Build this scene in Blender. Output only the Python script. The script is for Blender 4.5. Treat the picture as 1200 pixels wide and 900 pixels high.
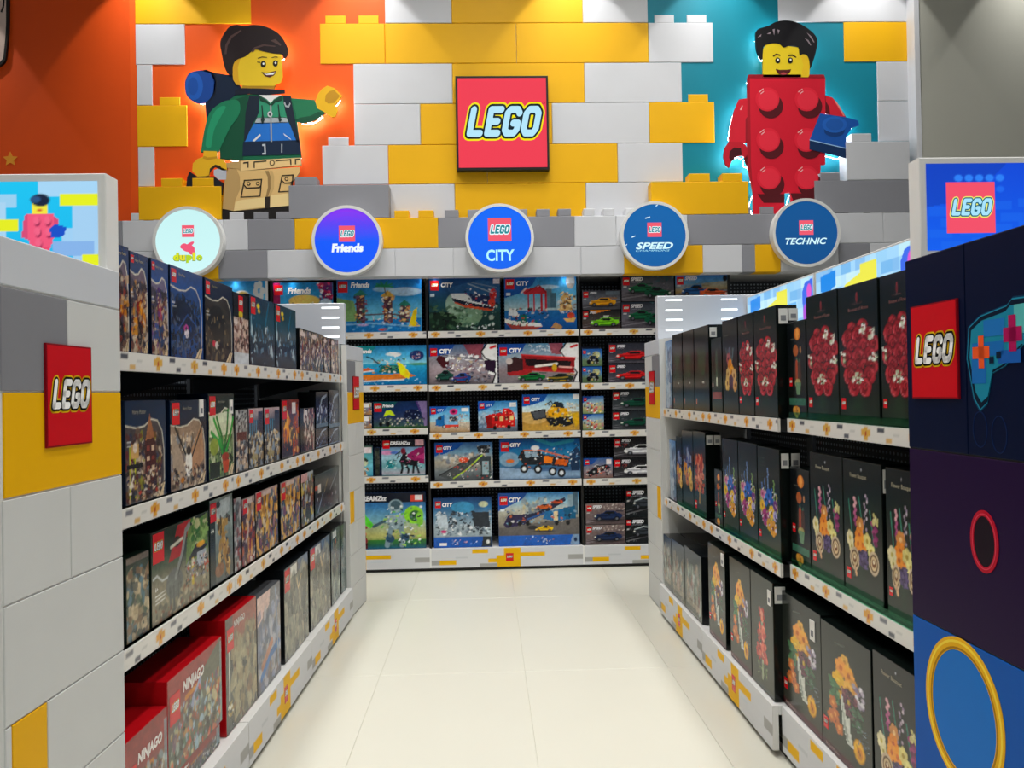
# Toy shop aisle: two shelf gondolas, a back shelf wall and a brick mural above it.
# World: x right, y away from the camera (back wall normal), z up, metres.
import bpy, math, random, zlib
import numpy as np
from mathutils import Matrix, Vector

for o in list(bpy.data.objects):
    bpy.data.objects.remove(o, do_unlink=True)
scene = bpy.context.scene
COL = scene.collection

# ------------------------------------------------------------------ camera
cam_data = bpy.data.cameras.new('camera')
cam_data.sensor_fit = 'HORIZONTAL'
cam_data.sensor_width = 36.0
cam_data.lens = 36.0 * 940.0 / 1200.0
cam_data.clip_start = 0.05
cam_data.clip_end = 60
cam = bpy.data.objects.new('camera', cam_data)
COL.objects.link(cam)
yaw, pitch, roll = math.atan(30 / 940.0), math.atan(9 / 940.0), math.radians(1.0)
fwd = Vector((math.sin(yaw) * math.cos(pitch), math.cos(yaw) * math.cos(pitch), math.sin(pitch)))
r0 = Vector((math.cos(yaw), -math.sin(yaw), 0)); u0 = r0.cross(fwd)
rgt = r0 * math.cos(roll) - u0 * math.sin(roll)
upv = u0 * math.cos(roll) + r0 * math.sin(roll)
cam.matrix_world = Matrix(((rgt.x, upv.x, -fwd.x, 0), (rgt.y, upv.y, -fwd.y, 0), (rgt.z, upv.z, -fwd.z, 1.2), (0, 0, 0, 1)))
scene.camera = cam

# ------------------------------------------------------------------ world, exposure
world = bpy.data.worlds.new('shop_surroundings')
scene.world = world
world.use_nodes = True
world.node_tree.nodes['Background'].inputs[0].default_value = (0.93, 0.96, 1.0, 1)
world.node_tree.nodes['Background'].inputs[1].default_value = 0.17
vs = scene.view_settings
vs.view_transform = 'Standard'; vs.look = 'None'; vs.exposure = 0.0; vs.gamma = 1.0; vs.use_curve_mapping = False

# ------------------------------------------------------------------ lamps of the shop ceiling
CEIL = 4.95
def area(name, loc, sx, sy, watts, col=(1, 0.985, 0.95), rot=(0, 0, 0)):
    d = bpy.data.lights.new(name, 'AREA'); d.shape = 'RECTANGLE'; d.size = sx; d.size_y = sy
    d.energy = watts; d.color = col; d.spread = 2.05
    o = bpy.data.objects.new(name, d); o.location = loc; o.rotation_euler = rot; COL.objects.link(o)
    return o
def spot(name, loc, target, watts, angle, blend, size=0.03, col=(1, 0.98, 0.94)):
    d = bpy.data.lights.new(name, 'SPOT'); d.energy = watts; d.spot_size = math.radians(angle); d.spot_blend = blend
    d.shadow_soft_size = size; d.color = col
    o = bpy.data.objects.new(name, d); o.location = loc
    o.rotation_euler = (Vector(target) - Vector(loc)).to_track_quat('-Z', 'Y').to_euler(); COL.objects.link(o)
    return o
LAMPS = [(-1.25, 0.3), (0.1, 0.3), (1.5, 0.3), (-1.25, 2.1), (0.1, 2.1), (1.5, 2.1), (-1.25, 3.9), (0.1, 3.9), (1.5, 3.9), (0.1, -1.8)]
for lx, ly in LAMPS:
    area('linear_lamp_light', (lx, ly, CEIL - 0.10), 0.24, 1.3, 25 if ly > 3 else 14.0)
WALLSPOTS = [-3.62, -2.22, -0.80, 0.62, 1.60, 2.62, 3.75]
for sx in WALLSPOTS:
    spot('wall_spot_light', (sx, 4.98, 4.46), (sx, 5.16, 3.2), 64 if sx > -3 else 90, 66, 0.10)

# ------------------------------------------------------------------ colour and materials
def lin(h):
    if not isinstance(h, str):
        return tuple(h)
    v = [int(h[i:i + 2], 16) / 255 for i in (0, 2, 4)]
    return tuple(c / 12.92 if c <= 0.04045 else ((c + 0.055) / 1.055) ** 2.4 for c in v)

MATS = {}
def mat(name, col=None, rough=0.5, metal=0.0, spec=0.5, attr=False, emit=0.0, grain=0.0, scale=40.0, bump=0.0, dim=0.0):
    if name in MATS:
        return MATS[name]
    m = bpy.data.materials.new(name); m.use_nodes = True
    nt = m.node_tree; b = nt.nodes['Principled BSDF']
    b.inputs['Roughness'].default_value = rough; b.inputs['Metallic'].default_value = metal
    b.inputs['Specular IOR Level'].default_value = spec
    src = None
    if attr:
        a = nt.nodes.new('ShaderNodeVertexColor'); a.layer_name = 'Col'; src = a.outputs['Color']
    else:
        b.inputs['Base Color'].default_value = (*lin(col), 1)
    if grain or bump:
        tc = nt.nodes.new('ShaderNodeTexCoord'); nz = nt.nodes.new('ShaderNodeTexNoise')
        nz.inputs['Scale'].default_value = scale; nz.inputs['Detail'].default_value = 4
        nt.links.new(tc.outputs['Object'], nz.inputs['Vector'])
        if grain:
            mr = nt.nodes.new('ShaderNodeMapRange')
            mr.inputs['To Min'].default_value = 1 - grain; mr.inputs['To Max'].default_value = 1 + grain
            nt.links.new(nz.outputs['Fac'], mr.inputs['Value'])
            mx = nt.nodes.new('ShaderNodeVectorMath'); mx.operation = 'SCALE'
            if src is not None: nt.links.new(src, mx.inputs[0])
            else: mx.inputs[0].default_value = lin(col)
            nt.links.new(mr.outputs[0], mx.inputs['Scale'])
            src = mx.outputs[0]
        if bump:
            bp = nt.nodes.new('ShaderNodeBump'); bp.inputs['Strength'].default_value = bump; bp.inputs['Distance'].default_value = 0.002
            nt.links.new(nz.outputs['Fac'], bp.inputs['Height']); nt.links.new(bp.outputs[0], b.inputs['Normal'])
    if src is not None and not dim:
        nt.links.new(src, b.inputs['Base Color'])
    elif dim:
        b.inputs['Base Color'].default_value = (dim, dim, dim, 1)   # a lit acrylic face: its colour comes from inside
    if emit:
        if src is not None: nt.links.new(src, b.inputs['Emission Color'])
        else: b.inputs['Emission Color'].default_value = (*lin(col), 1)
        b.inputs['Emission Strength'].default_value = emit
    MATS[name] = m
    return m
CARD = mat('printed_card', attr=True, rough=0.20, spec=0.34)
VINYL = mat('printed_vinyl', attr=True, rough=0.45, spec=0.08, grain=0.03, scale=9)
MURAL = mat('mural_vinyl', attr=True, rough=0.5, spec=0.3, grain=0.04, scale=5)
SIGN = mat('backlit_print', attr=True, rough=0.35, emit=1.0, spec=0.1, dim=0.012)
STRIPMAT = mat('backlit_strip', attr=True, rough=0.35, emit=1.05, spec=0.1, dim=0.012)
WHITE = mat('white_laminate', 'e9eae8', rough=0.38, grain=0.02, scale=6)
WHITEGLOSS = mat('white_gloss_acrylic', 'd6dbe4', rough=0.2, grain=0.01, scale=6)
RAILWHITE = mat('white_price_rail', 'dcdcd8', rough=0.45, grain=0.02, scale=20)
DARK = mat('charcoal_powder_coat', '14181d', rough=0.55, grain=0.1, scale=120)
GREYM = mat('grey_powder_coat', '5a6068', rough=0.5, grain=0.05, scale=120)
BLACK = mat('black_plastic', '0b0c0e', rough=0.4, grain=0.05, scale=60)
LAMPW = mat('lit_diffuser', 'fffaf0', emit=3.0, rough=0.4)
SLOT = mat('lit_vent_slot', 'f4fbff', emit=1.6, rough=0.4)
HALO = mat('halo_light_strip', 'ffffff', emit=12.0, rough=0.5)

# ------------------------------------------------------------------ mesh builder
class MB:
    """Collects polygons with a colour each; build() links them as ONE mesh object."""
    def __init__(s): s.v = []; s.f = []; s.c = []; s.m = []
    def face(s, pts, col='ffffff', mi=0):
        n = len(s.v); s.v.extend([tuple(p) for p in pts]); s.f.append(tuple(range(n, n + len(pts)))); s.c.append(lin(col)); s.m.append(mi)
    def box(s, x0, x1, y0, y1, z0, z1, col='ffffff', mi=0):
        n = len(s.v)
        s.v.extend([(x, y, z) for z in (z0, z1) for y in (y0, y1) for x in (x0, x1)])
        for q in ((0, 1, 5, 4), (2, 6, 7, 3), (0, 4, 6, 2), (1, 3, 7, 5), (0, 2, 3, 1), (4, 5, 7, 6)):
            s.f.append(tuple(n + i for i in q)); s.c.append(lin(col)); s.m.append(mi)
    def bevbox(s, x0, x1, y0, y1, z0, z1, b, col='ffffff', mi=0):
        """box whose front (-y) edges are chamfered by b"""
        n = len(s.v); c = lin(col)
        s.v.extend([(x0 + b, y0, z0 + b), (x1 - b, y0, z0 + b), (x1 - b, y0, z1 - b), (x0 + b, y0, z1 - b),
                    (x0, y0 + b, z0), (x1, y0 + b, z0), (x1, y0 + b, z1), (x0, y0 + b, z1),
                    (x0, y1, z0), (x1, y1, z0), (x1, y1, z1), (x0, y1, z1)])
        qs = [(0, 1, 2, 3)]
        for i in range(4):
            j = (i + 1) % 4
            qs.append((4 + i, 4 + j, j, i)); qs.append((8 + i, 8 + j, 4 + j, 4 + i))
        qs.append((11, 10, 9, 8))
        for q in qs: s.f.append(tuple(n + k for k in q)); s.c.append(c); s.m.append(mi)
    def prism(s, pts, y0, y1, col='ffffff', mi=0, side=None):
        """polygon in the xz plane (front at y0) given depth to y1"""
        a = sum(pts[i][0] * pts[(i + 1) % len(pts)][1] - pts[(i + 1) % len(pts)][0] * pts[i][1] for i in range(len(pts)))
        if a < 0: pts = pts[::-1]
        n = len(s.v); k = len(pts); c = lin(col); cs = lin(side) if side else c
        s.v.extend([(p[0], y0, p[1]) for p in pts]); s.v.extend([(p[0], y1, p[1]) for p in pts])
        s.f.append(tuple(range(n, n + k))); s.c.append(c); s.m.append(mi)
        s.f.append(tuple(range(n + 2 * k - 1, n + k - 1, -1))); s.c.append(cs); s.m.append(mi)
        for i in range(k):
            j = (i + 1) % k
            s.f.append((n + j, n + i, n + k + i, n + k + j)); s.c.append(cs); s.m.append(mi)
    def disc(s, cx, cz, rx, rz, y0, y1, col='ffffff', n=32, mi=0, rot=0.0):
        s.prism([(cx + rx * math.cos(t) * math.cos(rot) - rz * math.sin(t) * math.sin(rot), cz + rx * math.cos(t) * math.sin(rot) + rz * math.sin(t) * math.cos(rot))
                 for t in (2 * math.pi * i / n for i in range(n))], y0, y1, col, mi)
    def ring(s, cx, cz, rx, rz, w, y0, y1, col='ffffff', n=40, mi=0):
        c = lin(col); b = len(s.v)
        for i in range(n):
            t = 2 * math.pi * i / n; ct, st = math.cos(t), math.sin(t)
            s.v.extend([(cx + rx * ct, y0, cz + rz * st), (cx + (rx - w) * ct, y0, cz + (rz - w) * st),
                        (cx + rx * ct, y1, cz + rz * st), (cx + (rx - w) * ct, y1, cz + (rz - w) * st)])
        for i in range(n):
            p = b + 4 * i; q = b + 4 * ((i + 1) % n)
            for f in ((p, p + 1, q + 1, q), (p, q, q + 2, p + 2), (p + 1, p + 3, q + 3, q + 1), (p + 2, q + 2, q + 3, p + 3)):
                s.f.append(f); s.c.append(c); s.m.append(mi)
    def line(s, pts, w, y, col, mi=0):
        for (a, b), (c, d) in zip(pts, pts[1:]):
            L = math.hypot(c - a, d - b) or 1; nx, nz = -(d - b) / L * w / 2, (c - a) / L * w / 2
            q = [(a + nx, y, b + nz), (a - nx, y, b - nz), (c - nx, y, d - nz), (c + nx, y, d + nz)]
            s.face(q[::1], col, mi)
    def mesh(s, name, mats):
        me = bpy.data.meshes.new(name); me.from_pydata(s.v, [], s.f)
        for m in (mats if isinstance(mats, (list, tuple)) else [mats]): me.materials.append(m)
        if s.f:
            me.polygons.foreach_set('material_index', s.m)
            ca = me.color_attributes.new('Col', 'FLOAT_COLOR', 'CORNER')
            arr = np.ones((len(me.loops), 4), dtype=np.float32)
            arr[:, :3] = np.repeat(np.array(s.c, dtype=np.float32), [len(f) for f in s.f], axis=0)
            ca.data.foreach_set('color', arr.ravel())
        me.update()
        return me
    def build(s, name, mats, parent=None):
        return link(name, s.mesh(name, mats), parent)

def link(name, data, parent=None, loc=None, rz=0.0):
    o = bpy.data.objects.new(name, data); COL.objects.link(o)
    if parent is not None: o.parent = parent
    if loc is not None: o.location = loc
    if rz: o.rotation_euler = (0, 0, rz)
    return o
def tag(o, label=None, cat=None, group=None, kind=None):
    if label: o['label'] = label
    if cat: o['category'] = cat
    if group: o['group'] = group
    if kind: o['kind'] = kind
    return o
def empty(name, loc=(0, 0, 0), rz=0.0):
    return link(name, None, None, loc, rz)

# ------------------------------------------------------------------ lettering
TXT = {}
def text_mesh(word, offset=0.0, shear=0.0, mats=None, key=None):
    """lettering as a flat mesh, lower left corner at the origin, cap height about 0.7; x, z plane"""
    k = (word, offset, shear)
    if k in TXT: return TXT[k]
    cu = bpy.data.curves.new('lettering', 'FONT'); cu.body = word; cu.offset = offset; cu.shear = shear
    cu.resolution_u = 3; cu.space_character = 1.14 if word == 'LEGO' else 1.0; cu.fill_mode = 'FRONT'
    o = bpy.data.objects.new('lettering', cu); COL.objects.link(o)
    dg = bpy.context.evaluated_depsgraph_get(); dg.update()
    ev = o.evaluated_get(dg); me = ev.to_mesh()
    v = np.array([p.co[:] for p in me.vertices]) if len(me.vertices) else np.zeros((0, 3))
    f = [tuple(p.vertices) for p in me.polygons]
    ev.to_mesh_clear(); bpy.data.objects.remove(o); bpy.data.curves.remove(cu)
    w0, w1 = (v[:, 0].min(), v[:, 0].max()) if len(v) else (0, 1)
    h0, h1 = (v[:, 1].min(), v[:, 1].max()) if len(v) else (0, 1)
    TXT[k] = (v, f, w0, w1, h0, h1)
    return TXT[k]
def put_text(mb, word, x, z, w, h, y, col, offset=0.0, shear=0.0, mi=0, ref=None):
    """write word into mb, filling the box (x, z, w, h) measured on the un-thickened letters"""
    v, f, w0, w1, h0, h1 = text_mesh(word, offset, shear)
    if ref is not None:
        _, _, w0, w1, h0, h1 = text_mesh(word, ref, shear)
    sx, sz = w / (w1 - w0), h / (h1 - h0); n = len(mb.v)
    mb.v.extend([(x + (p[0] - w0) * sx, y, z + (p[1] - h0) * sz) for p in v])
    c = lin(col)
    for q in f:
        a = [mb.v[n + i] for i in q]
        ar = sum(a[i][0] * a[(i + 1) % len(a)][2] - a[(i + 1) % len(a)][0] * a[i][2] for i in range(len(a)))
        q = q if ar > 0 else q[::-1]
        mb.f.append(tuple(n + i for i in q)); mb.c.append(c); mb.m.append(mi)
def logo(mb, x, z, w, h, y, step=0.0005, red='d3101c', white='ffffff', black='0c0c0e', yellow='f3c514', square=True, lw=0.80, lh=0.33, lz=0.40, mi=0):
    """red square with the bulging slanted four letters, outlined black then yellow"""
    if square: mb.face([(x, y, z), (x + w, y, z), (x + w, y, z + h), (x, y, z + h)], red, mi)
    sx, sz = w * lw / 4.05, h * lh / 1.62            # the letter row is 4.05 x 1.62 stroke units, outline included
    ox, oz = x + w * (1 - lw) / 2 + 0.40 * sx, z + h * lz + 0.31 * sz
    for k, (half, col) in enumerate(((.31, yellow), (.235, black), (.145, white))):
        for pts in LETTERS:
            for (x0, z0), (x1, z1) in zip(pts, pts[1:]):
                L = math.hypot(x1 - x0, z1 - z0); a0 = math.atan2(z1 - z0, x1 - x0); q = []
                for i in range(7):
                    t = a0 + math.pi / 2 + math.pi * i / 6; q.append((x0 + half * math.cos(t), z0 + half * math.sin(t)))
                for i in range(7):
                    t = a0 - math.pi / 2 + math.pi * i / 6; q.append((x1 + half * math.cos(t), z1 + half * math.sin(t)))
                mb.face([(ox + (u + 0.24 * v) * sx, y - (k + 1) * step, oz + v * sz) for u, v in q], col, mi)
LETTERS = []
for dx, strokes in ((0.0, [[(0, 1), (0, 0), (.50, 0)]]),
                    (0.86, [[(.5, 1), (0, 1), (0, 0), (.5, 0)], [(0, .5), (.40, .5)]]),
                    (1.70, [[(.58, .84), (.46, 1), (.12, 1), (0, .85), (0, .15), (.12, 0), (.46, 0), (.58, .15), (.58, .42), (.36, .42)]]),
                    (2.62, [[(0, .18), (.13, 0), (.47, 0), (.60, .18), (.60, .82), (.47, 1), (.13, 1), (0, .82), (0, .18)]])):
    for st in strokes: LETTERS.append([(u + dx, v) for u, v in st])
LOGO_ME = {}
def logo_mesh(key='card', step=0.004, m=None):
    if key not in LOGO_ME:
        b = MB(); logo(b, 0, 0, 1, 1, 0, step); LOGO_ME[key] = b.mesh('logo', m or CARD)
    return LOGO_ME[key]

# ------------------------------------------------------------------ flat print, painted cell by cell into a mesh
class Canvas:
    """x 0..1 to the right, y 0..1 downwards; k = width / height keeps shapes round"""
    def __init__(s, nx, ny, k, seed):
        s.nx, s.ny, s.k = nx, ny, k
        s.X, s.Y = np.meshgrid(np.linspace(0, 1, nx + 1), np.linspace(0, 1, ny + 1))
        s.a = np.zeros((ny + 1, nx + 1, 3)); s.rng = random.Random(seed); s.np = np.random.RandomState(seed % 99991)
    def put(s, m, col, al=1.0):
        c = np.array(lin(col)); m = (m * al)[..., None]
        s.a = s.a * (1 - m) + c * m
    def g(s, *cols, y0=0.0, y1=1.0):
        t = np.clip((s.Y - y0) / max(y1 - y0, 1e-6), 0, 1) * (len(cols) - 1); m = (s.Y >= y0) & (s.Y <= y1)
        C = np.array([lin(c) for c in cols]); i = np.clip(t.astype(int), 0, len(cols) - 2); f = (t - i)[..., None]
        v = C[i] * (1 - f) + C[i + 1] * f
        s.a[m] = v[m]
        return s
    def r(s, x0, y0, x1, y1, col, al=1.0):
        s.put(((s.X >= x0) & (s.X <= x1) & (s.Y >= y0) & (s.Y <= y1)).astype(float), col, al); return s
    def e(s, cx, cy, rx, ry, col, al=1.0, rot=0.0):
        dx = (s.X - cx) * s.k; dy = s.Y - cy; rx = rx * s.k
        if rot: dx, dy = dx * math.cos(rot) + dy * math.sin(rot), -dx * math.sin(rot) + dy * math.cos(rot)
        q = np.sqrt((dx / rx) ** 2 + (dy / ry) ** 2)
        s.put(np.clip((1 - q) * min(rx, ry) * s.ny + 0.5, 0, 1), col, al); return s
    def p(s, pts, col, al=1.0):
        m = np.zeros_like(s.X, dtype=bool); n = len(pts)
        for i in range(n):
            (xa, ya), (xb, yb) = pts[i], pts[(i + 1) % n]
            if ya == yb: continue
            m ^= ((s.Y >= min(ya, yb)) & (s.Y < max(ya, yb)) & (s.X < xa + (s.Y - ya) / (yb - ya) * (xb - xa)))
        s.put(m.astype(float), col, al); return s
    def l(s, pts, w, col, al=1.0):
        m = np.zeros_like(s.X)
        for (xa, ya), (xb, yb) in zip(pts, pts[1:]):
            ax, bx = xa * s.k, xb * s.k; px = s.X * s.k
            L2 = (bx - ax) ** 2 + (yb - ya) ** 2 or 1e-9
            t = np.clip(((px - ax) * (bx - ax) + (s.Y - ya) * (yb - ya)) / L2, 0, 1)
            d = np.hypot(px - ax - t * (bx - ax), s.Y - ya - t * (yb - ya))
            m = np.maximum(m, np.clip((w / 2 - d) * s.ny + 0.5, 0, 1))
        s.put(m, col, al); return s
    def b(s, n, x0, y0, x1, y1, cols, lo=0.015, hi=0.05, al=0.9, tall=1.0):
        """n small patches of the given colours: the busy detail of a photographed model"""
        R = s.rng; n = int(n * 1.7); lo *= .62; hi *= .82
        for _ in range(n):
            c = R.choice(cols); x = R.uniform(x0, x1); y = R.uniform(y0, y1); q = R.uniform(lo, hi)
            if R.random() < 0.5: s.e(x, y, q / s.k * R.uniform(.6, 1.3), q * tall * R.uniform(.5, 1.2), c, al, R.uniform(-.8, .8))
            else:
                t = R.uniform(-.9, .9); ux, uy = math.cos(t) * q * R.uniform(.6, 1.6) / s.k, math.sin(t) * q
                vx, vy = -math.sin(t) * q * .5 / s.k, math.cos(t) * q * .5 * tall
                s.p([(x - ux - vx, y - uy - vy), (x + ux - vx, y + uy - vy), (x + ux + vx, y + uy + vy), (x - ux + vx, y - uy + vy)], c, al)
        return s
    def n(s, amt=0.2, cell=6):
        h, w = s.X.shape; q = s.np.rand(h // cell + 2, w // cell + 2)
        yy = np.linspace(0, q.shape[0] - 1.001, h); xx = np.linspace(0, q.shape[1] - 1.001, w)
        yi, xi = yy.astype(int), xx.astype(int); fy, fx = (yy - yi)[:, None], (xx - xi)[None, :]
        v = (q[yi][:, xi] * (1 - fy) * (1 - fx) + q[yi + 1][:, xi] * fy * (1 - fx) + q[yi][:, xi + 1] * (1 - fy) * fx + q[yi + 1][:, xi + 1] * fy * fx)
        s.a *= (1 - amt + 2 * amt * v)[..., None]; return s
    def fl(s, x, y, r, col, mid='f0c040', pet=6, edge=None):
        R = s.rng; a0 = R.uniform(0, 6.28)
        for i in range(pet):
            t = a0 + i * 6.283 / pet
            if edge: s.e(x + math.cos(t) * r * .62 / s.k, y + math.sin(t) * r * .62, r * .52 / s.k, r * .52, edge, 1)
            s.e(x + math.cos(t) * r * .6 / s.k, y + math.sin(t) * r * .6, r * .42 / s.k, r * .42, col, 1)
        s.e(x, y, r * .3 / s.k, r * .3, mid); return s
    def build(s, name, w, h, y=0.0, x0=0.0, z0=0.0, m=None):
        nx, ny = s.nx, s.ny
        vs_ = np.stack([x0 + s.X * w, np.full_like(s.X, y), z0 + (1 - s.Y) * h], -1).reshape(-1, 3).astype(np.float32)
        i = (np.arange(ny)[:, None] * (nx + 1) + np.arange(nx)[None, :]).reshape(-1)
        quads = np.stack([i + nx + 1, i + nx + 2, i + 1, i], -1).astype(np.int32)
        me = bpy.data.meshes.new(name); nq = len(quads)
        me.vertices.add(len(vs_)); me.vertices.foreach_set('co', vs_.ravel())
        me.loops.add(nq * 4); me.loops.foreach_set('vertex_index', quads.ravel())
        me.polygons.add(nq); me.polygons.foreach_set('loop_start', np.arange(0, nq * 4, 4, dtype=np.int32))
        me.update(calc_edges=True)
        ca = me.color_attributes.new('Col', 'FLOAT_COLOR', 'POINT')
        arr = np.ones((len(vs_), 4), dtype=np.float32); arr[:, :3] = np.clip(s.a.reshape(-1, 3), 0, 1)
        ca.data.foreach_set('color', arr.ravel()); me.materials.append(m or CARD)
        return me

# ------------------------------------------------------------------ pictures printed on the cartons
TITLE = {}   # art -> list of (word, x, y(top-down centre), height, colour, shear, fatness) and logo spot
LOGOAT = {}
ART = {}
def art(*names, title=(), logo_at=None):
    def deco(fn):
        for q in names:
            ART[q] = fn; TITLE[q] = title; LOGOAT[q] = logo_at
        return fn
    return deco
WZ = ['3a2a2a', '6b5548', '8a7768', '20222c', 'b79a78', '4a4250', '2a3550', 'c9b8a0', '5c2a28']
ARMY = ['2a2c30', '55565a', '8a7a60', 'b59a68', '3a4658', '6f4f38', 'a8a498', '1a1c20']
PIC = ['c9c4b8', '8a8f98', '3c4450', 'a0522d', 'c9a24a', '5d7a8c', '1e2228']

def wiz(c, top, glow, inner, pal, fig, peak):
    c.g(top, glow, top)
    pts = [(.0, peak + .02), (.25, peak + .05), (.45, peak + .035), (.62, peak - .03), (.78, peak - .01), (.9, peak + .1), (.95, .3 + peak), (.95, .82), (.9, .99)]
    c.p(pts + [(0, 1.0), (0, peak)], inner)
    c.l(pts, .014, 'd8d2c0')
    c.b(150, .02, peak + .12, .88, .98, pal, .02, .06, .75, 1.6)
    for (x, y, rx, ry, col) in fig: c.e(x, y, rx, ry, col, .95)
    c.b(40, .15, peak + .15, .8, .9, pal, .012, .035, .8, 2)
    c.p([(.72, 1), (.86, .88), (.97, .86), (.9, 1)], 'd8c4a0'); c.l([(.8, .99), (.95, .85)], .012, '6a4a30')
    c.l([(.04, .40), (.12, .40)], .012, 'd0d0d0'); c.l([(.04, .44), (.16, .44)], .012, 'b0b0b0')
TH = [('Harry Potter', .24, .08, .035, 'b8a878', .2, 0.0)]
@art('wizflyA', 'wizflyB', title=TH, logo_at=(.03, .035, .17))
def _(c):
    wiz(c, '0c2f5c', '16467e', '6a5a68', WZ + ['8c2418', 'c98a20'], [(.45, .42, .1, .14, '3a2030'), (.5, .58, .16, .17, '7c1d16'), (.55, .56, .09, .08, 'd08a1c'), (.75, .66, .1, .08, 'c07a20'), (.5, .8, .12, .12, '20242e')], .17)
@art('wizflyA2', title=TH, logo_at=(.03, .035, .17))
def _(c):
    wiz(c, '0d3a72', '1a55a0', '6f6680', WZ + ['6a3a7a', '30508a'], [(.42, .38, .13, .1, '4a2a6a'), (.48, .55, .14, .15, '7a3048'), (.5, .6, .07, .12, 'b04a60'), (.55, .8, .16, .12, '22406a')], .2)
@art('beastA', title=TH, logo_at=(.03, .035, .14))
def _(c):
    wiz(c, '0e3f78', '1b5ba8', '274a80', ['16283e', '0f1c2e', '2b4c7c', '304058', '1a2c4a', '5a6478'], [(.35, .5, .3, .14, '152438'), (.5, .6, .25, .2, '1b2f50'), (.45, .66, .07, .045, 'b04a90'), (.47, .72, .07, .05, 'd8d0d8')], .2)
    c.l([(.1, .55), (.3, .42), (.5, .6), (.7, .4)], .02, '0c1624'); c.l([(.2, .7), (.5, .5), (.8, .62)], .016, '3c5a90')
@art('beastB', title=TH, logo_at=(.03, .035, .14))
def _(c):
    wiz(c, '0b1f36', '12304e', '3a342e', ['16181a', '2a2620', '0f1214', '5a4a38', '44403a', '7a6a50'], [(.4, .5, .3, .2, '1c1a18'), (.5, .7, .2, .15, '26221c'), (.3, .78, .06, .04, 'c03048'), (.4, .8, .07, .05, 'd8d0c8')], .2)
    c.l([(.1, .5), (.3, .4), (.5, .6), (.75, .42)], .02, '0c0c0c')
@art('batblack', logo_at=(.32, .03, .3))
def _(c):
    c.g('0a0c10', '101216'); c.e(.47, .29, .13, .075, 'd8c020')
    c.r(.0, .34, 1, 1, 'b09a90'); c.b(90, .02, .36, .98, .82, ['7a5048', 'c9b0a0', '40302c', '90706a', 'e0d0c8', '5a2a28'], .02, .06, .85, 1.4); c.r(0, .84, 1, 1, 'c8ccd0')
@art('batteal', 'batteal2', logo_at=(.05, .03, .17))
def _(c):
    c.g('0f3a50', '154f68', '0c2c40', '081c2a'); c.e(.33, .13, .06, .035, 'd8c020'); c.e(.36, .2, .05, .03, 'c8a020')
    c.l([(.75, .05), (.6, .4), (.7, .7)], .05, '2a86a8', .35); c.l([(.15, .9), (.5, .5), (.9, .8)], .06, '30404c', .9)
    c.b(70, .05, .4, .95, .98, ['0a1420', '3a5a70', '6a8aa0', '1c3040', 'b8c8d0', '102a3c', '28607c'], .02, .07, .75, 1.8)
    c.l([(.06, .3), (.06, .55)], .035, '9ab8c4', .6)
@art('heroA', 'heroB', 'heroC', 'heroC2')
def _(c):
    c.g('40302e', '8a7060', '70605c'); c.b(130, 0, .05, 1, .98, ['a89080', '5a4038', 'c9b49a', '8a3a30', '3a4a70', '2a2220', 'd8ccc0', '6a6a80'], .03, .08, .8, 2.2)
    c.e(.25, .12, .2, .06, 'd8c8c4'); c.r(0, 0, 1, .03, '1a1618')
@art('wizhouse', title=[('Harry Potter', .16, .12, .055, '9a9484', .2, 0.0)])
def _(c):
    wiz(c, '0d2a46', '153a5c', '4a4448', WZ + ['8a8a20', '6a2428'], [], .22)
    c.p([(.45, .95), (.45, .42), (.57, .2), (.72, .42), (.76, .95)], '4c2426'); c.p([(.47, .4), (.58, .13), (.7, .38)], 'a06a48')
    for i in range(5):
        for j in range(2): c.r(.5 + j * .12, .46 + i * .1, .57 + j * .12, .51 + i * .1, 'c9b098' if (i + j) % 2 else '7a3a34')
    for x in (.08, .2): c.r(x, .45, x + .035, .95, 'b0b030')
    c.r(.12, .42, .3, .56, 'c09a60'); c.e(.22, .46, .05, .05, 'd8c8b8'); c.r(.02, .62, .4, .66, '1a1c20')
    c.b(70, .05, .7, .85, .98, WZ + ['d8d0c0', 'b04030'], .015, .04, .9)
@art('wizowl', title=[('Harry Potter', .32, .1, .05, '9a9484', .2, 0.0)], logo_at=(.04, .03, .2))
def _(c):
    wiz(c, '0c2038', '122c48', '96806e', ['b8a088', '78685a', 'd8c8b0', '4a4038', '8a9098'], [], .25)
    c.p([(.02, .3), (.3, .62), (.42, .9), (.05, .75)], 'a89684'); c.p([(.5, .62), (.86, .28), (.92, .7), (.6, .9)], 'b08868')
    c.l([(.12, .3), (.4, .62), (.48, .72)], .035, '24282a'); c.l([(.9, .27), (.6, .62), (.5, .72)], .03, '2c2a28')
    c.e(.48, .72, .09, .16, 'e8e4dc'); c.e(.48, .58, .07, .05, '40382e'); c.b(40, .05, .75, .9, .97, WZ + ['2a2a28'], .015, .04)
    c.e(.3, .9, .05, .03, 'c07a20')
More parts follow.
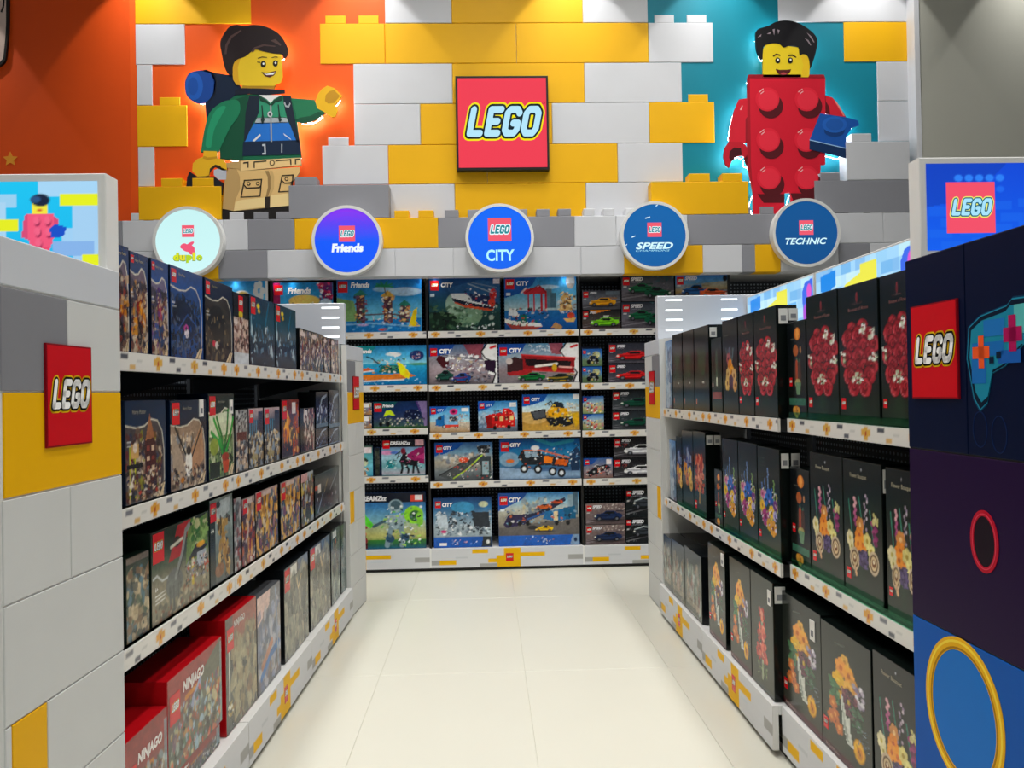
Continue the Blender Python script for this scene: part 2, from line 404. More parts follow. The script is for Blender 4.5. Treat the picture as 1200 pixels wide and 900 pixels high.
@art('wizplant', title=[('Harry Potter', .34, .1, .045, '9a9484', .2, 0.0)], logo_at=(.04, .03, .22))
def _(c):
    wiz(c, '0c2418', '143424', '6a8058', ['8aa068', '3a5a30', 'c0c8a0', '24381c'], [], .2)
    c.p([(.02, .26), (.9, .2), (.9, .5), (.02, .5)], 'ccd4b8')
    for (x0, y0, x1, y1) in ((.55, .7, .1, .45), (.55, .7, .3, .28), (.55, .7, .75, .2), (.55, .7, .9, .4), (.5, .7, .2, .3), (.6, .75, .95, .3)):
        c.l([(x0, y0), ((x0 + x1) / 2 + .05, (y0 + y1) / 2), (x1, y1)], .055, random.choice(['1f7a30', '2c9a3c', '18602a']))
    c.e(.2, .62, .16, .1, '8a9a3a'); c.p([(.5, .8), (.78, .8), (.72, .95), (.55, .95)], 'c04a20'); c.e(.62, .76, .14, .05, 'a03818')
    c.r(.02, .8, .4, .98, '20301c')
@art('hpgray')
def _(c):
    c.g('8a8c8a', '707270'); c.b(40, .05, .02, .95, .35, ['40444a', 'b8bab8', '202226', '9a9c9a'], .03, .06); c.r(.1, .36, .9, .5, '5a2020')
    c.r(0, .52, 1, 1, '3a4454'); c.b(60, .05, .52, .95, .98, ['c0a890', '20283a', '70584a', '98a0a8', 'd8c8b8'], .03, .07, .85, 1.8)
@art('hpblue', 'hpblue2', logo_at=(.06, .03, .24))
def _(c):
    c.g('c0a8a8', '2c4a60', '2a4458', '4a4038', '3a342c'); c.r(.05, .2, .62, .55, '24506a')
    for i in range(4): c.l([(.1 + .14 * i, .22), (.1 + .14 * i, .55)], .02, '6aa0b4')
    c.r(.66, .05, .98, .6, '1a2a44'); c.b(110, .02, .45, .98, .98, ['8a7458', 'c0a878', '3a3a44', '5a4a3a', 'd0c8b8', '2a3040', '8c9aa8'], .025, .07, .85, 1.8)
    c.e(.4, .82, .22, .05, 'a89868', .8)
@art('orangebird', logo_at=(.05, .02, .24))
def _(c):
    c.g('7a3028', '5a2c30', '4a3440', '402a38'); c.e(.28, .45, .18, .24, 'e08c20'); c.e(.22, .4, .12, .14, 'f0a838')
    c.p([(.7, .05), (.95, .1), (.9, .98), (.6, .9)], '9a4020'); c.b(50, .1, .2, .98, .98, ['c06a20', '2a3448', '80404a', 'b05a28', '1e2230', 'e0b060'], .03, .08, .85, 2); c.r(.6, .05, .8, .25, 'd8d0d0')
@art('silverfig')
def _(c):
    c.g('1e1a1c', '5a4c4c', '3a3438'); c.b(100, .25, .05, .98, .95, ['a89a94', '6a5048', '806060', 'd0c4bc', '3a2c30', '8a4a50'], .03, .08, .8, 2.2); c.r(0, 0, .22, 1, '0e0e10'); c.r(.3, .05, .45, .15, 'd8d4d4')
@art('navysm', 'navysm2', 'navysm3', 'navysm4')
def _(c):
    c.g('141f34', '1a2a44', '20304a', '1a2434'); c.l([(.1, .8), (.5, .2), (.9, .1)], .09, 'a8b4c4', .8); c.l([(.3, .9), (.8, .5)], .06, '54688c')
    c.b(40, .05, .3, .95, .95, ['30486e', '8894a8', '4a3450', '101828', 'c8ccd4'], .03, .08, .8, 1.6)
    c.r(0, .9, 1, 1, '6a7e92')
@art('dinobeige')
def _(c):
    c.g('2a3a30', '3a4a3c', '8a8068', '4a6a70'); c.r(0, .0, 1, .07, '6a6058'); c.b(100, 0, .12, 1, .98, ['a09070', '6a6450', '3c5a48', 'c0b090', '2a3a3c', '5a7a88', '80644a'], .04, .1, .75, 1.6)
@art('dino', title=[('6+', .05, .62, .05, 'e8e8e0', 0, .02)], logo_at=(.02, .02, .17))
def _(c):
    c.g('16301f', '1c3c26', '4a5a48', '8a8470', '8e8872', '7c7662'); c.p([(.42, .02), (.66, .0), (.5, .38), (.26, .4)], 'a81e20')
    c.e(.4, .2, .07, .06, '3a2c20'); c.l([(.3, .24), (.5, .19)], .035, 'c8c8b8')
    c.p([(.6, .1), (.98, .0), (.98, .5), (.55, .55)], '7c9a50', .6); c.b(30, .66, .02, .98, .4, ['2f6a30', '88a860', '4a8038', 'c0c090'], .03, .08)
    c.l([(.02, .5), (.08, .48), (.16, .56), (.26, .55)], .025, 'b8bcb8')
    c.e(.36, .66, .14, .17, '70746f'); c.l([(.38, .6), (.5, .35), (.56, .12), (.62, .07)], .075, '8a8e8a'); c.l([(.42, .58), (.53, .34), (.58, .14)], .02, '30343a')
    for x in (.28, .34, .42, .46): c.l([(x, .7), (x + .01, .95)], .05, '62665f')
    c.p([(.58, .5), (.75, .33), (.98, .4), (.9, .44), (.7, .5)], '1c2426'); c.e(.84, .36, .08, .035, 'e0a818')
    c.r(.66, .48, .7, .8, 'c8b040'); c.r(.76, .44, .94, .62, 'a8b0b8'); c.b(60, .55, .5, .98, .75, ['d8d0c0', '504a40', 'b84830', '8a8a90', '2a2c30'], .015, .04)
    c.b(45, .05, .78, .95, .99, ['b0a488', '6a6454', 'c8bca0', '8a5a40', '54584c'], .02, .06, .7)
    for i in range(3): c.l([(.05, .7 + .04 * i), (.2, .68 + .04 * i)], .012, 'd8d8d0')
@art('dinogold', title=[('4+', .04, .36, .07, 'e8e8e0', 0, .02)], logo_at=(.02, .04, .25))
def _(c):
    c.g('7a8884', '8c9a98', '6a7670', '5a6260'); c.r(0, .18, .22, 1, '1e3434'); c.p([(.25, .05), (.9, .02), (.85, .2), (.3, .3)], 'b4bec0')
    c.l([(.5, .3), (.6, .55), (.75, .85)], .12, 'a07c40'); c.e(.45, .35, .12, .1, 'c09a50'); c.b(35, .35, .25, .85, .95, ['b08c48', '6a4a28', '3a3024', 'd0b070'], .03, .07, .85, 1.6); c.e(.4, .85, .2, .08, 'a07050', .7); c.e(.35, .08, .1, .04, '202428')
@art('greythin')
def _(c):
    c.g('9a9c9c', '74787a'); c.b(40, 0, 0, 1, 1, ['b8bcbc', '585c60', '8a3034', '40444a'], .04, .09, .7, 1.6)
@art('hpred', logo_at=(.1, .02, .3))
def _(c):
    c.g('a89a94', '6a2430', '582030', '4a3a40', '6a6460'); c.b(110, 0, .15, 1, .98, ['8a1c30', '3a2c40', 'c09060', 'd0c4b8', '58405a', 'a04a38', '2a2430', 'e0a840'], .04, .09, .8, 2.2); c.r(.4, .02, .8, .1, 'd8c8c4')
@art('hpgold', 'hpgold2', logo_at=(.04, .02, .2))
def _(c):
    c.g('b89a98', '6a4a30', '4a3a44', '4a4444', '5a544c'); c.e(.5, .35, .25, .3, 'b07a24'); c.b(130, 0, .1, 1, .98, ['c08a30', 'e0b050', '5a3a24', '3a3448', '80506a', '2a2838', 'd8c8a8', '4c6a80'], .03, .08, .8, 2.2); c.r(.3, .02, .7, .1, 'd0b8b0'); c.l([(.5, .1), (.48, .6)], .04, 'e8b848')
@art('hplight')
def _(c):
    c.g('b0b8bc', '6a5a50', '8a7a58', '4a4a48'); c.b(70, 0, .1, 1, .98, ['c0a848', '4a3a30', 'a8b0b8', '2a2c34', '8a5040'], .05, .1, .8, 2); c.r(0, 0, .5, .16, 'd0a0a0'); c.r(.35, .6, .65, .9, '3a2c28')
@art('hpnight')
def _(c):
    c.g('26302e', '1c2830', '28303a', '3a3a38'); c.l([(.3, .6), (.5, .2)], .05, '8a7a58'); c.l([(.6, .5), (.9, .15)], .05, '7a8088'); c.l([(.1, .9), (.3, .5)], .05, '8896b0')
    c.b(55, .02, .35, .98, .98, ['4a5060', '7a3038', 'a0a8b0', '20242c', '3a4a44', '5a4a3a'], .03, .08, .8); c.r(.1, .25, .22, .45, 'c8c0b8'); c.e(.05, .3, .06, .06, 'b04a30')
NT = lambda y, h, x=.22: [('NINJAGO', x, y, h, 'f0e8e4', .15, .05)]
@art('ninA', title=NT(.25, .13, .27), logo_at=(.04, .25, .2))
def _(c):
    c.g('8c2a26', '9a3430', '6a5a58', '5a6660', '4a5450'); c.l([(.3, .42), (.62, .38)], .06, 'c08030'); c.b(120, .05, .4, .98, .98, ['8a9aa0', '405a50', 'a09878', '6a5878', 'c8ccc8', '3a4038', '88684a'], .03, .08, .8, 1.6); c.r(.92, .1, 1, .9, '7a98a0', .6)
@art('ninB', title=NT(.21, .15, .25), logo_at=(.03, .18, .17))
def _(c):
    c.g('a03a34', '98403a', '70605c', '606a5e', '586054'); c.l([(.3, .33), (.55, .3)], .055, 'c8863a'); c.p([(.3, .5), (.6, .2), (.55, .5)], '98a0b8')
    c.p([(.6, .2), (.98, .0), (.98, 1), (.6, 1), (.5, .7)], '6a6a58'); c.b(170, .05, .35, .98, .98, ['98a8a0', '4a6a50', 'b08a50', '7a5a70', 'a0b8c8', '44403a', '8a5038', 'c0b890', '5a6870', 'c85a3a'], .02, .06, .8, 1.8); c.r(.96, .05, 1, 1, '9ab0b0', .5)
@art('ninC', title=[('NINJAGO', .24, .1, .075, 'ece6e0', .15, .03)], logo_at=(.04, .1, .2))
def _(c):
    c.g('a0594c', '9a6050', '6a6a5c', '6c6c5c', '70705e', '747464'); c.r(0, 0, .22, 1, '5a5e58', .8); c.b(110, .2, .2, .98, .95, ['7a7660', 'a0987a', '5a5648', '8a6a50', '9c8c6a', 'b0a888', '4a4a44'], .03, .08, .7, 2.2)
    c.l([(.1, .25), (.1, .72)], .022, 'e0e0d4'); c.b(10, .05, .76, .2, .86, ['d8d8c8', 'a09060'], .02, .04)
@art('ninD')
def _(c):
    c.g('7a7c80', '8a8890', '6a6c74', '6c6c6c'); c.p([(0, 0), (.55, 0), (.5, .16), (0, .3)], 'd8bcb4'); c.b(80, .05, .2, .98, .95, ['98a0b8', '707890', 'b8b8c0', '8a7470', '5a6478', 'a09890'], .03, .09, .7, 2)
    c.l([(.2, .75), (.6, .58)], .09, 'b07c64'); c.l([(.15, .85), (.55, .7), (.9, .66)], .08, '3a6ea8'); c.l([(.8, .05), (.9, .9)], .05, '8c96a8')
@art('graytall', 'graytall2', logo_at=(.02, .02, .2))
def _(c):
    c.g('5a6064', '6a6c6a', '6e6e64', '727266'); c.r(.25, .02, .5, .14, 'd4d4cc'); c.p([(.55, 0), (1, 0), (1, .35), (.6, .3)], '6a7c94', .7); c.b(130, .02, .15, .98, .98, ['8a8a78', '5c5c52', '9a9a88', '74746a', '4c4e4a', 'b0a890'], .03, .1, .55, 3)
    c.l([(.5, .2), (.56, .33), (.7, .2)], .025, 'd0b890')
@art('bluetall')
def _(c):
    c.g('203848', '28485c', '40564e', '586058'); c.l([(.5, .2), (.5, .5)], .12, 'a06048'); c.r(.35, .45, .7, .75, 'b8b8a8'); c.b(40, 0, .2, 1, 1, ['7a8478', '36505c', '9aa498', '6a5a48'], .05, .12, .6, 2); c.r(.2, .02, .6, .12, 'c8ccd0')
@art('tealtall')
def _(c):
    c.g('16342c', '1c4038', '3c5a5c', '5a6462'); c.e(.6, .35, .3, .14, '3c6a8c', .8); c.b(25, 0, .3, 1, 1, ['4a6a6c', '7a8480', '2a4a44'], .06, .12, .6, 2)

# ------- flower boxes on the right gondola
GB = ('151b1c', '12191b', '141c1e', '18241f', '1a3226')
def stem(c, n=14):
    for _ in range(n):
        x = c.rng.uniform(.3, .7); c.l([(x, .5), (.5 + (x - .5) * .4, .9)], .012, '24402c', .6)
ROSEPOS = None
@art('rose', title=[('Bouquet of Roses', .28, .185, .032, '8a5a5a', 0, 0.0)], logo_at=(.05, .82, .12))
def _(c):
    c.g(*GB); c.e(.5, .1, .03, .03, '7a3038'); c.e(.5, .075, .015, .012, '9a4048'); c.l([(.38, .14), (.62, .14)], .008, '5a4040'); stem(c)
    P = []
    for row, (y, xs) in enumerate(((.33, (.36, .62)), (.38, (.22, .5, .76)), (.46, (.34, .64, .86)), (.53, (.2, .5, .78)), (.60, (.34, .64, .84)), (.67, (.26, .52, .76)), (.74, (.38, .66)))):
        for x in xs: P.append((x + c.rng.uniform(-.02, .02), y + c.rng.uniform(-.012, .012)))
    for (x, y) in P:
        c.e(x, y, .165, .075, '33060e'); c.e(x, y - .004, .15, .066, '7c1420')
        for k in range(5):
            t = k * 1.257 + x * 9; c.e(x + .075 * math.cos(t), y + .032 * math.sin(t), .075, .034, ['9c1e2c', 'b8323e', '8a1824'][k % 3], 1, t)
        c.e(x, y - .006, .07, .034, '5e0e18'); c.e(x, y - .01, .05, .022, 'b02c38'); c.e(x + .012, y - .01, .024, .012, '6a101c')
        c.l([(x - .14, y - .005), (x - .09, y + .045), (x, y + .06)], .008, 'd8707a', .8); c.l([(x + .05, y - .04), (x + .12, y - .02)], .007, 'd06068', .7)
    for (x, y) in ((.86, .36), (.84, .4), (.9, .52), (.9, .56), (.84, .55), (.1, .5), (.12, .54), (.45, .66), (.56, .67), (.5, .69), (.64, .31), (.62, .34), (.4, .69)):
        c.b(3, x - .05, y - .02, x + .05, y + .02, ['e0e4d4', 'b8c4a4', 'f0f0e8', '50684a'], .012, .02, 1)
    c.b(8, .3, .85, .7, .95, ['24402c', '1c3a28'], .02, .04, .5)
@art('lantern', 'lantern2', logo_at=(.1, .58, .16))
def _(c):
    c.g('141a1e', '12181a', '1a1f1c', '161a18'); c.l([(.2, .18), (.4, .18)], .012, '5a5a50'); c.e(.56, .13, .17, .065, 'c8742c'); c.e(.56, .13, .09, .06, 'e09a48'); c.e(.46, .3, .14, .06, 'b0602a'); c.e(.72, .3, .05, .035, 'a87850')
    c.l([(.5, .38), (.6, .45), (.66, .4)], .03, '3a6a58'); c.p([(.4, .42), (.7, .42), (.75, .62), (.35, .62)], '5a3828'); c.l([(.5, .42), (.5, .6)], .05, 'a04a30'); c.e(.55, .64, .16, .045, 'a8a068'); c.p([(.42, .63), (.72, .63), (.66, .76), (.48, .76)], '6a8a6a'); c.r(.05, .79, .95, .87, '3a6a58'); c.e(.45, .93, .16, .055, 'c07a24'); c.b(10, .3, .9, .6, .98, ['8a4a1c', 'e0a040'], .02, .04)
@art('wild', logo_at=(.04, .8, .1))
def _(c):
    c.g('101a20', '0f1a20', '14241f', '20382a', '2a3a28'); stem(c, 20)
    for i in range(3): c.l([(.12, .1 + .04 * i), (.34, .1 + .04 * i)], .01, '5a6458', .7)
    for x, y0, col in ((.48, .2, '6a84b0'), (.2, .35, '5a74a8'), (.75, .3, '7a9a60'), (.34, .3, '4a6a98'), (.62, .38, '3a6aa8'), (.86, .42, 'b0b070'), (.1, .42, '9aa868')):
        for i in range(9): c.e(x + c.rng.uniform(-.025, .025), y0 + i * .025, .03, .013, col); 
        c.l([(x, y0 + .2), (.5, .8)], .01, '2a5a38')
    for (x, y, r, col, mid) in ((.5, .45, .07, '2a62b8', '183a70'), (.36, .5, .06, '3a70c0', '1c4078'), (.66, .52, .06, '2c58a8', '183868'), (.2, .56, .06, 'd8b020', 'a07018'), (.62, .6, .07, 'e8c028', '9a6a14'), (.35, .66, .09, 'a03878', '6a1c50'), (.5, .72, .06, 'c89a28', '8a5a14'), (.78, .62, .05, 'b0a8d0', '6a60a0'), (.68, .74, .08, 'd0962c', '7a4a18'), (.8, .52, .05, '7a3a80', '401c48'), (.22, .45, .05, 'c878a0', '803c60')):
        c.fl(x, y, r, col, mid, 7)
    c.b(30, .15, .4, .85, .78, ['d8d8e0', '7aa068', '4a7a98', 'c8a0b8', '1c2a20'], .01, .025)
@art('bouq', title=[('Flower Bouquet', .2, .115, .04, 'b4ac94', 0, 0.0)], logo_at=(.06, .8, .12))
def _(c):
    c.g('11171b', '12191c', '171d1d', '262c27', '2c322c'); c.e(.5, .06, .014, .01, '9a9aa0'); stem(c, 12)
    for (x, y0, y1) in ((.14, .3, .6), (.42, .26, .5), (.7, .34, .6)): c.l([(x, y0), (x + .1, y1)], .018, '3a7a6a')
    for i in range(8): c.e(.3 + (i % 2) * .03, .28 + i * .026, .035, .016, ['d0a0a8', 'b05a88', '9a3a78'][min(2, i // 3)])
    for i in range(14): c.e(.55 + c.rng.uniform(-.07, .1), .24 + i * .02, .022, .013, ['a898a8', '8a7a90', 'c0b4c0'][i % 3])
    for i in range(9): c.e(.8 + c.rng.uniform(-.06, .05), .4 + i * .02, .05, .02, ['8a2a6a', 'a03c78', '702058'][i % 3])
    c.b(8, .78, .35, .9, .42, ['c8c080', 'd8d098'], .02, .03)
    for (x, y, r, col, mid) in ((.44, .46, .06, 'c88848', 'e8c080'), (.42, .54, .07, 'e08a1c', 'c05a10'), (.5, .6, .07, 'f09a20', 'd07014'), (.38, .6, .06, 'e8962a', 'b86014'), (.16, .58, .06, 'd8d0a8', 'c0b060'), (.62, .56, .06, 'd8cc80', 'b09840'), (.72, .62, .055, 'e0d890', 'b8a048'), (.2, .64, .045, 'd8d0a0', 'a89a50')):
        c.fl(x, y, r, col, mid, 6)
    for (x, y) in ((.28, .72), (.78, .7)):
        c.e(x, y, .13, .085, 'c8b498'); c.e(x, y, .1, .064, '6a5038'); c.e(x, y, .075, .05, 'd0b890'); c.e(x, y, .05, .03, '80583c'); c.e(x, y - .01, .025, .014, 'e0d0b0')
    c.e(.52, .7, .11, .07, '4a3860'); c.b(25, .42, .64, .62, .76, ['5a4878', '382a50', '6a5a88'], .012, .025); c.l([(.28, .78), (.32, .83)], .03, 'd8b088'); c.l([(.25, .85), (.3, .78)], .012, '7a8478', .5)
@art('still', title=[('BOTANICALS', .08, .965, .022, 'b8a8a0', 0, 0.0)], logo_at=(.03, .76, .1))
def _(c):
    c.g('242a28', '2c312c', '343832', '3c4038', '40423a'); c.r(0, .94, 1, 1, '5a2c30'); c.l([(.3, .12), (.5, .1)], .01, '5a6058'); stem(c, 8)
    for (x, y, r, col, mid) in ((.5, .22, .06, 'd8a848', 'b07820'), (.42, .28, .075, 'e0983c', 'c06a1c'), (.58, .3, .075, 'e8a030', 'b86a18'), (.68, .36, .06, 'c89038', '8a5a18'), (.36, .4, .08, 'e8b81c', 'f0d040'), (.4, .46, .07, 'e0b020', 'c89010'), (.56, .4, .06, 'f0b84a', 'c88a20')): c.fl(x, y, r, col, mid, 6)
    for i in range(16): c.e(.74 + c.rng.uniform(-.1, .12), .36 + c.rng.uniform(-.04, .12), .035, .02, ['b0a8b8', 'd8d4dc', '8a7a98'][i % 3])
    c.e(.58, .5, .15, .1, '4a2c38'); c.b(30, .44, .42, .72, .6, ['6a3a4c', '3a2030', '84505c', '58304a'], .015, .035); c.e(.57, .5, .03, .02, 'c0a040')
    c.b(26, .2, .42, .36, .58, ['4a7a54', '2f5c3c', '6a9a70'], .02, .04); c.b(16, .6, .5, .85, .66, ['4c7058', '34543c'], .015, .035)
    c.p([(.4, .48), (.44, .48), (.52, .64), (.6, .6), (.58, .7), (.66, .82), (.52, .82), (.44, .7)], 'c8ccc4'); c.p([(.44, .55), (.5, .68), (.56, .8), (.52, .81), (.45, .7)], '98a098')
    for (x, y) in ((.24, .6), (.28, .68), (.2, .72), (.36, .76)): c.fl(x, y, .055, 'c07038', 'e0a050', 5)
    c.e(.76, .8, .11, .085, 'c8920c'); c.e(.76, .8, .095, .072, 'e8b41c'); c.e(.77, .81, .06, .045, 'd08a1c'); c.l([(.72, .77), (.78, .82)], .012, '6a4410'); c.b(10, .72, .6, .95, .75, ['8a96a0', '6a7680'], .008, .014)
@art('redtree')
def _(c):
    c.g('2a302c', '343a34', '3c4038', '454a3c'); c.l([(.35, .17), (.7, .21)], .008, '5c625a'); c.l([(.5, .9), (.52, .6), (.5, .4)], .04, '9aa488')
    for _ in range(70):
        t = c.rng.uniform(.3, .74); s_ = .1 + .3 * (t - .28); x = .48 + c.rng.uniform(-1, 1) * s_
        c.e(x, t, .05, .026, c.rng.choice(['c0504a', 'd8705c', 'a83c3c', 'e09078', 'b04844']))
    c.b(12, .3, .78, .7, .88, ['8a9a70', '6a7a58'], .02, .03, .7)
@art('bluepale', 'bluepale2')
def _(c):
    c.g('5a86b8', '8aa4c0', '6a8aa8', '4a6a80', '6a6478'); c.l([(.55, .25), (.5, .55)], .12, 'c8d4e0', .8); c.b(20, .1, .2, .9, .9, ['a8b8c8', '4a6488', '7a94ac'], .05, .1, .6, 3)
@art('darkplant', 'darkplant2', 'darkplant3')
def _(c):
    c.g('141a18', '171c18', '1c1c18', '16201e', '142422'); c.e(.5, .08, .02, .012, '4a4a44'); c.l([(.35, .11), (.65, .11)], .006, '3a3a36')
    c.b(40, .25, .26, .75, .55, ['1f4a2c', '2c5c38', '18381f', '24402a'], .02, .05, .85, 1.6); c.l([(.5, .5), (.46, .62), (.55, .68)], .03, '4a3424'); c.e(.6, .66, .08, .012, 'b8b8b0', .8); c.e(.5, .7, .25, .03, '3a2c20'); c.r(.08, .85, .14, .92, 'a86858')
@art('greenthin')
def _(c):
    c.g('18241f', '1c2c24', '20342a'); c.l([(.5, .2), (.5, .6)], .08, '3a5a48', .8); c.l([(.5, .55), (.5, .62)], .05, 'd0d8c8'); c.r(.05, .72, .95, .82, '8a5048'); c.r(.05, .6, .15, .66, 'c89a90')
@art('bouqA')
def _(c):
    c.g(*GB); c.l([(.1, .17), (.4, .16)], .014, '5a6058'); 
    for i in range(30): c.l([(.2 + .6 * c.rng.random(), .3), (.5, .6)], .01, c.rng.choice(['5a7088', '6a3a60', '4a6a58']), .7)
    for (x, y, r, col, mid) in ((.4, .42, .07, 'a05a60', '703040'), (.5, .5, .08, 'd88a28', 'b05a14'), (.6, .56, .08, 'e0a030', 'a86a14'), (.35, .58, .07, 'c8a868', '8a6a38'), (.75, .6, .08, 'd0a870', '8a6038'), (.3, .68, .08, 'c8a860', '7a5830'), (.8, .7, .07, 'c89a60', '7a5830'), (.55, .66, .08, '5a3050', '3a1c34')): c.fl(x, y, r, col, mid, 6)
@art('flowA', 'flowA2')
def _(c):
    c.g('15202a', '16222c', '1a2a28', '1c2c26'); c.b(20, .2, .25, .8, .5, ['38508a', '2c5a78', '8a98b0', '4a3a68'], .02, .06, .8, 2.4)
    for (x, y, r, col, mid) in ((.3, .5, .1, 'c88a30', '8a5014'), (.7, .55, .1, 'd8b030', 'a07018'), (.45, .62, .09, 'b06a40', '7a3c20'), (.8, .68, .08, 'c8a050', '8a6428')): c.fl(x, y, r, col, mid, 6)
@art('flowRed', logo_at=(.1, .84, .16))
def _(c):
    c.g('14262e', '152830', '16302c', '1a3024'); c.b(40, .25, .3, .75, .6, ['a03c34', 'c05a48', '802c2c', 'd08060'], .03, .06, .9, 1.6); c.b(30, .15, .5, .85, .72, ['b05040', 'c8785c', '903830'], .03, .06, .9); c.l([(.5, .65), (.48, .85)], .04, 'b08a50')
@art('paleA', 'paleB', 'paleC')
def _(c):
    c.g('34424c', '4a544e', '5c6054', '64665a'); c.b(30, .1, .25, .9, .8, ['9a8c78', '7a8478', 'b09a88', 'a8b4b0', '88605a'], .04, .09, .5, 2.6); c.r(.1, .8, .9, .88, 'a89c88', .5); c.l([(.5, .25), (.5, .8)], .05, 'c4c8bc', .4)

# ------- boxes on the back wall shelves
def car(c, x, y, w, h, col, dark, flip=False):
    """three-quarter racing car: body, cabin, wing, wheels; x,y = centre"""
    f = -1 if flip else 1
    P = lambda q: [(x + f * a * w, y + b * h) for a, b in q]
    c.e(x, y + .42 * h, .55 * w, .16 * h, '15151a', .7)
    c.p(P([(-.5, .2), (-.46, -.08), (-.2, -.2), (-.05, -.42), (.22, -.45), (.36, -.2), (.5, -.16), (.52, .14), (.4, .36), (-.3, .42)]), col)
    c.p(P([(-.16, -.2), (-.03, -.37), (.18, -.38), (.27, -.18), (.05, -.1)]), '14181e')
    c.p(P([(-.5, .2), (-.3, .3), (.4, .24), (.4, .36), (-.3, .42)]), dark)
    c.l(P([(-.44, -.02), (-.1, .04), (.3, -.06)]), .12 * h, dark, .8); c.l(P([(.3, -.4), (.54, -.36)]), .09 * h, dark)
    for a in (-.3, .32): c.e(x + f * a * w, y + .3 * h, .085 * w, .2 * h, '0c0c10'); c.e(x + f * a * w, y + .3 * h, .045 * w, .1 * h, '6a6c74')
    c.e(x + f * -.44 * w, y + .06 * h, .03 * w, .06 * h, 'f0f0e0')
SP = [('SPEED', .18, .16, .14, 'e4e4ea', .3, .05), ('CHAMPIONS', .18, .28, .05, '9a9aa4', .3, .0)]
def carbox(c, bg, road, cars, puzzle=False):
    c.g(*bg); c.p([(0, .75), (1, .5), (1, 1), (0, 1)], road); c.b(30, 0, .3, 1, .55, [bg[0], road, '5a5860', '8a8890'], .02, .06, .35)
    c.l([(0, .9), (1, .62)], .02, 'b0aeb4', .6); c.l([(0, .8), (.6, .6)], .015, '8a8890', .5)
    c.r(.03, .42, .1, .47, 'd0d0d0', .7)
    for q in cars: car(c, *q)
    if puzzle:
        c.p([(.9, 0), (1, 0), (1, .75), (.93, .6), (.86, .45), (.9, .25)], 'e8e8ea'); c.l([(.9, 0), (.88, .25), (.94, .4), (.87, .5), (.97, .75)], .035, '101014'); c.l([(.93, .12), (1, .1)], .07, 'd02020')
@art('caryellow', title=[('SPEED', .2, .14, .11, 'e4e4ea', .3, .05)], logo_at=(.03, .08, .13))
def _(c): carbox(c, ('3a3c46', '6a6e78', '54545a'), '4a4a50', [(.52, .6, .7, .5, 'e0a010', 'a06808')]); c.r(.62, .05, .98, .25, '7a8a9a', .5)
@art('carlime', title=[('SPEED', .2, .14, .11, 'e4e4ea', .3, .05)], logo_at=(.03, .08, .13))
def _(c): carbox(c, ('1c1c20', '4a4440', '5a4038'), '4a3c3a', [(.58, .62, .74, .52, '7cc81c', '3c7a10')]); c.p([(.2, .0), (.75, .0), (.3, .2)], 'c87818'); c.p([(.55, .28), (.72, .28), (.66, .42), (.56, .42)], 'd0d4c8', .7)
@art('cargreen', title=SP, logo_at=(.03, .1, .125))
def _(c): carbox(c, ('2a3440', '5a5c68', '70666c'), '5a565e', [(.35, .5, .45, .42, '0f6a44', '083c28'), (.7, .66, .5, .46, '0c5a40', '06301f', True)]); c.b(14, .55, 0, 1, .3, ['30505c', '4a7078', '203840'], .03, .07, .7)
@art('carorange', title=SP, logo_at=(.03, .1, .125))
def _(c): carbox(c, ('2a6ab0', '5a90b8', 'a08858', '6a6460'), '6a6668', [(.36, .62, .5, .48, '1c5a98', '0c3058'), (.72, .72, .52, .44, 'd8602c', '8a3414', True)]); c.p([(.5, .35), (1, .25), (1, .6), (.5, .55)], 'a8945c', .6); c.e(.93, .16, .04, .12, '141820')
@art('carred', title=SP, logo_at=(.025, .1, .125))
def _(c): carbox(c, ('2c2e38', '3a3a44', '54505a'), '48444e', [(.5, .62, .7, .5, 'c01c20', '700c10')], True)
@art('cardkgreen', title=SP, logo_at=(.025, .1, .125))
def _(c): carbox(c, ('22262c', '30383c', '4a4e52'), '44484c', [(.52, .62, .7, .5, '0e4a38', '062a20')], True)
@art('carwhite', title=SP, logo_at=(.025, .1, .125))
def _(c): carbox(c, ('141418', '26262a', '4a4648'), '3c3a3e', [(.58, .62, .72, .56, 'd8d8dc', '8a8a90')]); c.b(12, .02, .3, .3, .5, ['a03030', '7a6a60'], .02, .04)
@art('carnavy', title=SP, logo_at=(.03, .1, .125))
def _(c): carbox(c, ('7a6a68', '6a5c5c', '5c5050'), '5a4e50', [(.56, .58, .72, .54, '1c3058', '0c1a34')]); c.b(20, .45, .05, .98, .3, ['b0a49c', '3c4048', 'd8d0c8', '8a6a5c'], .02, .06, .8)
@art('carblack', title=SP, logo_at=(.025, .1, .125))
def _(c): carbox(c, ('14171a', '1c2022', '20282a'), '1c2024', [(.55, .5, .7, .5, '3a4048', '14181c')]); c.l([(.25, .45), (.5, .35), (.85, .42)], .03, 'b8c0c4'); c.b(5, .05, .84, .3, .92, ['8a9094'], .01, .02)
FR = [('Friends', .165, .12, .1, 'ffffff', .2, .05)]
CT = lambda x=.2, y=.12, h=.085: [('CITY', x, y, h, 'ffffff', .12, .05)]
SKY = ('2c78b4', '6ab0d4', 'a8d0e0')
@art('bear')
def _(c):
    c.g('2c8ac8', '5ab0dc', '78c0e4', '80c4e6'); c.e(.48, .28, .15, .09, 'e8f0f8'); c.e(.5, .27, .1, .06, 'd8b860'); c.r(.95, 0, 1, 1, 'e0e8ee')
    for a in range(6): c.e(.82 + .07 * math.cos(a), .2 + .12 * math.sin(a), .05, .07, 'e4ecf4')
    c.e(.84, .58, .14, .18, '16202c'); c.e(.92, .52, .05, .08, '20303c'); c.e(.9, .62, .05, .05, 'e0e0e0'); c.b(20, .1, .5, .9, .95, ['3aa0d0', 'e0f0f8', '2a6aa0'], .03, .07, .6)
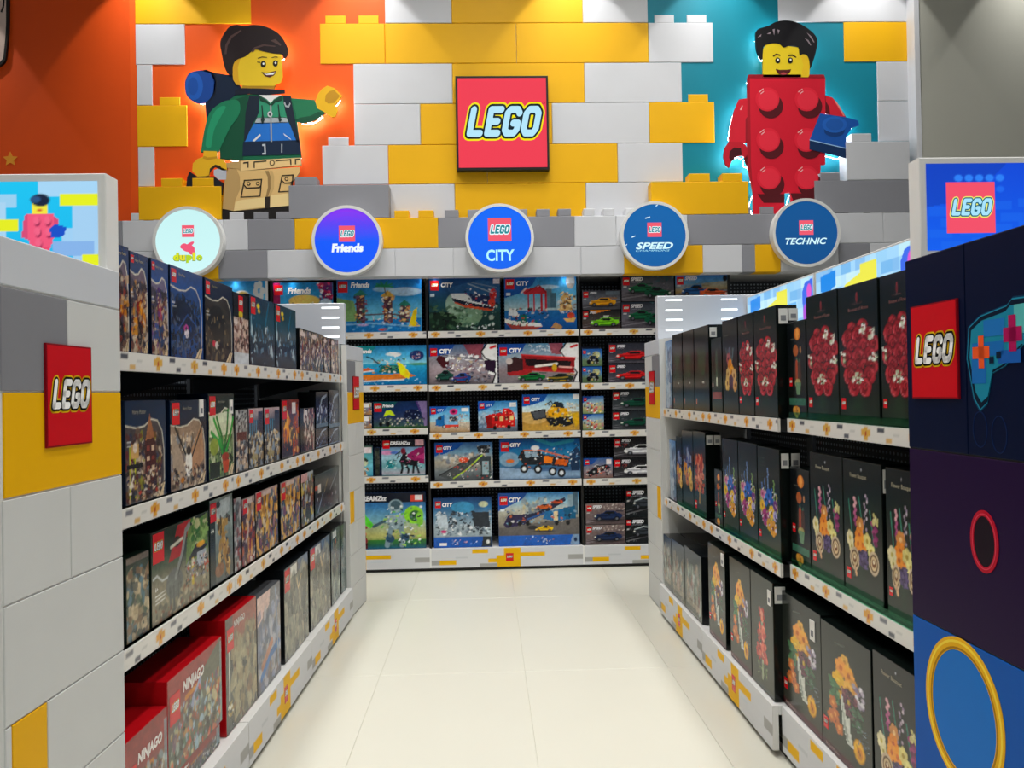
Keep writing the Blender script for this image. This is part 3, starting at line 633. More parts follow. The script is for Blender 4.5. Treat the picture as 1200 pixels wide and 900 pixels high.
@art('friendsA', title=[('Friends', .24, .16, .13, 'ffffff', .2, .05)], logo_at=(.02, .05, .145))
def _(c):
    c.g('1e7cb4', '3a98c4', '50a8b8'); c.r(0, 0, .12, 1, '8a1c50'); c.p([(.78, 0), (1, 0), (1, .35), (.82, .3)], '5a2a6a'); c.b(26, .74, .0, .98, .34, ['b02850', 'd84068', '7a2058', 'e0e0e0'], .02, .05)
    c.e(.52, .36, .26, .12, 'd8b860'); c.p([(.26, .4), (.8, .4), (.78, .75), (.28, .75)], 'd0a848'); c.b(40, .28, .4, .78, .8, ['f0e0b0', 'a07838', 'e8d8c8', 'b84a60', '604830'], .02, .05); c.e(.88, .42, .1, .1, 'b8c8d8'); c.g('3a9050', '2c7a8c', y0=.8, y1=1)
    c.b(30, .05, .75, .95, .98, ['d8d0c0', 'c05a80', '4a8a40', '604a8a'], .02, .05)
@art('friendsB', title=FR, logo_at=(.015, .05, .115))
def _(c):
    c.g('0f5a9c', '2a88c0', '6ab4d0', '88c0c8'); c.e(.8, .25, .2, .08, 'd8e4e8', .5); c.e(.55, .2, .12, .05, 'c0dce8', .5); c.p([(.0, .35), (.2, .42), (.25, .8), (0, .8)], '7aa068'); c.p([(0, .8), (1, .74), (1, 1), (0, 1)], '1a78b8')
    c.l([(0, .86), (.4, .83), (.9, .9)], .03, 'a0d0e0', .5)
    for (x, y0) in ((.28, .3), (.6, .32), (.8, .5)):
        c.r(x - .05, y0, x + .05, .82, '5a3a44'); c.b(26, x - .07, y0, x + .07, .8, ['8a3a48', 'c08a50', '3a2c3c', 'd8a868', '70506a', 'e8d8c0', '2c6a60'], .02, .045)
        c.p([(x - .09, y0 + .02), (x, y0 - .1), (x + .09, y0 + .02)], ['c8a048', 'd09848', '2c7a6a'][int(x * 10) % 3])
    c.l([(.58, .3), (.56, .16)], .02, '5a4030')
    for a in (-2.6, -2.0, -1.2, -.5, 0.1, 3.2): c.l([(.56, .15), (.56 + .1 * math.cos(a), .15 + .1 * math.sin(a) * .9)], .035, '1f7a58')
    c.l([(.3, .68), (.6, .66), (.8, .7)], .025, '5a3c40'); c.p([(.84, .9), (.9, .6), (.95, .55), (.93, .8), (.98, .9)], 'f0c410'); c.b(20, .4, .6, .8, .85, ['d0d8e8', '4a3a6a', 'c08a58'], .012, .03); c.e(.3, .86, .06, .02, 'd0b0d8')
    c.e(.54, .95, .05, .025, 'c85030'); c.b(30, .05, .82, .95, .98, ['3a98d0', '105a98', '80c8e0'], .02, .04, .5); c.e(.96, .07, .025, .04, '0c4a80')
@art('friendsboat', title=[('Friends', .16, .14, .11, 'ffffff', .2, .05)], logo_at=(.0, .06, .13))
def _(c):
    c.g('1a74ac', '48a4cc', '8ac4d4', '2a90b8', '1878a8'); c.p([(0, .0), (.4, .0), (.33, .2), (0, .25)], '1a8a84', .8); c.g('2c9cc0', '1a84b4', '1470a4', y0=.46, y1=1)
    c.e(.9, .48, .12, .03, '4a8a60'); c.p([(.22, .82), (.24, .74), (.8, .72), (.86, .78), (.7, .86), (.25, .88)], 'd07a2c'); c.p([(.14, .6), (.3, .56), (.36, .62), (.16, .68)], 'c85a28'); c.l([(.14, .68), (.36, .64)], .025, 'f0e8e0'); c.l([(.25, .9), (.72, .87)], .03, 'e8e0d8')
    c.p([(.42, .68), (.46, .5), (.7, .5), (.74, .72)], '24685c'); c.b(40, .36, .34, .74, .7, ['1c3c38', 'd8d0c0', '50a080', 'c08a40', '101c20', 'e8e8e8', '8a5a8a'], .015, .04)
    c.l([(.28, .28), (.34, .32), (.42, .46)], .03, '182430'); c.e(.6, .22, .09, .05, 'c8d4dc'); c.p([(.55, .16), (.7, .24), (.62, .3)], 'e0e4e8'); c.p([(.64, .42), (.7, .46), (.8, .72), (.78, .86), (.68, .74)], 'f0d018'); c.e(.88, .26, .085, .13, '24386c'); c.b(12, .82, .18, .94, .34, ['c8c0c8', 'a0506a', '5a6a90'], .015, .03)
    c.b(20, .05, .85, .95, .98, ['70c4dc', '10608c', 'c8e8f0'], .015, .03, .6)
@art('friendsC', 'friendsC2')
def _(c):
    c.g('b8b0a8', '707a88', 'a87c40'); c.b(40, 0, .05, 1, .98, ['30343c', 'd8d0c8', 'c08030', '5a4a6a', 'b04a50', '8aa070'], .05, .12); c.r(.6, .08, .9, .4, 'e0d8d8')
@art('camper', title=[('Friends', .17, .16, .12, 'e8ecf0', .2, .05)], logo_at=(.015, .06, .14))
def _(c):
    c.g('0f2a50', '16305e', '2c3a5a', '3a5a50'); c.p([(0, .0), (.45, .0), (.35, .25), (0, .3)], '0e5a58', .7); c.p([(.82, 0), (1, 0), (1, 1), (.95, 1), (.88, .3)], '7a6a94'); c.l([(.8, 0), (.87, .35)], .04, '5a3a80')
    c.e(.72, .5, .16, .2, '0c1838'); c.b(24, .58, .34, .86, .66, ['c8d4e4', '1c3a78', '8aa0c8', '0a1428'], .01, .02); c.p([(.18, .55), (.24, .34), (.32, .32), (.4, .52)], 'b8d020'); c.e(.29, .62, .06, .12, '283a70'); c.p([(.1, .8), (.14, .6), (.36, .62), (.4, .88), (.12, .92)], '3a4a50')
    c.b(60, .08, .62, .96, .96, ['7a8a68', 'b8b8a0', '304038', '5a6a80', 'd0c8c0', '88a050', '20282c'], .015, .04); c.g('3a6038', '2c5030', y0=.93, y1=1); c.e(.26, .84, .04, .09, '101418'); c.e(.13, .85, .035, .08, '101418')
@art('yellowbee')
def _(c):
    c.g('3a4a30', '58a0a8', '70b8c8', '4890a8'); c.b(30, 0, .05, .55, .4, ['c8b830', '2a3420', 'e0d048', '3a3a28'], .04, .1); c.r(.5, .06, .95, .25, 'd8c8cc'); c.b(30, 0, .45, .75, .62, ['20241c', 'c8d0b0', '5a8a50'], .05, .1); c.e(.3, .82, .35, .17, 'd8981c'); c.b(20, .05, .7, .8, .98, ['f0b828', 'a86a14', 'e8e0c8'], .04, .09)
@art('greyside')
def _(c): c.g('20242a', '2c302c', '24282c'); c.b(14, .1, .1, .9, .9, ['4a4a44', '3a4438'], .04, .07, .7, 2)
@art('dreamA', title=[('DREAMZzz', .2, .1, .1, 'f0f0f4', .15, .06)], logo_at=(.03, .03, .16))
def _(c):
    c.g('3a2c38', '6a8aa8', '94b8c4', '6aa0a8', 'b8a8b4'); c.r(0, 0, 1, .2, '151a24'); c.e(.12, .36, .14, .06, 'c88ab0'); c.e(.3, .36, .1, .04, '4a6ab0'); c.p([(.55, .45), (.8, .25), (1, .2), (1, .7), (.75, .62)], '8a1c58'); c.p([(.75, .5), (1, .38), (1, .55)], 'b83078')
    c.p([(.4, .62), (.5, .36), (.58, .36), (.6, .55), (.85, .6), (.8, .75), (.55, .7)], '181a22'); c.l([(.45, .62), (.48, .8), (.44, .96)], .06, '16181e'); c.l([(.55, .68), (.62, .84), (.6, .97)], .06, '16181e'); c.l([(.74, .7), (.72, .95)], .06, '16181e'); c.l([(.8, .7), (.86, .96)], .055, '20202a')
    c.e(.5, .32, .06, .09, '701c30'); c.l([(.32, .42), (.42, .34), (.36, .52)], .03, '20302c'); c.e(.2, .68, .1, .12, '2c8a90'); c.b(24, .1, .55, .32, .8, ['50b8b8', '1c4a50', 'c8e0e0', '205868'], .015, .035); c.b(24, .4, .4, .95, .8, ['d8d0d4', '3a1c30', 'a04a70', '0e1014'], .012, .03); c.r(.78, .02, .98, .17, 'b89098'); c.g('a8b0b8', '5a8a90', y0=.96, y1=1)
@art('dreamB', title=[('DREAMZzz', .1, .1, .09, 'f0f0f4', .15, .06)], logo_at=(-.01, .06, .1))
def _(c):
    c.g('20407a', '3a78a8', '78a8b8', 'a8a868', '4a7a3c'); c.r(0, 0, 1, .18, '141c2c'); c.p([(0, .5), (.3, .55), (1, .5), (1, .8), (0, .8)], 'b0b070', .5); c.g('3a7a30', '2c6448', '1a5a78', y0=.84, y1=1)
    c.p([(.04, .28), (.14, .3), (.3, .56), (.26, .64), (.12, .48)], '5cc838'); c.l([(.3, .6), (.45, .5)], .05, '48606c'); c.e(.6, .24, .1, .12, '8aa0a8'); c.e(.6, .22, .07, .08, '48606a'); c.p([(.46, .4), (.74, .38), (.7, .64), (.52, .66)], '90a4ac'); c.e(.84, .4, .13, .16, '88c830'); c.e(.86, .42, .08, .1, '3a6a3a'); c.e(.92, .48, .05, .14, '78b838')
    for (x0, x1) in ((.54, .5), (.66, .7)): c.l([(x0, .62), (x1, .78), (x1 - .02, .94)], .09, '7c929c')
    c.e(.52, .82, .06, .07, '2a4c68'); c.e(.72, .8, .06, .07, '2a4c68'); c.b(60, .4, .25, .95, .95, ['c8d4d8', '28404a', '60b048', '5a7078', '1c2c34', 'a0c860', 'e0e8e8'], .015, .04)
    c.p([(0, .45), (.1, .5), (.2, .75), (.22, 1), (0, 1)], '5a1c28'); c.e(.06, .52, .08, .1, 'a04030'); c.b(14, 0, .6, .2, .95, ['8a3038', '3a1420', 'c07050'], .02, .05); c.r(.8, .04, .97, .16, 'c8483c'); c.r(.86, .05, .96, .14, 'e0d0d0')
@art('cityboat', title=CT(.17, .14, .085), logo_at=(.02, .06, .12))
def _(c):
    c.g('14427c', '1c4a74', '20505c', '20403c', '1c3430'); c.p([(.25, .2), (.7, .05), (1, .1), (1, .5), (.4, .5)], '2c5a88', .8); c.e(.5, .68, .25, .24, '88a888', .7); c.e(.35, .5, .12, .2, 'a0bca8', .7); c.b(40, .2, .45, .98, .98, ['c0d0c0', '5a8470', '1c3a30', '88a898', '30584c'], .02, .06, .6)
    c.p([(.3, .3), (.5, .3), (.62, .4), (.92, .56), (.9, .62), (.6, .56), (.34, .46)], 'd8dce0'); c.p([(.34, .42), (.6, .5), (.92, .58), (.88, .64), (.5, .56), (.36, .48)], 'c0502c'); c.p([(.32, .38), (.6, .48), (.9, .56), (.9, .6), (.5, .52), (.34, .45)], '182438'); c.p([(.56, .3), (.86, .36), (.88, .54), (.6, .44)], '1c2c58'); c.e(.9, .32, .05, .1, 'c02c28'); c.e(.88, .48, .05, .08, 'c8402c'); c.b(30, .5, .2, .95, .55, ['e0e0e4', '1c2840', '5a6a80', 'c83a30', '0e1620'], .012, .03); c.l([(.55, .12), (.9, .3)], .014, 'a0b0bc'); c.l([(.6, .1), (.95, .2)], .01, '80909c')
    c.e(.18, .82, .22, .18, '162c20'); c.b(30, .02, .55, .45, .98, ['20402c', '3a5a44', '101c18', '4a6a4c'], .03, .06, .8); c.b(10, .3, .85, .95, .97, ['101418', 'c8d0d0'], .02, .04); c.r(.02, .3, .08, .36, 'c8d4dc'); c.r(.9, .03, .99, .13, 'd0c8d0')
@art('cityharbor', title=CT(.17, .13, .085), logo_at=(.02, .05, .12))
def _(c):
    c.g('1c78b8', '5aa4c8', 'a8b8b8', '8a98a0'); c.p([(0, 0), (.45, 0), (.4, .15), (.2, .32), (0, .4)], '1656a0'); c.e(.6, .2, .15, .04, 'd0e0e8', .6); c.r(.58, .24, .66, .6, '5a7888'); c.r(.64, .32, .72, .6, '486878'); c.g('1f6aa4', '145a98', '0f4a88', y0=.64, y1=1)
    for x in (.32, .4, .5, .56): c.r(x, .28, x + .025, .66, 'b02430')
    c.p([(.24, .26), (.5, .18), (.58, .26), (.56, .32), (.28, .34)], 'b82834'); c.l([(.3, .3), (.48, .16), (.58, .3)], .015, '701820'); c.l([(.24, .3), (.3, .22)], .03, 'e0c8c8')
    c.p([(.76, .64), (.78, .4), (.84, .3), (.92, .4), (.94, .66)], 'c8a468'); c.b(40, .74, .3, .98, .68, ['8a5a38', 'e0c890', '504030', 'd8b888', '784830', 'b8c0c4'], .015, .04); c.e(.92, .1, .06, .14, 'b0a090', .8)
    c.p([(.0, .84), (.22, .9), (.52, .94), (.4, 1), (.1, .98)], '9a4038'); c.p([(.0, .78), (.1, .82), (.5, .88), (.52, .94), (.2, .92), (0, .86)], 'd8d8d0'); c.p([(.05, .72), (.07, .6), (.16, .6), (.2, .76)], 'd0d4d8'); c.r(.22, .72, .3, .86, '0f6a5c'); c.b(40, .05, .58, .6, .92, ['303c48', 'c8c4bc', '1c6a60', 'b84a30', '8a949c', '101820'], .012, .035)
    c.p([(.64, .96), (.7, .86), (.8, .94), (.78, 1)], 'b08858'); c.e(.92, .74, .05, .06, 'c84828'); c.p([(.82, .8), (.99, .78), (.96, .86), (.86, .86)], 'd0a860'); c.r(.88, .03, .98, .14, 'b8c0c8'); c.r(.02, .3, .08, .35, 'c8d4dc')
def puz(c):
    c.p([(.84, 0), (1, 0), (1, 1), (.93, 1), (.96, .8), (.86, .75), (.9, .45), (.8, .42), (.76, .2), (.82, .1)], 'd8d8d8'); c.l([(.84, 0), (.76, .2), (.82, .36), (.9, .42), (.88, .5), (.97, .75), (.92, 1)], .035, '101014'); c.l([(.9, .1), (.97, .06)], .06, 'c82028')
@art('pit', title=CT(.15, .17, .12), logo_at=(.02, .09, .1))
def _(c):
    c.g('4a6a90', '8a8890', '9a8a90', '6a6468'); c.p([(0, 0), (.38, 0), (.3, .24), (0, .3)], '1a4a94'); c.p([(.5, .0), (.8, 0), (.75, .4), (.6, .3)], '8a2c34', .8); puz(c)
    c.p([(.1, .38), (.14, .26), (.28, .34), (.3, .58), (.2, .6)], '4a1820'); c.p([(.8, .4), (.98, .42), (.96, .74), (.82, .66)], '2c1830'); c.b(70, .26, .26, .8, .66, ['d8d8dc', 'a0a0a8', '8a5a60', '3a3a44', 'c0b090', 'e8e8ec', '605a70'], .02, .05); c.l([(.2, .26), (.8, .4)], .02, '403c44')
    car(c, .22, .78, .26, .3, '1c4a40', '0c2420'); car(c, .46, .84, .28, .28, '204a90', '701c24'); c.b(16, .55, .68, .9, .95, ['20222a', '44485a', '8a8c98'], .02, .05)
@art('redtruck', title=CT(.13, .17, .12), logo_at=(.015, .09, .09))
def _(c):
    c.g('5a88a8', '8a98a4', '8a7c80', '7a7478'); c.p([(0, 0), (.34, 0), (.28, .22), (0, .3)], '1a4a94'); c.b(26, .38, .05, .68, .22, ['a8b4c0', 'd0d4d8', '5a6a80'], .02, .05, .7); c.p([(.62, 0), (.8, 0), (.8, .3), (.66, .26)], '902830', .8); puz(c)
    c.p([(.28, .28), (.95, .38), (.93, .74), (.28, .66)], '8c1c20'); c.p([(.32, .38), (.9, .46), (.88, .64), (.34, .56)], '241418'); c.l([(.28, .28), (.95, .38)], .035, 'c83030'); c.l([(.3, .66), (.93, .74)], .05, 'b02428'); c.p([(.1, .78), (.1, .42), (.2, .32), (.3, .4), (.3, .78)], '3c2224'); c.e(.13, .44, .04, .08, 'c0b4b0'); c.p([(.1, .72), (.4, .66), (.42, .8), (.12, .8)], '9c2428')
    c.l([(.46, .58), (.72, .52)], .06, 'd8d0c8'); c.e(.69, .62, .03, .1, 'c09a20'); car(c, .4, .84, .34, .24, '157038', '083c1c'); car(c, .75, .88, .34, .24, '28382c', 'a88a1c'); c.l([(.75, .6), (.9, .62)], .04, 'e0a8a0')
def citysmall(c, sky, ground, hz=.6):
    c.g(*sky, y1=hz); c.g(*ground, y0=hz); c.p([(0, 0), (.45, 0), (.38, .18), (.15, .3), (0, .34)], '1a58a8')
@art('donut', title=[('CITY', .2, .15, .09, 'd8e4f0', .12, .04)], logo_at=(.04, .08, .12))
def _(c):
    citysmall(c, SKY, ('b8b4a8', 'b09068')); c.p([(.14, .74), (.16, .5), (.28, .36), (.36, .32), (.38, .78)], '1c6aa8'); c.p([(.36, .3), (.7, .36), (.7, .74), (.38, .8)], '78a8c8'); c.r(.5, .4, .68, .56, '344450'); c.b(16, .48, .38, .72, .6, ['e0d8d0', '5a3a40', 'c8b0a0'], .02, .04); c.e(.6, .21, .1, .12, 'd02c78'); c.e(.6, .21, .04, .05, '5a1838'); c.r(.2, .4, .3, .52, '304050')
    for x in (.36, .66): c.e(x, .78, .05, .07, '101418'); c.e(x, .78, .025, .035, 'c8ccd0')
    c.r(.8, .06, .97, .22, 'e0e0e0'); c.b(24, .75, .3, .98, .9, ['c8c0b0', '8a8478', 'a86a50', 'd8d0c4'], .02, .05, .8); c.p([(.38, .72), (.72, .7), (.72, .78), (.38, .82)], 'c84030')
@art('bus', title=[('CITY', .2, .14, .08, 'd8e4f0', .12, .04)], logo_at=(.04, .07, .12))
def _(c):
    citysmall(c, ('2c74ac', '6aa8cc', 'b0c0c8'), ('78889a', '5a6472')); c.b(20, .0, .4, .2, .85, ['7a94b0', '50687c', 'a8b8c4'], .03, .07, .7, 1.6); c.p([(.18, .5), (.3, .44), (.62, .38), (.64, .24), (.8, .26), (.92, .42), (.94, .84), (.22, .9)], 'c41c1c'); c.p([(.18, .5), (.34, .5), (.36, .9), (.22, .9)], '8c1414')
    for i in range(4): c.r(.42 + .13 * i, .52 - .01 * i, .5 + .13 * i, .66 - .01 * i, 'd8b878' if i % 2 else '5a2420')
    c.b(30, .38, .3, .92, .85, ['e8c8a0', '701010', 'e05040', '30181a', 'f0e0d0'], .012, .035); c.e(.42, .88, .05, .07, '101012'); c.e(.78, .86, .05, .07, '101012'); c.r(.8, .05, .97, .2, 'd8d8d8'); c.b(10, .4, .3, .6, .42, ['203050', 'c0a080', '303038'], .02, .04)
@art('dozer', title=CT(.16, .14, .09), logo_at=(.03, .07, .1))
def _(c):
    citysmall(c, ('3a88c0', '98c0d4', 'c8d0cc'), ('b89a5c', 'a88038', 'c09a48'), .5); c.e(.2, .68, .22, .14, 'c8a868', .8); c.p([(.14, .48), (.4, .4), (.42, .66), (.2, .72)], '34363a'); c.p([(.18, .5), (.38, .44), (.4, .62), (.22, .68)], '50545a')
    c.p([(.42, .5), (.5, .34), (.78, .4), (.8, .56), (.66, .66), (.46, .62)], 'd8a010'); c.p([(.5, .34), (.56, .2), (.7, .24), (.74, .4)], '283038'); c.l([(.4, .3), (.5, .2), (.56, .36)], .03, '20242a'); c.e(.72, .78, .16, .12, '181a1c'); c.p([(.4, .66), (.86, .62), (.88, .82), (.5, .9)], '202226'); c.b(46, .4, .25, .9, .9, ['e8b828', '14161a', '9a7410', '4a4e54', 'c0c4c4', 'f0d060'], .015, .04); c.p([(.86, .56), (.96, .5), (.99, .8), (.92, .94)], 'c8a020'); c.r(.88, .02, .99, .14, 'e0e0e0'); c.b(12, .78, .25, .98, .4, ['b0a890', 'd8d0c0'], .02, .05, .7)
@art('moto', logo_at=(.05, .1, .14))
def _(c):
    c.g('1c5090', '3a70a8', '6a8060', '50684a'); c.e(.7, .35, .2, .2, 'b0b070', .8); c.p([(.2, .75), (.4, .4), (.7, .4), (.85, .7)], '1c2028'); c.e(.32, .75, .1, .16, '101216'); c.e(.74, .74, .1, .16, '101216'); c.b(30, .25, .25, .9, .85, ['d8d8d0', '20304c', 'c8b060', '8a9098', '101418'], .03, .07)
@art('racer', logo_at=(.05, .1, .14))
def _(c):
    c.g('3a70b0', '8aa8b8', 'a8a078', '688058'); c.p([(0, 0), (.5, 0), (0, .4)], '1a4a94'); c.b(50, .1, .35, .98, .95, ['d8c040', 'c84a3c', 'e0e0d8', '3c5a40', '20242c', '90a0a8', 'b06080'], .04, .09)
@art('plane', logo_at=(.06, .08, .14))
def _(c):
    c.g('3a5a88', '7a7a88', '8a6a60'); c.p([(0, 0), (.5, 0), (.3, .3), (0, .4)], '1f4c90'); c.p([(.08, .75), (.4, .45), (.8, .3), (.95, .5), (.6, .7), (.2, .95)], '20242c'); c.b(36, .1, .35, .95, .9, ['d8d8d8', 'a03c34', '101418', '8a8c94', 'c0b0a8', 'd06a40'], .03, .07); c.r(.8, .05, .97, .3, 'd0c8c8')
@art('stunt', title=CT(.15, .14, .085), logo_at=(.03, .07, .11))
def _(c):
    c.g('2c5a90', '6a90a8', 'a09888', '70787c', '484c50'); c.p([(0, 0), (.5, 0), (.4, .16), (.15, .3), (0, .35)], '18509a'); c.b(30, .05, .3, .95, .55, ['c8b8a0', '8a7a6a', '5a6a80', 'b0905c', 'd0d0cc'], .03, .07, .7, 1.4); c.p([(.05, .86), (.5, .5), (.82, .3), (.88, .4), (.5, .8), (.3, .98)], '4a4e50'); c.l([(.32, .94), (.55, .72), (.82, .34)], .03, 'a8c838'); c.l([(.08, .86), (.5, .5)], .02, '20242a'); c.p([(.78, .4), (.97, .36), (.97, .95), (.8, .95)], '3a4448'); c.r(.82, .5, .93, .85, '8aa0a8'); c.e(.5, .46, .08, .07, 'd0502c'); c.b(16, .4, .36, .6, .54, ['e0703c', '30201c', 'c8c0b8'], .015, .03); c.b(40, .2, .5, .98, .95, ['2c3034', 'b0b4b4', '70605a', 'c84a3c', '5a7a6a', 'd8d8d0'], .012, .035)
    c.p([(.72, .1), (.96, .08), (.94, .3), (.76, .3)], '30343a'); c.b(12, .74, .1, .96, .3, ['e0e0e0', '101214', '8a9094'], .02, .04)
@art('arctic', title=CT(.13, .14, .1), logo_at=(.02, .07, .1))
def _(c):
    c.g('0f4a84', '1a6a9c', '2a7a98', '3a5a80', '7a94b0'); c.l([(.45, 0), (.65, .15), (.9, .05)], .09, '2c98a0', .5); c.p([(0, 0), (.3, 0), (.25, .2), (0, .3)], '154a8c'); c.e(.12, .5, .12, .18, '8aa4b8', .7); c.g('6a88a8', '8aa4bc', '5a7898', y0=.8, y1=1); c.p([(.0, .7), (.4, .76), (.6, 1), (0, 1)], '90a8c0', .8)
    c.p([(.22, .46), (.28, .26), (.5, .3), (.56, .44), (.54, .66), (.3, .64)], '20262c'); c.p([(.3, .3), (.46, .32), (.48, .44), (.32, .46)], '8aa0b0'); c.p([(.5, .38), (.86, .5), (.84, .72), (.5, .64)], '2c2c30'); c.p([(.55, .42), (.66, .45), (.64, .62), (.54, .6)], 'e07818'); c.p([(.7, .5), (.85, .54), (.82, .68), (.68, .64)], 'c85f1c'); c.l([(.3, .28), (.5, .28), (.86, .48)], .03, 'd06a20')
    for (x, y) in ((.3, .74), (.47, .76), (.65, .82), (.76, .86)): c.e(x, y, .05, .11, '101216'); c.e(x, y, .025, .055, 'c8ccd0')
    c.b(40, .24, .2, .88, .7, ['e0e0e0', '101418', '585c64', 'e89030', 'a83c1c'], .01, .03); c.e(.44, .22, .05, .06, 'e8e8ec'); c.e(.13, .54, .05, .05, 'c86a28'); c.p([(.86, .4), (.95, .2), (1, .35), (.98, .8), (.88, .8)], '243a58'); c.b(14, .85, .1, .99, .6, ['d0dce8', '1c3048', '5a8ab0'], .015, .035)
@art('hospital', title=CT(.15, .14, .08), logo_at=(.03, .07, .1))
def _(c):
    c.g('143a6c', '2a6a98', '6a8aa0', '9aa8b0', '8a98a0', '5a6a74'); c.e(.5, .2, .2, .12, '3c90b8', .8); c.b(130, .05, .28, .98, .74, ['d8dce0', '20262e', '8a98a4', '3a444e', 'b8c4cc', '101418', '5a6a78'], .015, .045); c.e(.86, .14, .08, .06, 'b8c0a0'); c.p([(.66, .3), (.95, .3), (.97, .6), (.7, .58)], '2c343c'); c.p([(.05, .36), (.22, .34), (.25, .6), (.08, .6)], 'b8c4cc'); c.e(.17, .68, .05, .03, 'c02c70'); c.r(0, .79, 1, 1, '1858a8'); c.r(.1, .9, .22, .97, 'd8dce0'); c.b(14, .3, .85, .75, .95, ['c8d4e4', '6a8ac0', 'e0b0a0', '203a70'], .012, .025); c.p([(.85, .79), (1, .79), (1, 1), (.82, 1)], '2c3438'); c.e(.93, .9, .03, .04, 'd8dcd8')
@art('transporter', title=CT(.13, .13, .085), logo_at=(.02, .06, .095))
def _(c):
    c.g('3a80b8', '88b0c4', 'b0b0a4', '908c80', '706c68', '5c5858', '504c4c'); c.p([(0, 0), (.36, 0), (.3, .12), (.12, .26), (0, .34)], '1a4e98'); c.b(20, .3, .1, .6, .42, ['b8a878', '8a98a0', 'd0c8b0', '6a7884'], .03, .06, .7, 1.8); c.r(.86, .05, .94, .45, '88a0ac'); c.r(.92, .0, .99, .42, '506878'); c.p([(0, .66), (1, .48), (1, .8), (0, .8)], '605c5a', .9)
    c.p([(.1, .5), (.5, .36), (.82, .1), (.84, .16), (.56, .42), (.2, .62)], '242c48'); c.p([(.06, .6), (.12, .42), (.36, .4), (.38, .58), (.1, .66)], '30284a'); c.l([(.36, .5), (.6, .38)], .03, '2c5a98'); car(c, .56, .27, .2, .12, 'd0682c', '70301c'); car(c, .72, .18, .16, .1, 'c0502c', '60281c'); c.p([(.55, .5), (.58, .36), (.95, .28), (.96, .5), (.7, .55)], '1a6a9c'); c.p([(.8, .3), (.95, .26), (.96, .5), (.84, .52)], '145c80'); c.r(.68, .36, .74, .54, 'd0c098'); c.b(40, .08, .3, .95, .6, ['1c2030', '78a0b8', 'c8c8c8', '3c5a80', 'c86a38', '101420'], .01, .03)
    for x in (.14, .26, .36, .72, .86): c.e(x, .58, .025, .045, '101014')
    car(c, .56, .68, .22, .12, 'e8b810', '907008'); c.e(.42, .66, .06, .04, '2c2c30'); c.r(0, .8, 1, 1, '1a5cae'); c.b(20, .32, .83, .75, .96, ['d8c8a0', '20304c', 'c0d0e0', '8a4a40', '30406a'], .01, .022); c.p([(.92, .8), (1, .8), (1, 1), (.88, 1)], '7a94b0'); c.e(.95, .9, .02, .04, '142c50'); c.r(.02, .3, .08, .35, 'c8d4dc')

# ------------------------------------------------------------------ what stands on the shelves (metres)
# gondola rows: (start along the aisle, end along the aisle, top height, picture, near section?, label)
L1 = [
    (1.845, 1.927, 1.557, 'wizflyB', 0, 'dark blue box with red figure, half hidden behind the left end panel, top shelf'),
    (1.929, 2.029, 1.552, 'wizflyA', 0, 'dark blue box showing a red and gold winged figure, second on the left top shelf'),
    (2.043, 2.150, 1.554, 'wizflyA2', 0, 'blue box showing a purple and maroon winged figure, left top shelf'),
    (2.158, 2.392, 1.556, 'beastA', 0, 'wide blue box with a dark beast and a small pink face, left top shelf'),
    (2.405, 2.652, 1.557, 'beastB', 0, 'wide navy box with a black and brown beast picture, left top shelf'),
    (2.656, 2.814, 1.546, 'batblack', 0, 'small black box with yellow oval emblem over a pinkish picture, left top shelf'),
    (2.821, 3.129, 1.558, 'batteal', 0, 'dark teal box with yellow ovals, nearer one of two alike beside the small black box'),
    (3.134, 3.447, 1.560, 'batteal2', 0, 'dark teal box with yellow ovals, farther one of two alike, before the shelf gap'),
    (3.504, 3.704, 1.494, 'heroA', 0, 'short brown patterned box, nearest of four at the far end of left top shelf'),
    (3.711, 3.945, 1.495, 'heroB', 0, 'short brown patterned box, second of four at the far end of left top shelf'),
    (3.963, 4.118, 1.490, 'heroC', 0, 'short brown patterned box, third of four at the far end of left top shelf'),
    (4.128, 4.318, 1.491, 'heroC2', 0, 'short brown patterned box, farthest on the left top shelf beside the white panel'),
]
L2 = [
    (1.894, 2.122, 1.195, 'wizhouse', 0, 'navy box with a tall dark red house picture, nearest on the left second shelf'),
    (2.146, 2.406, 1.193, 'wizowl', 0, 'navy box with a brown winged bird picture and white tag, left second shelf'),
    (2.420, 2.652, 1.210, 'wizplant', 0, 'green box with a leafy potted plant picture, left second shelf'),
    (2.657, 2.790, 1.156, 'hpgray', 0, 'narrow grey box with a dark red band, beside the leafy plant box'),
    (2.794, 2.963, 1.158, 'hpblue', 0, 'teal and blue box with tall bars, nearer one of two alike on left second shelf'),
    (2.973, 3.179, 1.157, 'hpblue2', 0, 'teal and blue box with tall bars, farther one of two alike on left second shelf'),
    (3.204, 3.474, 1.184, 'orangebird', 0, 'dark box with a large orange bird shape, left second shelf'),
    (3.494, 3.758, 1.143, 'silverfig', 0, 'dark box with a silvery pink picture, beyond the orange bird box'),
    (3.772, 4.024, 1.043, 'navysm', 0, 'low navy box under another, nearer stack at far end of left second shelf'),
    (4.043, 4.311, 1.031, 'navysm2', 0, 'low navy box under another, farthest stack on left second shelf'),
]
L2u = [
    (3.784, 4.038, 1.216, 'navysm3', 0, 'navy box with pale streaks on top of the nearer stack, left second shelf'),
    (4.058, 4.322, 1.225, 'navysm4', 0, 'navy box with pale streaks on top of the farthest stack, left second shelf'),
]
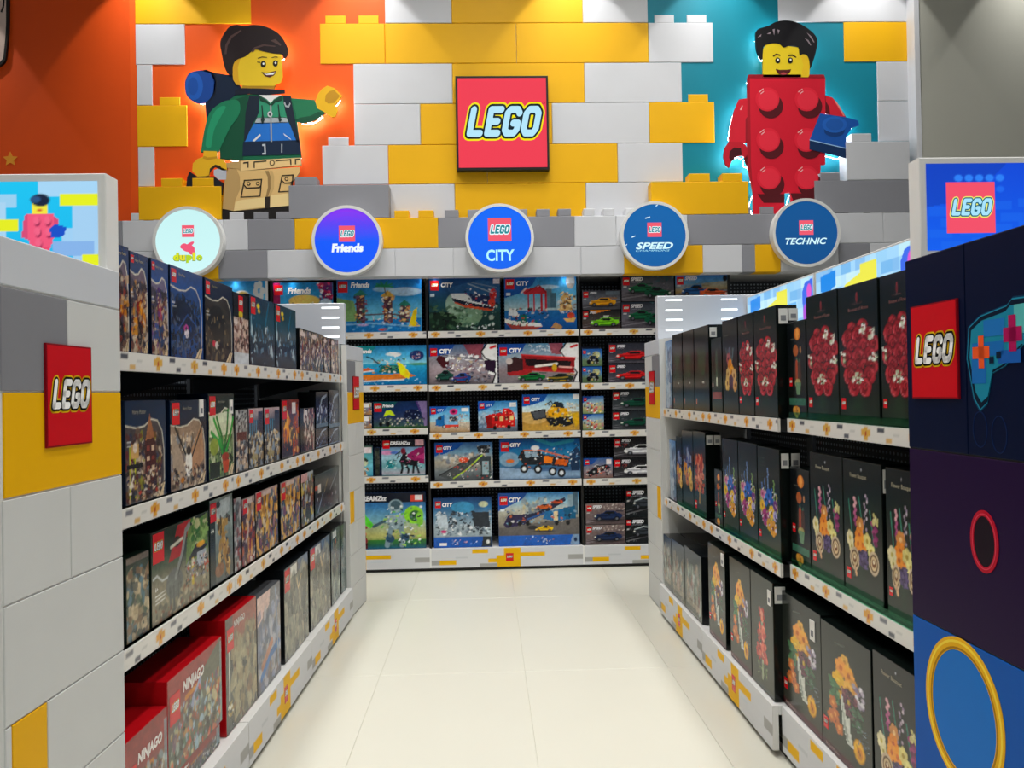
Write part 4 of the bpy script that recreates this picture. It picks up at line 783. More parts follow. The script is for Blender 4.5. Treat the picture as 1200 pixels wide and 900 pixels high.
L3 = [
    (1.890, 2.014, 0.826, 'dinobeige', 0, 'low beige and green box, nearest on the left third shelf behind the end panel'),
    (2.023, 2.414, 0.862, 'dino', 0, 'large green box with a long necked grey dinosaur and red stripe, left third shelf'),
    (2.419, 2.623, 0.890, 'dinogold', 0, 'grey box with a golden standing creature picture, left third shelf'),
    (2.631, 2.707, 0.867, 'greythin', 0, 'thin grey box standing between golden creature box and red box, left third shelf'),
    (2.711, 2.852, 0.855, 'hpred', 0, 'dark red and purple box beside the thin grey box, left third shelf'),
    (2.858, 3.137, 0.859, 'hpgold', 0, 'gold and purple patterned box, nearer one of two alike on left third shelf'),
    (3.173, 3.472, 0.858, 'hpgold2', 0, 'gold and purple patterned box, farther one of two alike on left third shelf'),
    (3.494, 3.717, 0.857, 'hplight', 0, 'pale topped box with a brown arch shape, far part of left third shelf'),
    (3.742, 4.282, 0.826, 'hpnight', 0, 'wide dark box with crossed pale streaks, farthest on the left third shelf'),
]
L4 = [
    (1.820, 2.048, 0.428, 'ninA', 0, 'small red box with white title, nearest at the floor level of left shelves'),
    (2.048, 2.435, 0.485, 'ninB', 0, 'large red box with white title and orange stripe, lying on another red box'),
    (2.467, 2.772, 0.520, 'ninC', 0, 'tall brownish red box with a grey spine text, left bottom shelf'),
    (2.778, 3.061, 0.505, 'ninD', 0, 'grey tall box with blue wave and pale red corner, left bottom shelf'),
    (3.116, 3.491, 0.529, 'graytall', 0, 'tall grey box with a white label, nearer one of two alike on left bottom shelf'),
    (3.524, 3.927, 0.529, 'graytall2', 0, 'tall grey box with a white label, farther one of two alike on left bottom shelf'),
    (3.948, 4.158, 0.531, 'bluetall', 0, 'narrow dark blue box with rusty centre, far end of left bottom shelf'),
    (4.180, 4.322, 0.521, 'tealtall', 0, 'narrow dark teal box, last on the left bottom shelf by the far end panel'),
]
R1 = [
    (4.099, 4.250, 1.453, 'bluepale', 0, 'pale blue box, farthest on the right top shelf against the end panel'),
    (3.886, 4.088, 1.475, 'darkplant', 0, 'black box with dark green plant, farthest of three alike on right top shelf'),
    (3.671, 3.877, 1.475, 'darkplant2', 0, 'black box with dark green plant, middle of three alike on right top shelf'),
    (3.426, 3.663, 1.475, 'darkplant3', 0, 'black box with dark green plant, nearest of three alike, white tag on its side'),
    (3.237, 3.389, 1.408, 'greenthin', 0, 'short thin black box with a pale red band, sunk between taller boxes, right'),
    (3.032, 3.228, 1.470, 'bouqA', 0, 'black box with an orange and purple bouquet, far part of right top shelf'),
    (2.853, 3.026, 1.471, 'rose', 0, 'black red rose bouquet box, farther of two beside the orange bouquet box'),
    (2.623, 2.848, 1.472, 'rose', 0, 'black red rose bouquet box, last before the shelf joint on right top shelf'),
    (2.459, 2.612, 1.410, 'lantern', 1, 'narrow black box with orange lanterns, on right top shelf beside red roses'),
    (2.233, 2.454, 1.476, 'rose', 1, 'tall black red rose bouquet box, leftmost of the three nearest on right top shelf'),
    (2.001, 2.230, 1.474, 'rose', 1, 'tall black red rose bouquet box, middle of the three nearest on right top shelf'),
    (1.821, 1.992, 1.473, 'rose', 1, 'tall black red rose bouquet box, nearest one, cut by the dark end panel'),
]
R2 = [
    (4.056, 4.198, 0.935, 'bluepale2', 0, 'narrow pale blue box, farthest on the right second shelf'),
    (3.932, 4.050, 0.960, 'flowA', 0, 'narrow dark box with orange flowers next to the pale blue box, right second shelf'),
    (3.720, 3.926, 0.998, 'flowA2', 0, 'dark blue box with orange and yellow flowers, far part of right second shelf'),
    (3.510, 3.716, 1.004, 'flowRed', 0, 'dark teal box with a red flower spray, far part of right second shelf'),
    (3.268, 3.378, 0.859, 'lantern2', 0, 'narrow black box with amber lantern, deep in gap of right second shelf'),
    (3.058, 3.258, 0.996, 'wild', 0, 'dark green wildflower box, farthest of three alike on right second shelf'),
    (2.841, 3.054, 0.996, 'wild', 0, 'dark green wildflower box, middle of three alike on right second shelf'),
    (2.622, 2.837, 0.992, 'wild', 0, 'dark green wildflower box, nearest of three alike, at the shelf joint'),
    (2.454, 2.612, 0.939, 'lantern', 1, 'narrow black box with orange lanterns, on right second shelf beside orange flower bouquets'),
    (2.224, 2.450, 0.999, 'bouq', 1, 'black box with orange flower bouquet, leftmost of the three nearest on second shelf'),
    (2.001, 2.221, 0.998, 'bouq', 1, 'black box with orange flower bouquet, middle of the three nearest on second shelf'),
    (1.826, 1.984, 0.995, 'bouq', 1, 'black orange flower bouquet box, nearest on second shelf, cut by the end panel'),
]
R3 = [
    (4.042, 4.218, 0.437, 'paleA', 0, 'pale blue grey box, farthest at floor level of the right shelves'),
    (3.780, 4.034, 0.448, 'paleB', 0, 'low grey green box, second from far end, floor level of right shelves'),
    (3.479, 3.773, 0.462, 'paleC', 0, 'low grey green box with pale column, third from far end, floor level of right shelves'),
    (3.134, 3.371, 0.553, 'still', 0, 'dark grey still life flower box, farthest of four alike, right bottom shelf'),
    (2.833, 3.075, 0.553, 'still', 0, 'dark grey still life flower box, second farthest of four alike, right bottom shelf'),
    (2.609, 2.830, 0.556, 'redtree', 0, 'dark grey box with a red blossoming tree, right bottom shelf at the joint'),
    (2.307, 2.612, 0.534, 'still', 1, 'dark grey still life flower box with white vase, right of the shelf joint, bottom shelf'),
    (2.005, 2.307, 0.528, 'still', 1, 'dark grey still life flower box with white vase, nearest of four alike, bottom shelf'),
    (1.768, 1.997, 0.538, 'bouq', 1, 'dark grey box with mixed flower bouquet, nearest at floor level, cut by blue panel'),
]
# back wall rows: (left x, right x, bottom, top, picture, label)
B1 = [
    (-1.798, -1.459, 1.622, 1.984, 'bear', 'light blue box with pale edge and black bear shape, back wall top shelf far left'),
    (-1.428, -1.024, 1.619, 1.962, 'friendsA', 'pink and blue box with a golden pavilion, back wall top shelf'),
    (-1.003, -0.427, 1.617, 1.986, 'friendsB', 'large blue box with palm tree island houses, back wall top shelf'),
    (-0.381, 0.106, 1.616, 1.991, 'cityboat', 'dark blue box with a rescue boat in spray, back wall top shelf'),
    (0.130, 0.626, 1.615, 1.990, 'cityharbor', 'blue box with a harbour and red cranes, back wall top shelf'),
    (0.659, 0.925, 1.618, 1.748, 'carlime', 'grey box with a lime green car, under the yellow car box'),
    (0.662, 0.928, 1.750, 1.883, 'caryellow', 'grey box with a yellow sports car, on the lime car box'),
    (0.929, 1.293, 1.617, 1.800, 'cargreen', 'box with two green race cars, lower of two stacked, back wall top shelf'),
    (0.932, 1.297, 1.803, 1.991, 'cargreen', 'box with two green race cars, upper of two stacked, back wall top shelf'),
    (1.299, 1.673, 1.616, 1.803, 'carorange', 'box with blue and orange cars, lower one, hidden behind white panel'),
    (1.303, 1.677, 1.806, 1.992, 'carorange', 'box with blue and orange cars, upper one, beside the bare pegboard'),
]
B2 = [
    (-0.966, -0.398, 1.261, 1.528, 'friendsboat', 'blue box with an orange and yellow sea plane boat, back wall second shelf'),
    (-0.388, 0.081, 1.258, 1.528, 'pit', 'box with white racing garage and puzzle shaped edge, back wall second shelf'),
    (0.084, 0.638, 1.255, 1.526, 'redtruck', 'box with a long red race truck and puzzle shaped edge, back wall second shelf'),
    (0.652, 0.792, 1.252, 1.362, 'moto', 'small blue box with motorbike, lower of two on back wall second shelf'),
    (0.654, 0.795, 1.365, 1.483, 'moto', 'small blue box with motorbike, upper of two on back wall second shelf'),
    (0.831, 1.168, 1.252, 1.380, 'carred', 'dark box with a red race car, lower of two, back wall second shelf'),
    (0.833, 1.170, 1.383, 1.520, 'carred', 'dark box with a red race car, upper of two, back wall second shelf'),
]
B3 = [
    (-0.960, -0.777, 0.968, 1.057, 'friendsC', 'small brown box half hidden at the left end of back third shelf, lower one'),
    (-0.959, -0.775, 1.060, 1.143, 'friendsC2', 'small brown box half hidden at the left end of back third shelf, upper one'),
    (-0.768, -0.402, 0.963, 1.148, 'camper', 'dark blue night box with a lime tent and camper, back third shelf'),
    (-0.391, -0.114, 0.929, 1.109, 'donut', 'small box with blue van and pink doughnut, back third shelf'),
    (-0.062, 0.209, 0.926, 1.140, 'bus', 'box with a red tour bus, back third shelf'),
    (0.238, 0.636, 0.927, 1.180, 'dozer', 'sand coloured box with a yellow bulldozer, back third shelf'),
    (0.649, 0.798, 0.927, 1.038, 'racer', 'small box with colourful race crowd, lower of two, back third shelf'),
    (0.651, 0.800, 1.040, 1.161, 'racer', 'small box with colourful race crowd, upper of two, back third shelf'),
    (0.851, 1.173, 0.927, 1.057, 'cardkgreen', 'dark box with a green race car and puzzle edge, lower of two, third shelf'),
    (0.854, 1.176, 1.060, 1.197, 'cardkgreen', 'dark box with a green race car and puzzle edge, upper of two, third shelf'),
]
B4 = [
    (-0.958, -0.773, 0.646, 0.855, 'yellowbee', 'small box with yellow striped creature, left end of back fourth shelf'),
    (-0.766, -0.726, 0.644, 0.838, 'greyside', 'thin dark box turned sideways beside the dark winged horse box'),
    (-0.718, -0.422, 0.642, 0.890, 'dreamA', 'box with a black and magenta winged horse, back fourth shelf'),
    (-0.361, 0.036, 0.602, 0.863, 'stunt', 'box with a stunt ramp and green track, back fourth shelf'),
    (0.078, 0.636, 0.596, 0.876, 'arctic', 'large icy blue box with an orange and black truck, back fourth shelf'),
    (0.649, 0.852, 0.599, 0.737, 'plane', 'small box with a dark aircraft, back fourth shelf'),
    (0.855, 1.167, 0.597, 0.735, 'carwhite', 'dark box with a white sports car, lower of two, back fourth shelf'),
    (0.858, 1.170, 0.738, 0.876, 'carwhite', 'dark box with a white sports car, upper of two, back fourth shelf'),
]
B5 = [
    (-0.930, -0.424, 0.140, 0.532, 'dreamB', 'large box with a green and grey robot, left on the back bottom shelf'),
    (-0.374, 0.022, 0.144, 0.489, 'hospital', 'blue banded box with a grey city station, back bottom shelf'),
    (0.064, 0.618, 0.137, 0.513, 'transporter', 'large blue banded box with a car transporter truck, back bottom shelf'),
    (0.655, 0.928, 0.135, 0.283, 'carnavy', 'brownish box with a navy sports car, lower of two, back bottom shelf'),
    (0.658, 0.931, 0.286, 0.429, 'carnavy', 'brownish box with a navy sports car, upper of two, back bottom shelf'),
    (0.931, 1.176, 0.138, 0.329, 'carblack', 'black box with a dark racer, lower of two, back bottom shelf'),
    (0.935, 1.180, 0.332, 0.529, 'carblack', 'black box with a dark racer, upper of two, back bottom shelf'),
]
# mural bricks: (row, left x, right x, colour, studs as (left x, right x), standing well proud?)
BRICKS = [
    (0, -2.295, -1.530, 'Y', [], 0),
    (0, -0.639, -0.192, 'W', [], 0),
    (0, -0.192, 0.696, 'Y', [], 0),
    (0, 0.696, 1.138, 'W', [], 0),
    (0, 2.034, 2.946, 'W', [], 0),
    (1, -2.295, -1.969, 'W', [], 0),
    (1, -1.076, -0.642, 'Y', [(-1.038, -0.902), (-0.817, -0.683)], 0),
    (1, -0.642, 0.241, 'Y', [], 0),
    (1, 0.241, 1.139, 'Y', [], 0),
    (1, 1.139, 1.582, 'W', [(1.183, 1.317), (1.405, 1.539)], 0),
    (1, 2.484, 2.944, 'Y', [], 0),
    (2, -2.290, -2.186, 'W', [], 0),
    (2, -0.857, -0.195, 'W', [], 0),
    (2, -0.195, 0.698, 'Y', [], 0),
    (2, 0.698, 1.361, 'W', [], 0),
    (2, 2.709, 2.938, 'W', [], 0),
    (3, -2.291, -1.960, 'Y', [(-2.143, -2.006)], 0),
    (3, -0.856, -0.413, 'W', [], 0),
    (3, -0.413, 0.474, 'Y', [], 0),
    (3, 0.474, 1.135, 'W', [], 0),
    (3, 1.135, 1.581, 'Y', [(1.172, 1.306), (1.404, 1.54)], 0),
    (3, 2.708, 2.933, 'W', [], 0),
    (4, -2.288, -2.179, 'W', [], 0),
    (4, -1.072, -0.632, 'W', [(-1.031, -0.895)], 0),
    (4, -0.632, 0.031, 'Y', [], 0),
    (4, 0.031, 0.914, 'Y', [], 0),
    (4, 0.914, 1.357, 'W', [], 0),
    (4, 2.436, 2.870, 'W', [(2.477, 2.611)], 1),
    (5, -2.245, -1.710, 'Y', [(-2.098, -1.963), (-1.897, -1.76)], 1),
    (5, -1.274, -0.619, 'G', [(-1.233, -1.092)], 1),
    (5, -0.631, -0.191, 'W', [], 0),
    (5, -0.191, 0.694, 'Y', [], 0),
    (5, 0.694, 1.136, 'W', [], 0),
    (5, 1.115, 1.770, 'Y', [(1.374, 1.512), (1.596, 1.73)], 1),
    (5, 2.217, 2.864, 'G', [(2.26, 2.391)], 1),
    (6, -2.384, -2.352, 'G', [], 1),
    (6, -2.352, -1.698, 'W', [(-2.295, -2.213), (-2.153, -2.065)], 1),
    (6, -1.698, -1.542, 'W', [(-1.66, -1.569)], 1),
    (6, -1.542, -1.240, 'G', [(-1.503, -1.409), (-1.359, -1.265)], 1),
    (6, -1.240, -0.300, 'Y', [(-1.198, -1.104), (-1.038, -0.949), (-0.882, -0.793), (-0.726, -0.636), (-0.586, -0.491), (-0.429, -0.329)], 1),
    (6, -0.300, 0.601, 'G', [(-0.256, -0.166), (-0.104, -0.014), (0.048, 0.138), (0.2, 0.29), (0.352, 0.437), (0.494, 0.579)], 1),
    (6, 0.601, 0.877, 'W', [(0.664, 0.738), (0.794, 0.868)], 1),
    (6, 0.877, 1.356, 'W', [(0.942, 1.028), (1.096, 1.182), (1.244, 1.33)], 1),
    (6, 1.356, 1.982, 'G', [(1.402, 1.485), (1.559, 1.645), (1.703, 1.783), (1.846, 1.938)], 1),
    (6, 1.982, 2.345, 'G', [(2.013, 2.106), (2.175, 2.267)], 1),
    (6, 2.345, 2.678, 'W', [(2.444, 2.545), (2.592, 2.673)], 1),
    (6, 2.678, 2.859, 'W', [], 1),
    (7, -2.387, -1.861, 'W', [], 1),
    (7, -1.861, -1.734, 'Y', [], 1),
    (7, -1.734, -1.418, 'G', [], 1),
    (7, -1.418, -0.586, 'W', [], 1),
    (7, -0.586, -0.205, 'W', [], 1),
    (7, -0.205, 0.639, 'W', [], 1),
    (7, 0.639, 0.927, 'W', [], 1),
    (7, 0.927, 1.455, 'Y', [], 1),
    (7, 1.455, 1.719, 'W', [], 1),
    (7, 1.719, 1.805, 'G', [], 1),
    (7, 1.805, 1.978, 'Y', [], 1),
    (7, 1.978, 2.370, 'W', [], 1),
    (7, 2.370, 2.584, 'G', [], 1),
    (7, 2.584, 2.854, 'W', [], 1),
]

# cut-out figures of the mural: (part, layer, colour, rounded outline?, outline as (x, z) in metres)
HIKER = [
    ('backpack', 0, '0b1c34', 0, [(-1.813,3.342),(-1.74,3.325),(-1.624,3.305),(-1.576,3.228),(-1.509,3.158),(-1.645,3.139),(-1.744,3.061),(-1.803,3.022),(-1.813,3.14),(-1.839,3.219)]),
    ('sleeping_roll', 1, '12408c', 1, [(-1.94,3.24),(-1.932,3.289),(-1.905,3.326),(-1.837,3.342),(-1.774,3.331),(-1.741,3.278),(-1.75,3.199),(-1.796,3.14),(-1.85,3.126),(-1.898,3.146),(-1.931,3.18)]),
    ('sleeping_roll', 2, '1a55ac', 0, [(-1.823,3.237),(-1.827,3.206),(-1.837,3.179),(-1.852,3.159),(-1.871,3.148),(-1.89,3.148),(-1.908,3.159),(-1.923,3.179),(-1.933,3.207),(-1.935,3.238),(-1.932,3.269),(-1.922,3.296),(-1.906,3.316),(-1.888,3.327),(-1.868,3.327),(-1.85,3.316),(-1.835,3.295),(-1.826,3.268)]),
    ('sleeping_roll', 3, '15499a', 0, [(-1.854,3.237),(-1.856,3.217),(-1.862,3.199),(-1.871,3.186),(-1.882,3.179),(-1.894,3.179),(-1.904,3.186),(-1.913,3.199),(-1.918,3.217),(-1.92,3.237),(-1.918,3.258),(-1.912,3.275),(-1.903,3.289),(-1.892,3.296),(-1.88,3.295),(-1.87,3.288),(-1.861,3.275),(-1.856,3.257)]),
    ('backpack', 1, '0a1526', 0, [(-1.832,3.34),(-1.803,3.347),(-1.75,3.327),(-1.731,3.268),(-1.742,3.179),(-1.791,3.125),(-1.756,3.199),(-1.749,3.268),(-1.771,3.322)]),
    ('arm', 0, '1c6a48', 0, [(-1.265,3.157),(-1.206,3.152),(-1.099,3.144),(-1.085,3.096),(-1.031,3.056),(-1.101,3.007),(-1.179,2.99),(-1.228,3.003),(-1.256,3.097)]),
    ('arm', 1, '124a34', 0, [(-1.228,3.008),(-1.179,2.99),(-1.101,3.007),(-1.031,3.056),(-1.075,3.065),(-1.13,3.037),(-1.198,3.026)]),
    ('hand', 1, 'dca318', 0, [(-1.094,3.131),(-1.074,3.185),(-1.049,3.215),(-1.014,3.237),(-0.968,3.22),(-0.916,3.168),(-0.962,3.113),(-0.947,3.074),(-0.963,3.032),(-0.988,3.028),(-1.039,3.064),(-1.08,3.086)]),
    ('hand', 2, 'b07f14', 0, [(-1.025,3.175),(-1.0,3.2),(-0.97,3.207),(-0.932,3.168),(-0.97,3.123),(-1.011,3.119),(-1.03,3.136)]),
    ('torso', 1, '0e5b3e', 0, [(-1.65,3.149),(-1.606,3.179),(-1.523,3.183),(-1.255,3.172),(-1.222,3.058),(-1.19,2.77),(-1.194,2.761),(-1.583,2.747),(-1.719,2.76),(-1.717,2.903)]),
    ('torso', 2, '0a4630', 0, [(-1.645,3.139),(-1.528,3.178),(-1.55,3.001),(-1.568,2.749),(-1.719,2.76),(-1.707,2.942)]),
    ('torso', 3, '2a8464', 0, [(-1.46,3.153),(-1.309,3.157),(-1.281,3.026),(-1.472,3.025)]),
    ('torso', 3, '98a2a8', 0, [(-1.474,3.028),(-1.284,3.03),(-1.27,2.993),(-1.492,2.988)]),
    ('torso', 3, '1c66ba', 0, [(-1.492,2.994),(-1.27,2.997),(-1.21,2.874),(-1.215,2.862),(-1.562,2.867),(-1.557,2.882)]),
    ('torso', 4, '13202f', 0, [(-1.523,3.173),(-1.456,3.168),(-1.462,3.059),(-1.507,2.979),(-1.552,2.876),(-1.562,2.868),(-1.549,3.06)]),
    ('torso', 4, '13202f', 0, [(-1.304,3.172),(-1.255,3.167),(-1.199,2.862),(-1.218,2.864),(-1.267,2.999),(-1.288,3.058)]),
    ('torso', 4, '0d2038', 0, [(-1.567,2.87),(-1.201,2.878),(-1.193,2.783),(-1.573,2.776)]),
    ('torso', 5, 'e8e8ea', 0, [(-1.46,3.176),(-1.312,3.175),(-1.363,3.149),(-1.385,3.122),(-1.411,3.15)]),
    ('torso', 5, '123a2c', 0, [(-1.46,3.168),(-1.412,3.143),(-1.385,3.113),(-1.363,3.143),(-1.309,3.169),(-1.312,3.137),(-1.353,3.128),(-1.381,3.098),(-1.412,3.123),(-1.451,3.138)]),
    ('torso', 6, '8a9094', 0, [(-1.39,3.108),(-1.379,3.108),(-1.378,2.867),(-1.388,2.867)]),
    ('torso', 7, 'b4b8bc', 0, [(-1.373,3.049),(-1.375,3.039),(-1.381,3.032),(-1.39,3.029),(-1.398,3.032),(-1.404,3.039),(-1.406,3.049),(-1.404,3.059),(-1.398,3.066),(-1.389,3.069),(-1.381,3.066),(-1.375,3.059)]),
    ('torso', 8, '3c4448', 0, [(-1.381,3.049),(-1.382,3.042),(-1.387,3.038),(-1.392,3.039),(-1.397,3.043),(-1.398,3.049),(-1.397,3.055),(-1.392,3.059),(-1.387,3.059),(-1.382,3.055)]),
    ('torso', 7, '1a2c2a', 0, [(-1.445,3.108),(-1.438,3.108),(-1.433,3.044),(-1.425,3.01),(-1.441,2.985),(-1.449,3.01),(-1.442,3.044)]),
    ('torso', 7, '1a2c2a', 0, [(-1.338,3.113),(-1.331,3.113),(-1.325,3.048),(-1.314,3.009),(-1.328,2.994),(-1.335,3.014),(-1.333,3.048)]),
    ('torso', 6, 'c8ccd0', 0, [(-1.508,2.874),(-1.456,2.921),(-1.452,2.909),(-1.492,2.87)]),
    ('torso', 6, 'c8ccd0', 0, [(-1.305,2.925),(-1.259,2.888),(-1.253,2.878),(-1.298,2.91)]),
    ('torso', 6, 'a8b0b8', 0, [(-1.443,2.852),(-1.422,2.854),(-1.419,2.784),(-1.444,2.783),(-1.444,2.795),(-1.43,2.796),(-1.432,2.84),(-1.443,2.84)]),
    ('torso', 6, '8a949c', 0, [(-1.32,2.853),(-1.311,2.853),(-1.313,2.796),(-1.321,2.796)]),
    ('torso', 7, '9aa0a4', 0, [(-1.299,3.122),(-1.289,3.098),(-1.266,3.09),(-1.254,3.117),(-1.259,3.127),(-1.27,3.103),(-1.283,3.107),(-1.291,3.131)]),
    ('torso', 5, '0c1626', 0, [(-1.615,3.206),(-1.576,3.228),(-1.449,3.219),(-1.291,3.21),(-1.29,3.185),(-1.411,3.175),(-1.528,3.183),(-1.616,3.177)]),
    ('arm', 6, '16704e', 1, [(-1.592,3.137),(-1.645,3.144),(-1.704,3.128),(-1.781,3.061),(-1.818,2.943),(-1.839,2.817),(-1.833,2.805),(-1.738,2.805),(-1.718,2.824),(-1.653,2.957),(-1.586,3.055)]),
    ('arm', 7, '1f8a62', 1, [(-1.714,3.1),(-1.758,3.051),(-1.794,2.953),(-1.81,2.845),(-1.776,2.835),(-1.755,2.943),(-1.705,3.041),(-1.675,3.1)]),
    ('hips', 5, 'd4b47c', 0, [(-1.685,2.729),(-1.583,2.744),(-1.194,2.762),(-1.191,2.713),(-1.584,2.677),(-1.613,2.693),(-1.686,2.699)]),
    ('hips', 6, 'a88a58', 0, [(-1.685,2.729),(-1.583,2.744),(-1.586,2.677),(-1.613,2.693),(-1.686,2.699)]),
    ('hips', 7, '2a2118', 0, [(-1.568,2.733),(-1.532,2.738),(-1.533,2.698),(-1.541,2.698),(-1.54,2.728),(-1.569,2.725)]),
    ('hips', 7, '2a2118', 0, [(-1.5,2.739),(-1.417,2.745),(-1.417,2.738),(-1.493,2.732),(-1.493,2.696),(-1.501,2.696)]),
    ('hips', 7, '2a2118', 0, [(-1.359,2.746),(-1.255,2.753),(-1.254,2.714),(-1.262,2.714),(-1.263,2.745),(-1.357,2.739)]),
    ('hips', 7, '2a2118', 0, [(-1.232,2.753),(-1.195,2.756),(-1.195,2.749),(-1.224,2.746),(-1.224,2.717),(-1.232,2.717)]),
    ('hips', 7, '5a4830', 0, [(-1.363,2.728),(-1.365,2.72),(-1.37,2.713),(-1.377,2.709),(-1.385,2.709),(-1.392,2.713),(-1.396,2.72),(-1.398,2.729),(-1.396,2.737),(-1.391,2.744),(-1.384,2.748),(-1.376,2.748),(-1.369,2.744),(-1.365,2.737)]),
    ('hips', 8, 'd4b47c', 0, [(-1.37,2.728),(-1.371,2.722),(-1.375,2.717),(-1.381,2.716),(-1.386,2.717),(-1.39,2.722),(-1.391,2.729),(-1.39,2.735),(-1.386,2.74),(-1.38,2.741),(-1.375,2.739),(-1.371,2.735)]),
    ('leg', 4, 'c8a66c', 0, [(-1.666,2.695),(-1.613,2.694),(-1.584,2.677),(-1.203,2.7),(-1.202,2.666),(-1.232,2.626),(-1.263,2.587),(-1.275,2.447),(-1.636,2.415),(-1.706,2.432),(-1.689,2.631)]),
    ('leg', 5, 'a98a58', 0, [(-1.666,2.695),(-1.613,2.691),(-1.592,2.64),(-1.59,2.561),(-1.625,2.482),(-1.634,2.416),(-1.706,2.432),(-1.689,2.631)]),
    ('leg', 5, 'd9bb84', 0, [(-1.587,2.487),(-1.431,2.502),(-1.431,2.441),(-1.634,2.416),(-1.624,2.472)]),
    ('leg', 5, 'd9bb84', 0, [(-1.393,2.515),(-1.274,2.528),(-1.275,2.447),(-1.398,2.436)]),
    ('leg', 6, '8a6e44', 0, [(-1.428,2.676),(-1.404,2.677),(-1.392,2.638),(-1.393,2.559),(-1.411,2.505),(-1.425,2.505),(-1.41,2.569),(-1.411,2.638)]),
    ('leg', 6, 'b89862', 0, [(-1.399,2.677),(-1.379,2.677),(-1.368,2.638),(-1.371,2.559),(-1.397,2.508),(-1.406,2.508),(-1.389,2.569),(-1.388,2.638)]),
    ('leg', 6, '241c16', 0, [(-1.43,2.505),(-1.397,2.508),(-1.4,2.431),(-1.432,2.429)]),
    ('leg', 7, '1c1610', 0, [(-1.565,2.618),(-1.446,2.624),(-1.446,2.618),(-1.565,2.611)]),
    ('leg', 7, '1c1610', 0, [(-1.565,2.618),(-1.557,2.618),(-1.582,2.502),(-1.59,2.502)]),
    ('leg', 7, '1c1610', 0, [(-1.454,2.625),(-1.446,2.624),(-1.458,2.508),(-1.466,2.508)]),
    ('leg', 7, '1c1610', 0, [(-1.59,2.508),(-1.458,2.514),(-1.458,2.508),(-1.59,2.502)]),
    ('leg', 7, '1c1610', 0, [(-1.564,2.588),(-1.546,2.568),(-1.467,2.571),(-1.449,2.589),(-1.451,2.581),(-1.465,2.563),(-1.549,2.56),(-1.564,2.578)]),
    ('leg', 7, '1c1610', 0, [(-1.522,2.592),(-1.524,2.584),(-1.531,2.58),(-1.539,2.58),(-1.545,2.584),(-1.547,2.592),(-1.545,2.599),(-1.538,2.604),(-1.53,2.604),(-1.524,2.599)]),
    ('leg', 8, 'c8a66c', 0, [(-1.528,2.592),(-1.53,2.587),(-1.535,2.585),(-1.539,2.587),(-1.541,2.592),(-1.539,2.597),(-1.534,2.599),(-1.53,2.597)]),
    ('leg', 7, '1c1610', 0, [(-1.319,2.647),(-1.241,2.652),(-1.241,2.645),(-1.319,2.64)]),
    ('leg', 7, '1c1610', 0, [(-1.319,2.647),(-1.311,2.647),(-1.336,2.534),(-1.344,2.534)]),
    ('leg', 7, '1c1610', 0, [(-1.249,2.652),(-1.241,2.652),(-1.252,2.539),(-1.26,2.539)]),
    ('leg', 7, '1c1610', 0, [(-1.344,2.54),(-1.252,2.545),(-1.252,2.539),(-1.344,2.534)]),
    ('leg', 7, '1c1610', 0, [(-1.318,2.617),(-1.3,2.597),(-1.261,2.601),(-1.243,2.619),(-1.246,2.611),(-1.259,2.593),(-1.302,2.59),(-1.318,2.608)]),
    ('leg', 7, '1c1610', 0, [(-1.276,2.621),(-1.278,2.613),(-1.285,2.609),(-1.292,2.609),(-1.299,2.614),(-1.301,2.621),(-1.299,2.629),(-1.292,2.633),(-1.284,2.633),(-1.278,2.628)]),
    ('leg', 8, 'c8a66c', 0, [(-1.282,2.621),(-1.284,2.616),(-1.288,2.614),(-1.293,2.616),(-1.295,2.621),(-1.293,2.626),(-1.288,2.628),(-1.283,2.626)]),
    ('leg', 7, '1c1610', 0, [(-1.463,2.593),(-1.466,2.586),(-1.472,2.581),(-1.48,2.581),(-1.486,2.586),(-1.489,2.593),(-1.486,2.601),(-1.48,2.605),(-1.472,2.605),(-1.466,2.601)]),
    ('leg', 8, 'c8a66c', 0, [(-1.469,2.593),(-1.471,2.588),(-1.476,2.586),(-1.481,2.588),(-1.483,2.593),(-1.481,2.598),(-1.476,2.6),(-1.471,2.598)]),
    ('foot', 3, '15110f', 0, [(-1.709,2.429),(-1.626,2.416),(-1.422,2.431),(-1.27,2.451),(-1.27,2.341),(-1.71,2.345)]),
    ('camera', 7, '14161f', 0, [(-1.916,2.677),(-1.866,2.642),(-1.759,2.643),(-1.7,2.599),(-1.71,2.522),(-1.751,2.523),(-1.77,2.582),(-1.939,2.579),(-1.932,2.638)]),
    ('camera', 8, 'a8acb4', 0, [(-1.759,2.685),(-1.71,2.7),(-1.676,2.685),(-1.68,2.621),(-1.73,2.621),(-1.759,2.651)]),
    ('hand', 8, 'dca31c', 0, [(-1.823,2.811),(-1.738,2.808),(-1.736,2.763),(-1.699,2.753),(-1.677,2.723),(-1.674,2.68),(-1.705,2.682),(-1.716,2.712),(-1.75,2.72),(-1.784,2.694),(-1.792,2.649),(-1.817,2.644),(-1.866,2.642),(-1.898,2.68),(-1.894,2.729),(-1.864,2.758),(-1.827,2.772)]),
    ('hand', 9, 'b48416', 0, [(-1.823,2.779),(-1.796,2.767),(-1.738,2.774),(-1.736,2.761),(-1.797,2.75),(-1.83,2.762)]),
    ('hand', 9, '2a1c14', 0, [(-1.784,2.694),(-1.75,2.72),(-1.716,2.712),(-1.705,2.682),(-1.71,2.696),(-1.749,2.702),(-1.773,2.681),(-1.79,2.649)]),
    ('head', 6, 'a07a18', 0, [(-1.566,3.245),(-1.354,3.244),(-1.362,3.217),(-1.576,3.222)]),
    ('head', 7, 'e2b222', 0, [(-1.631,3.366),(-1.603,3.416),(-1.485,3.479),(-1.387,3.469),(-1.308,3.444),(-1.302,3.295),(-1.315,3.256),(-1.361,3.236),(-1.527,3.237),(-1.605,3.243),(-1.626,3.277)]),
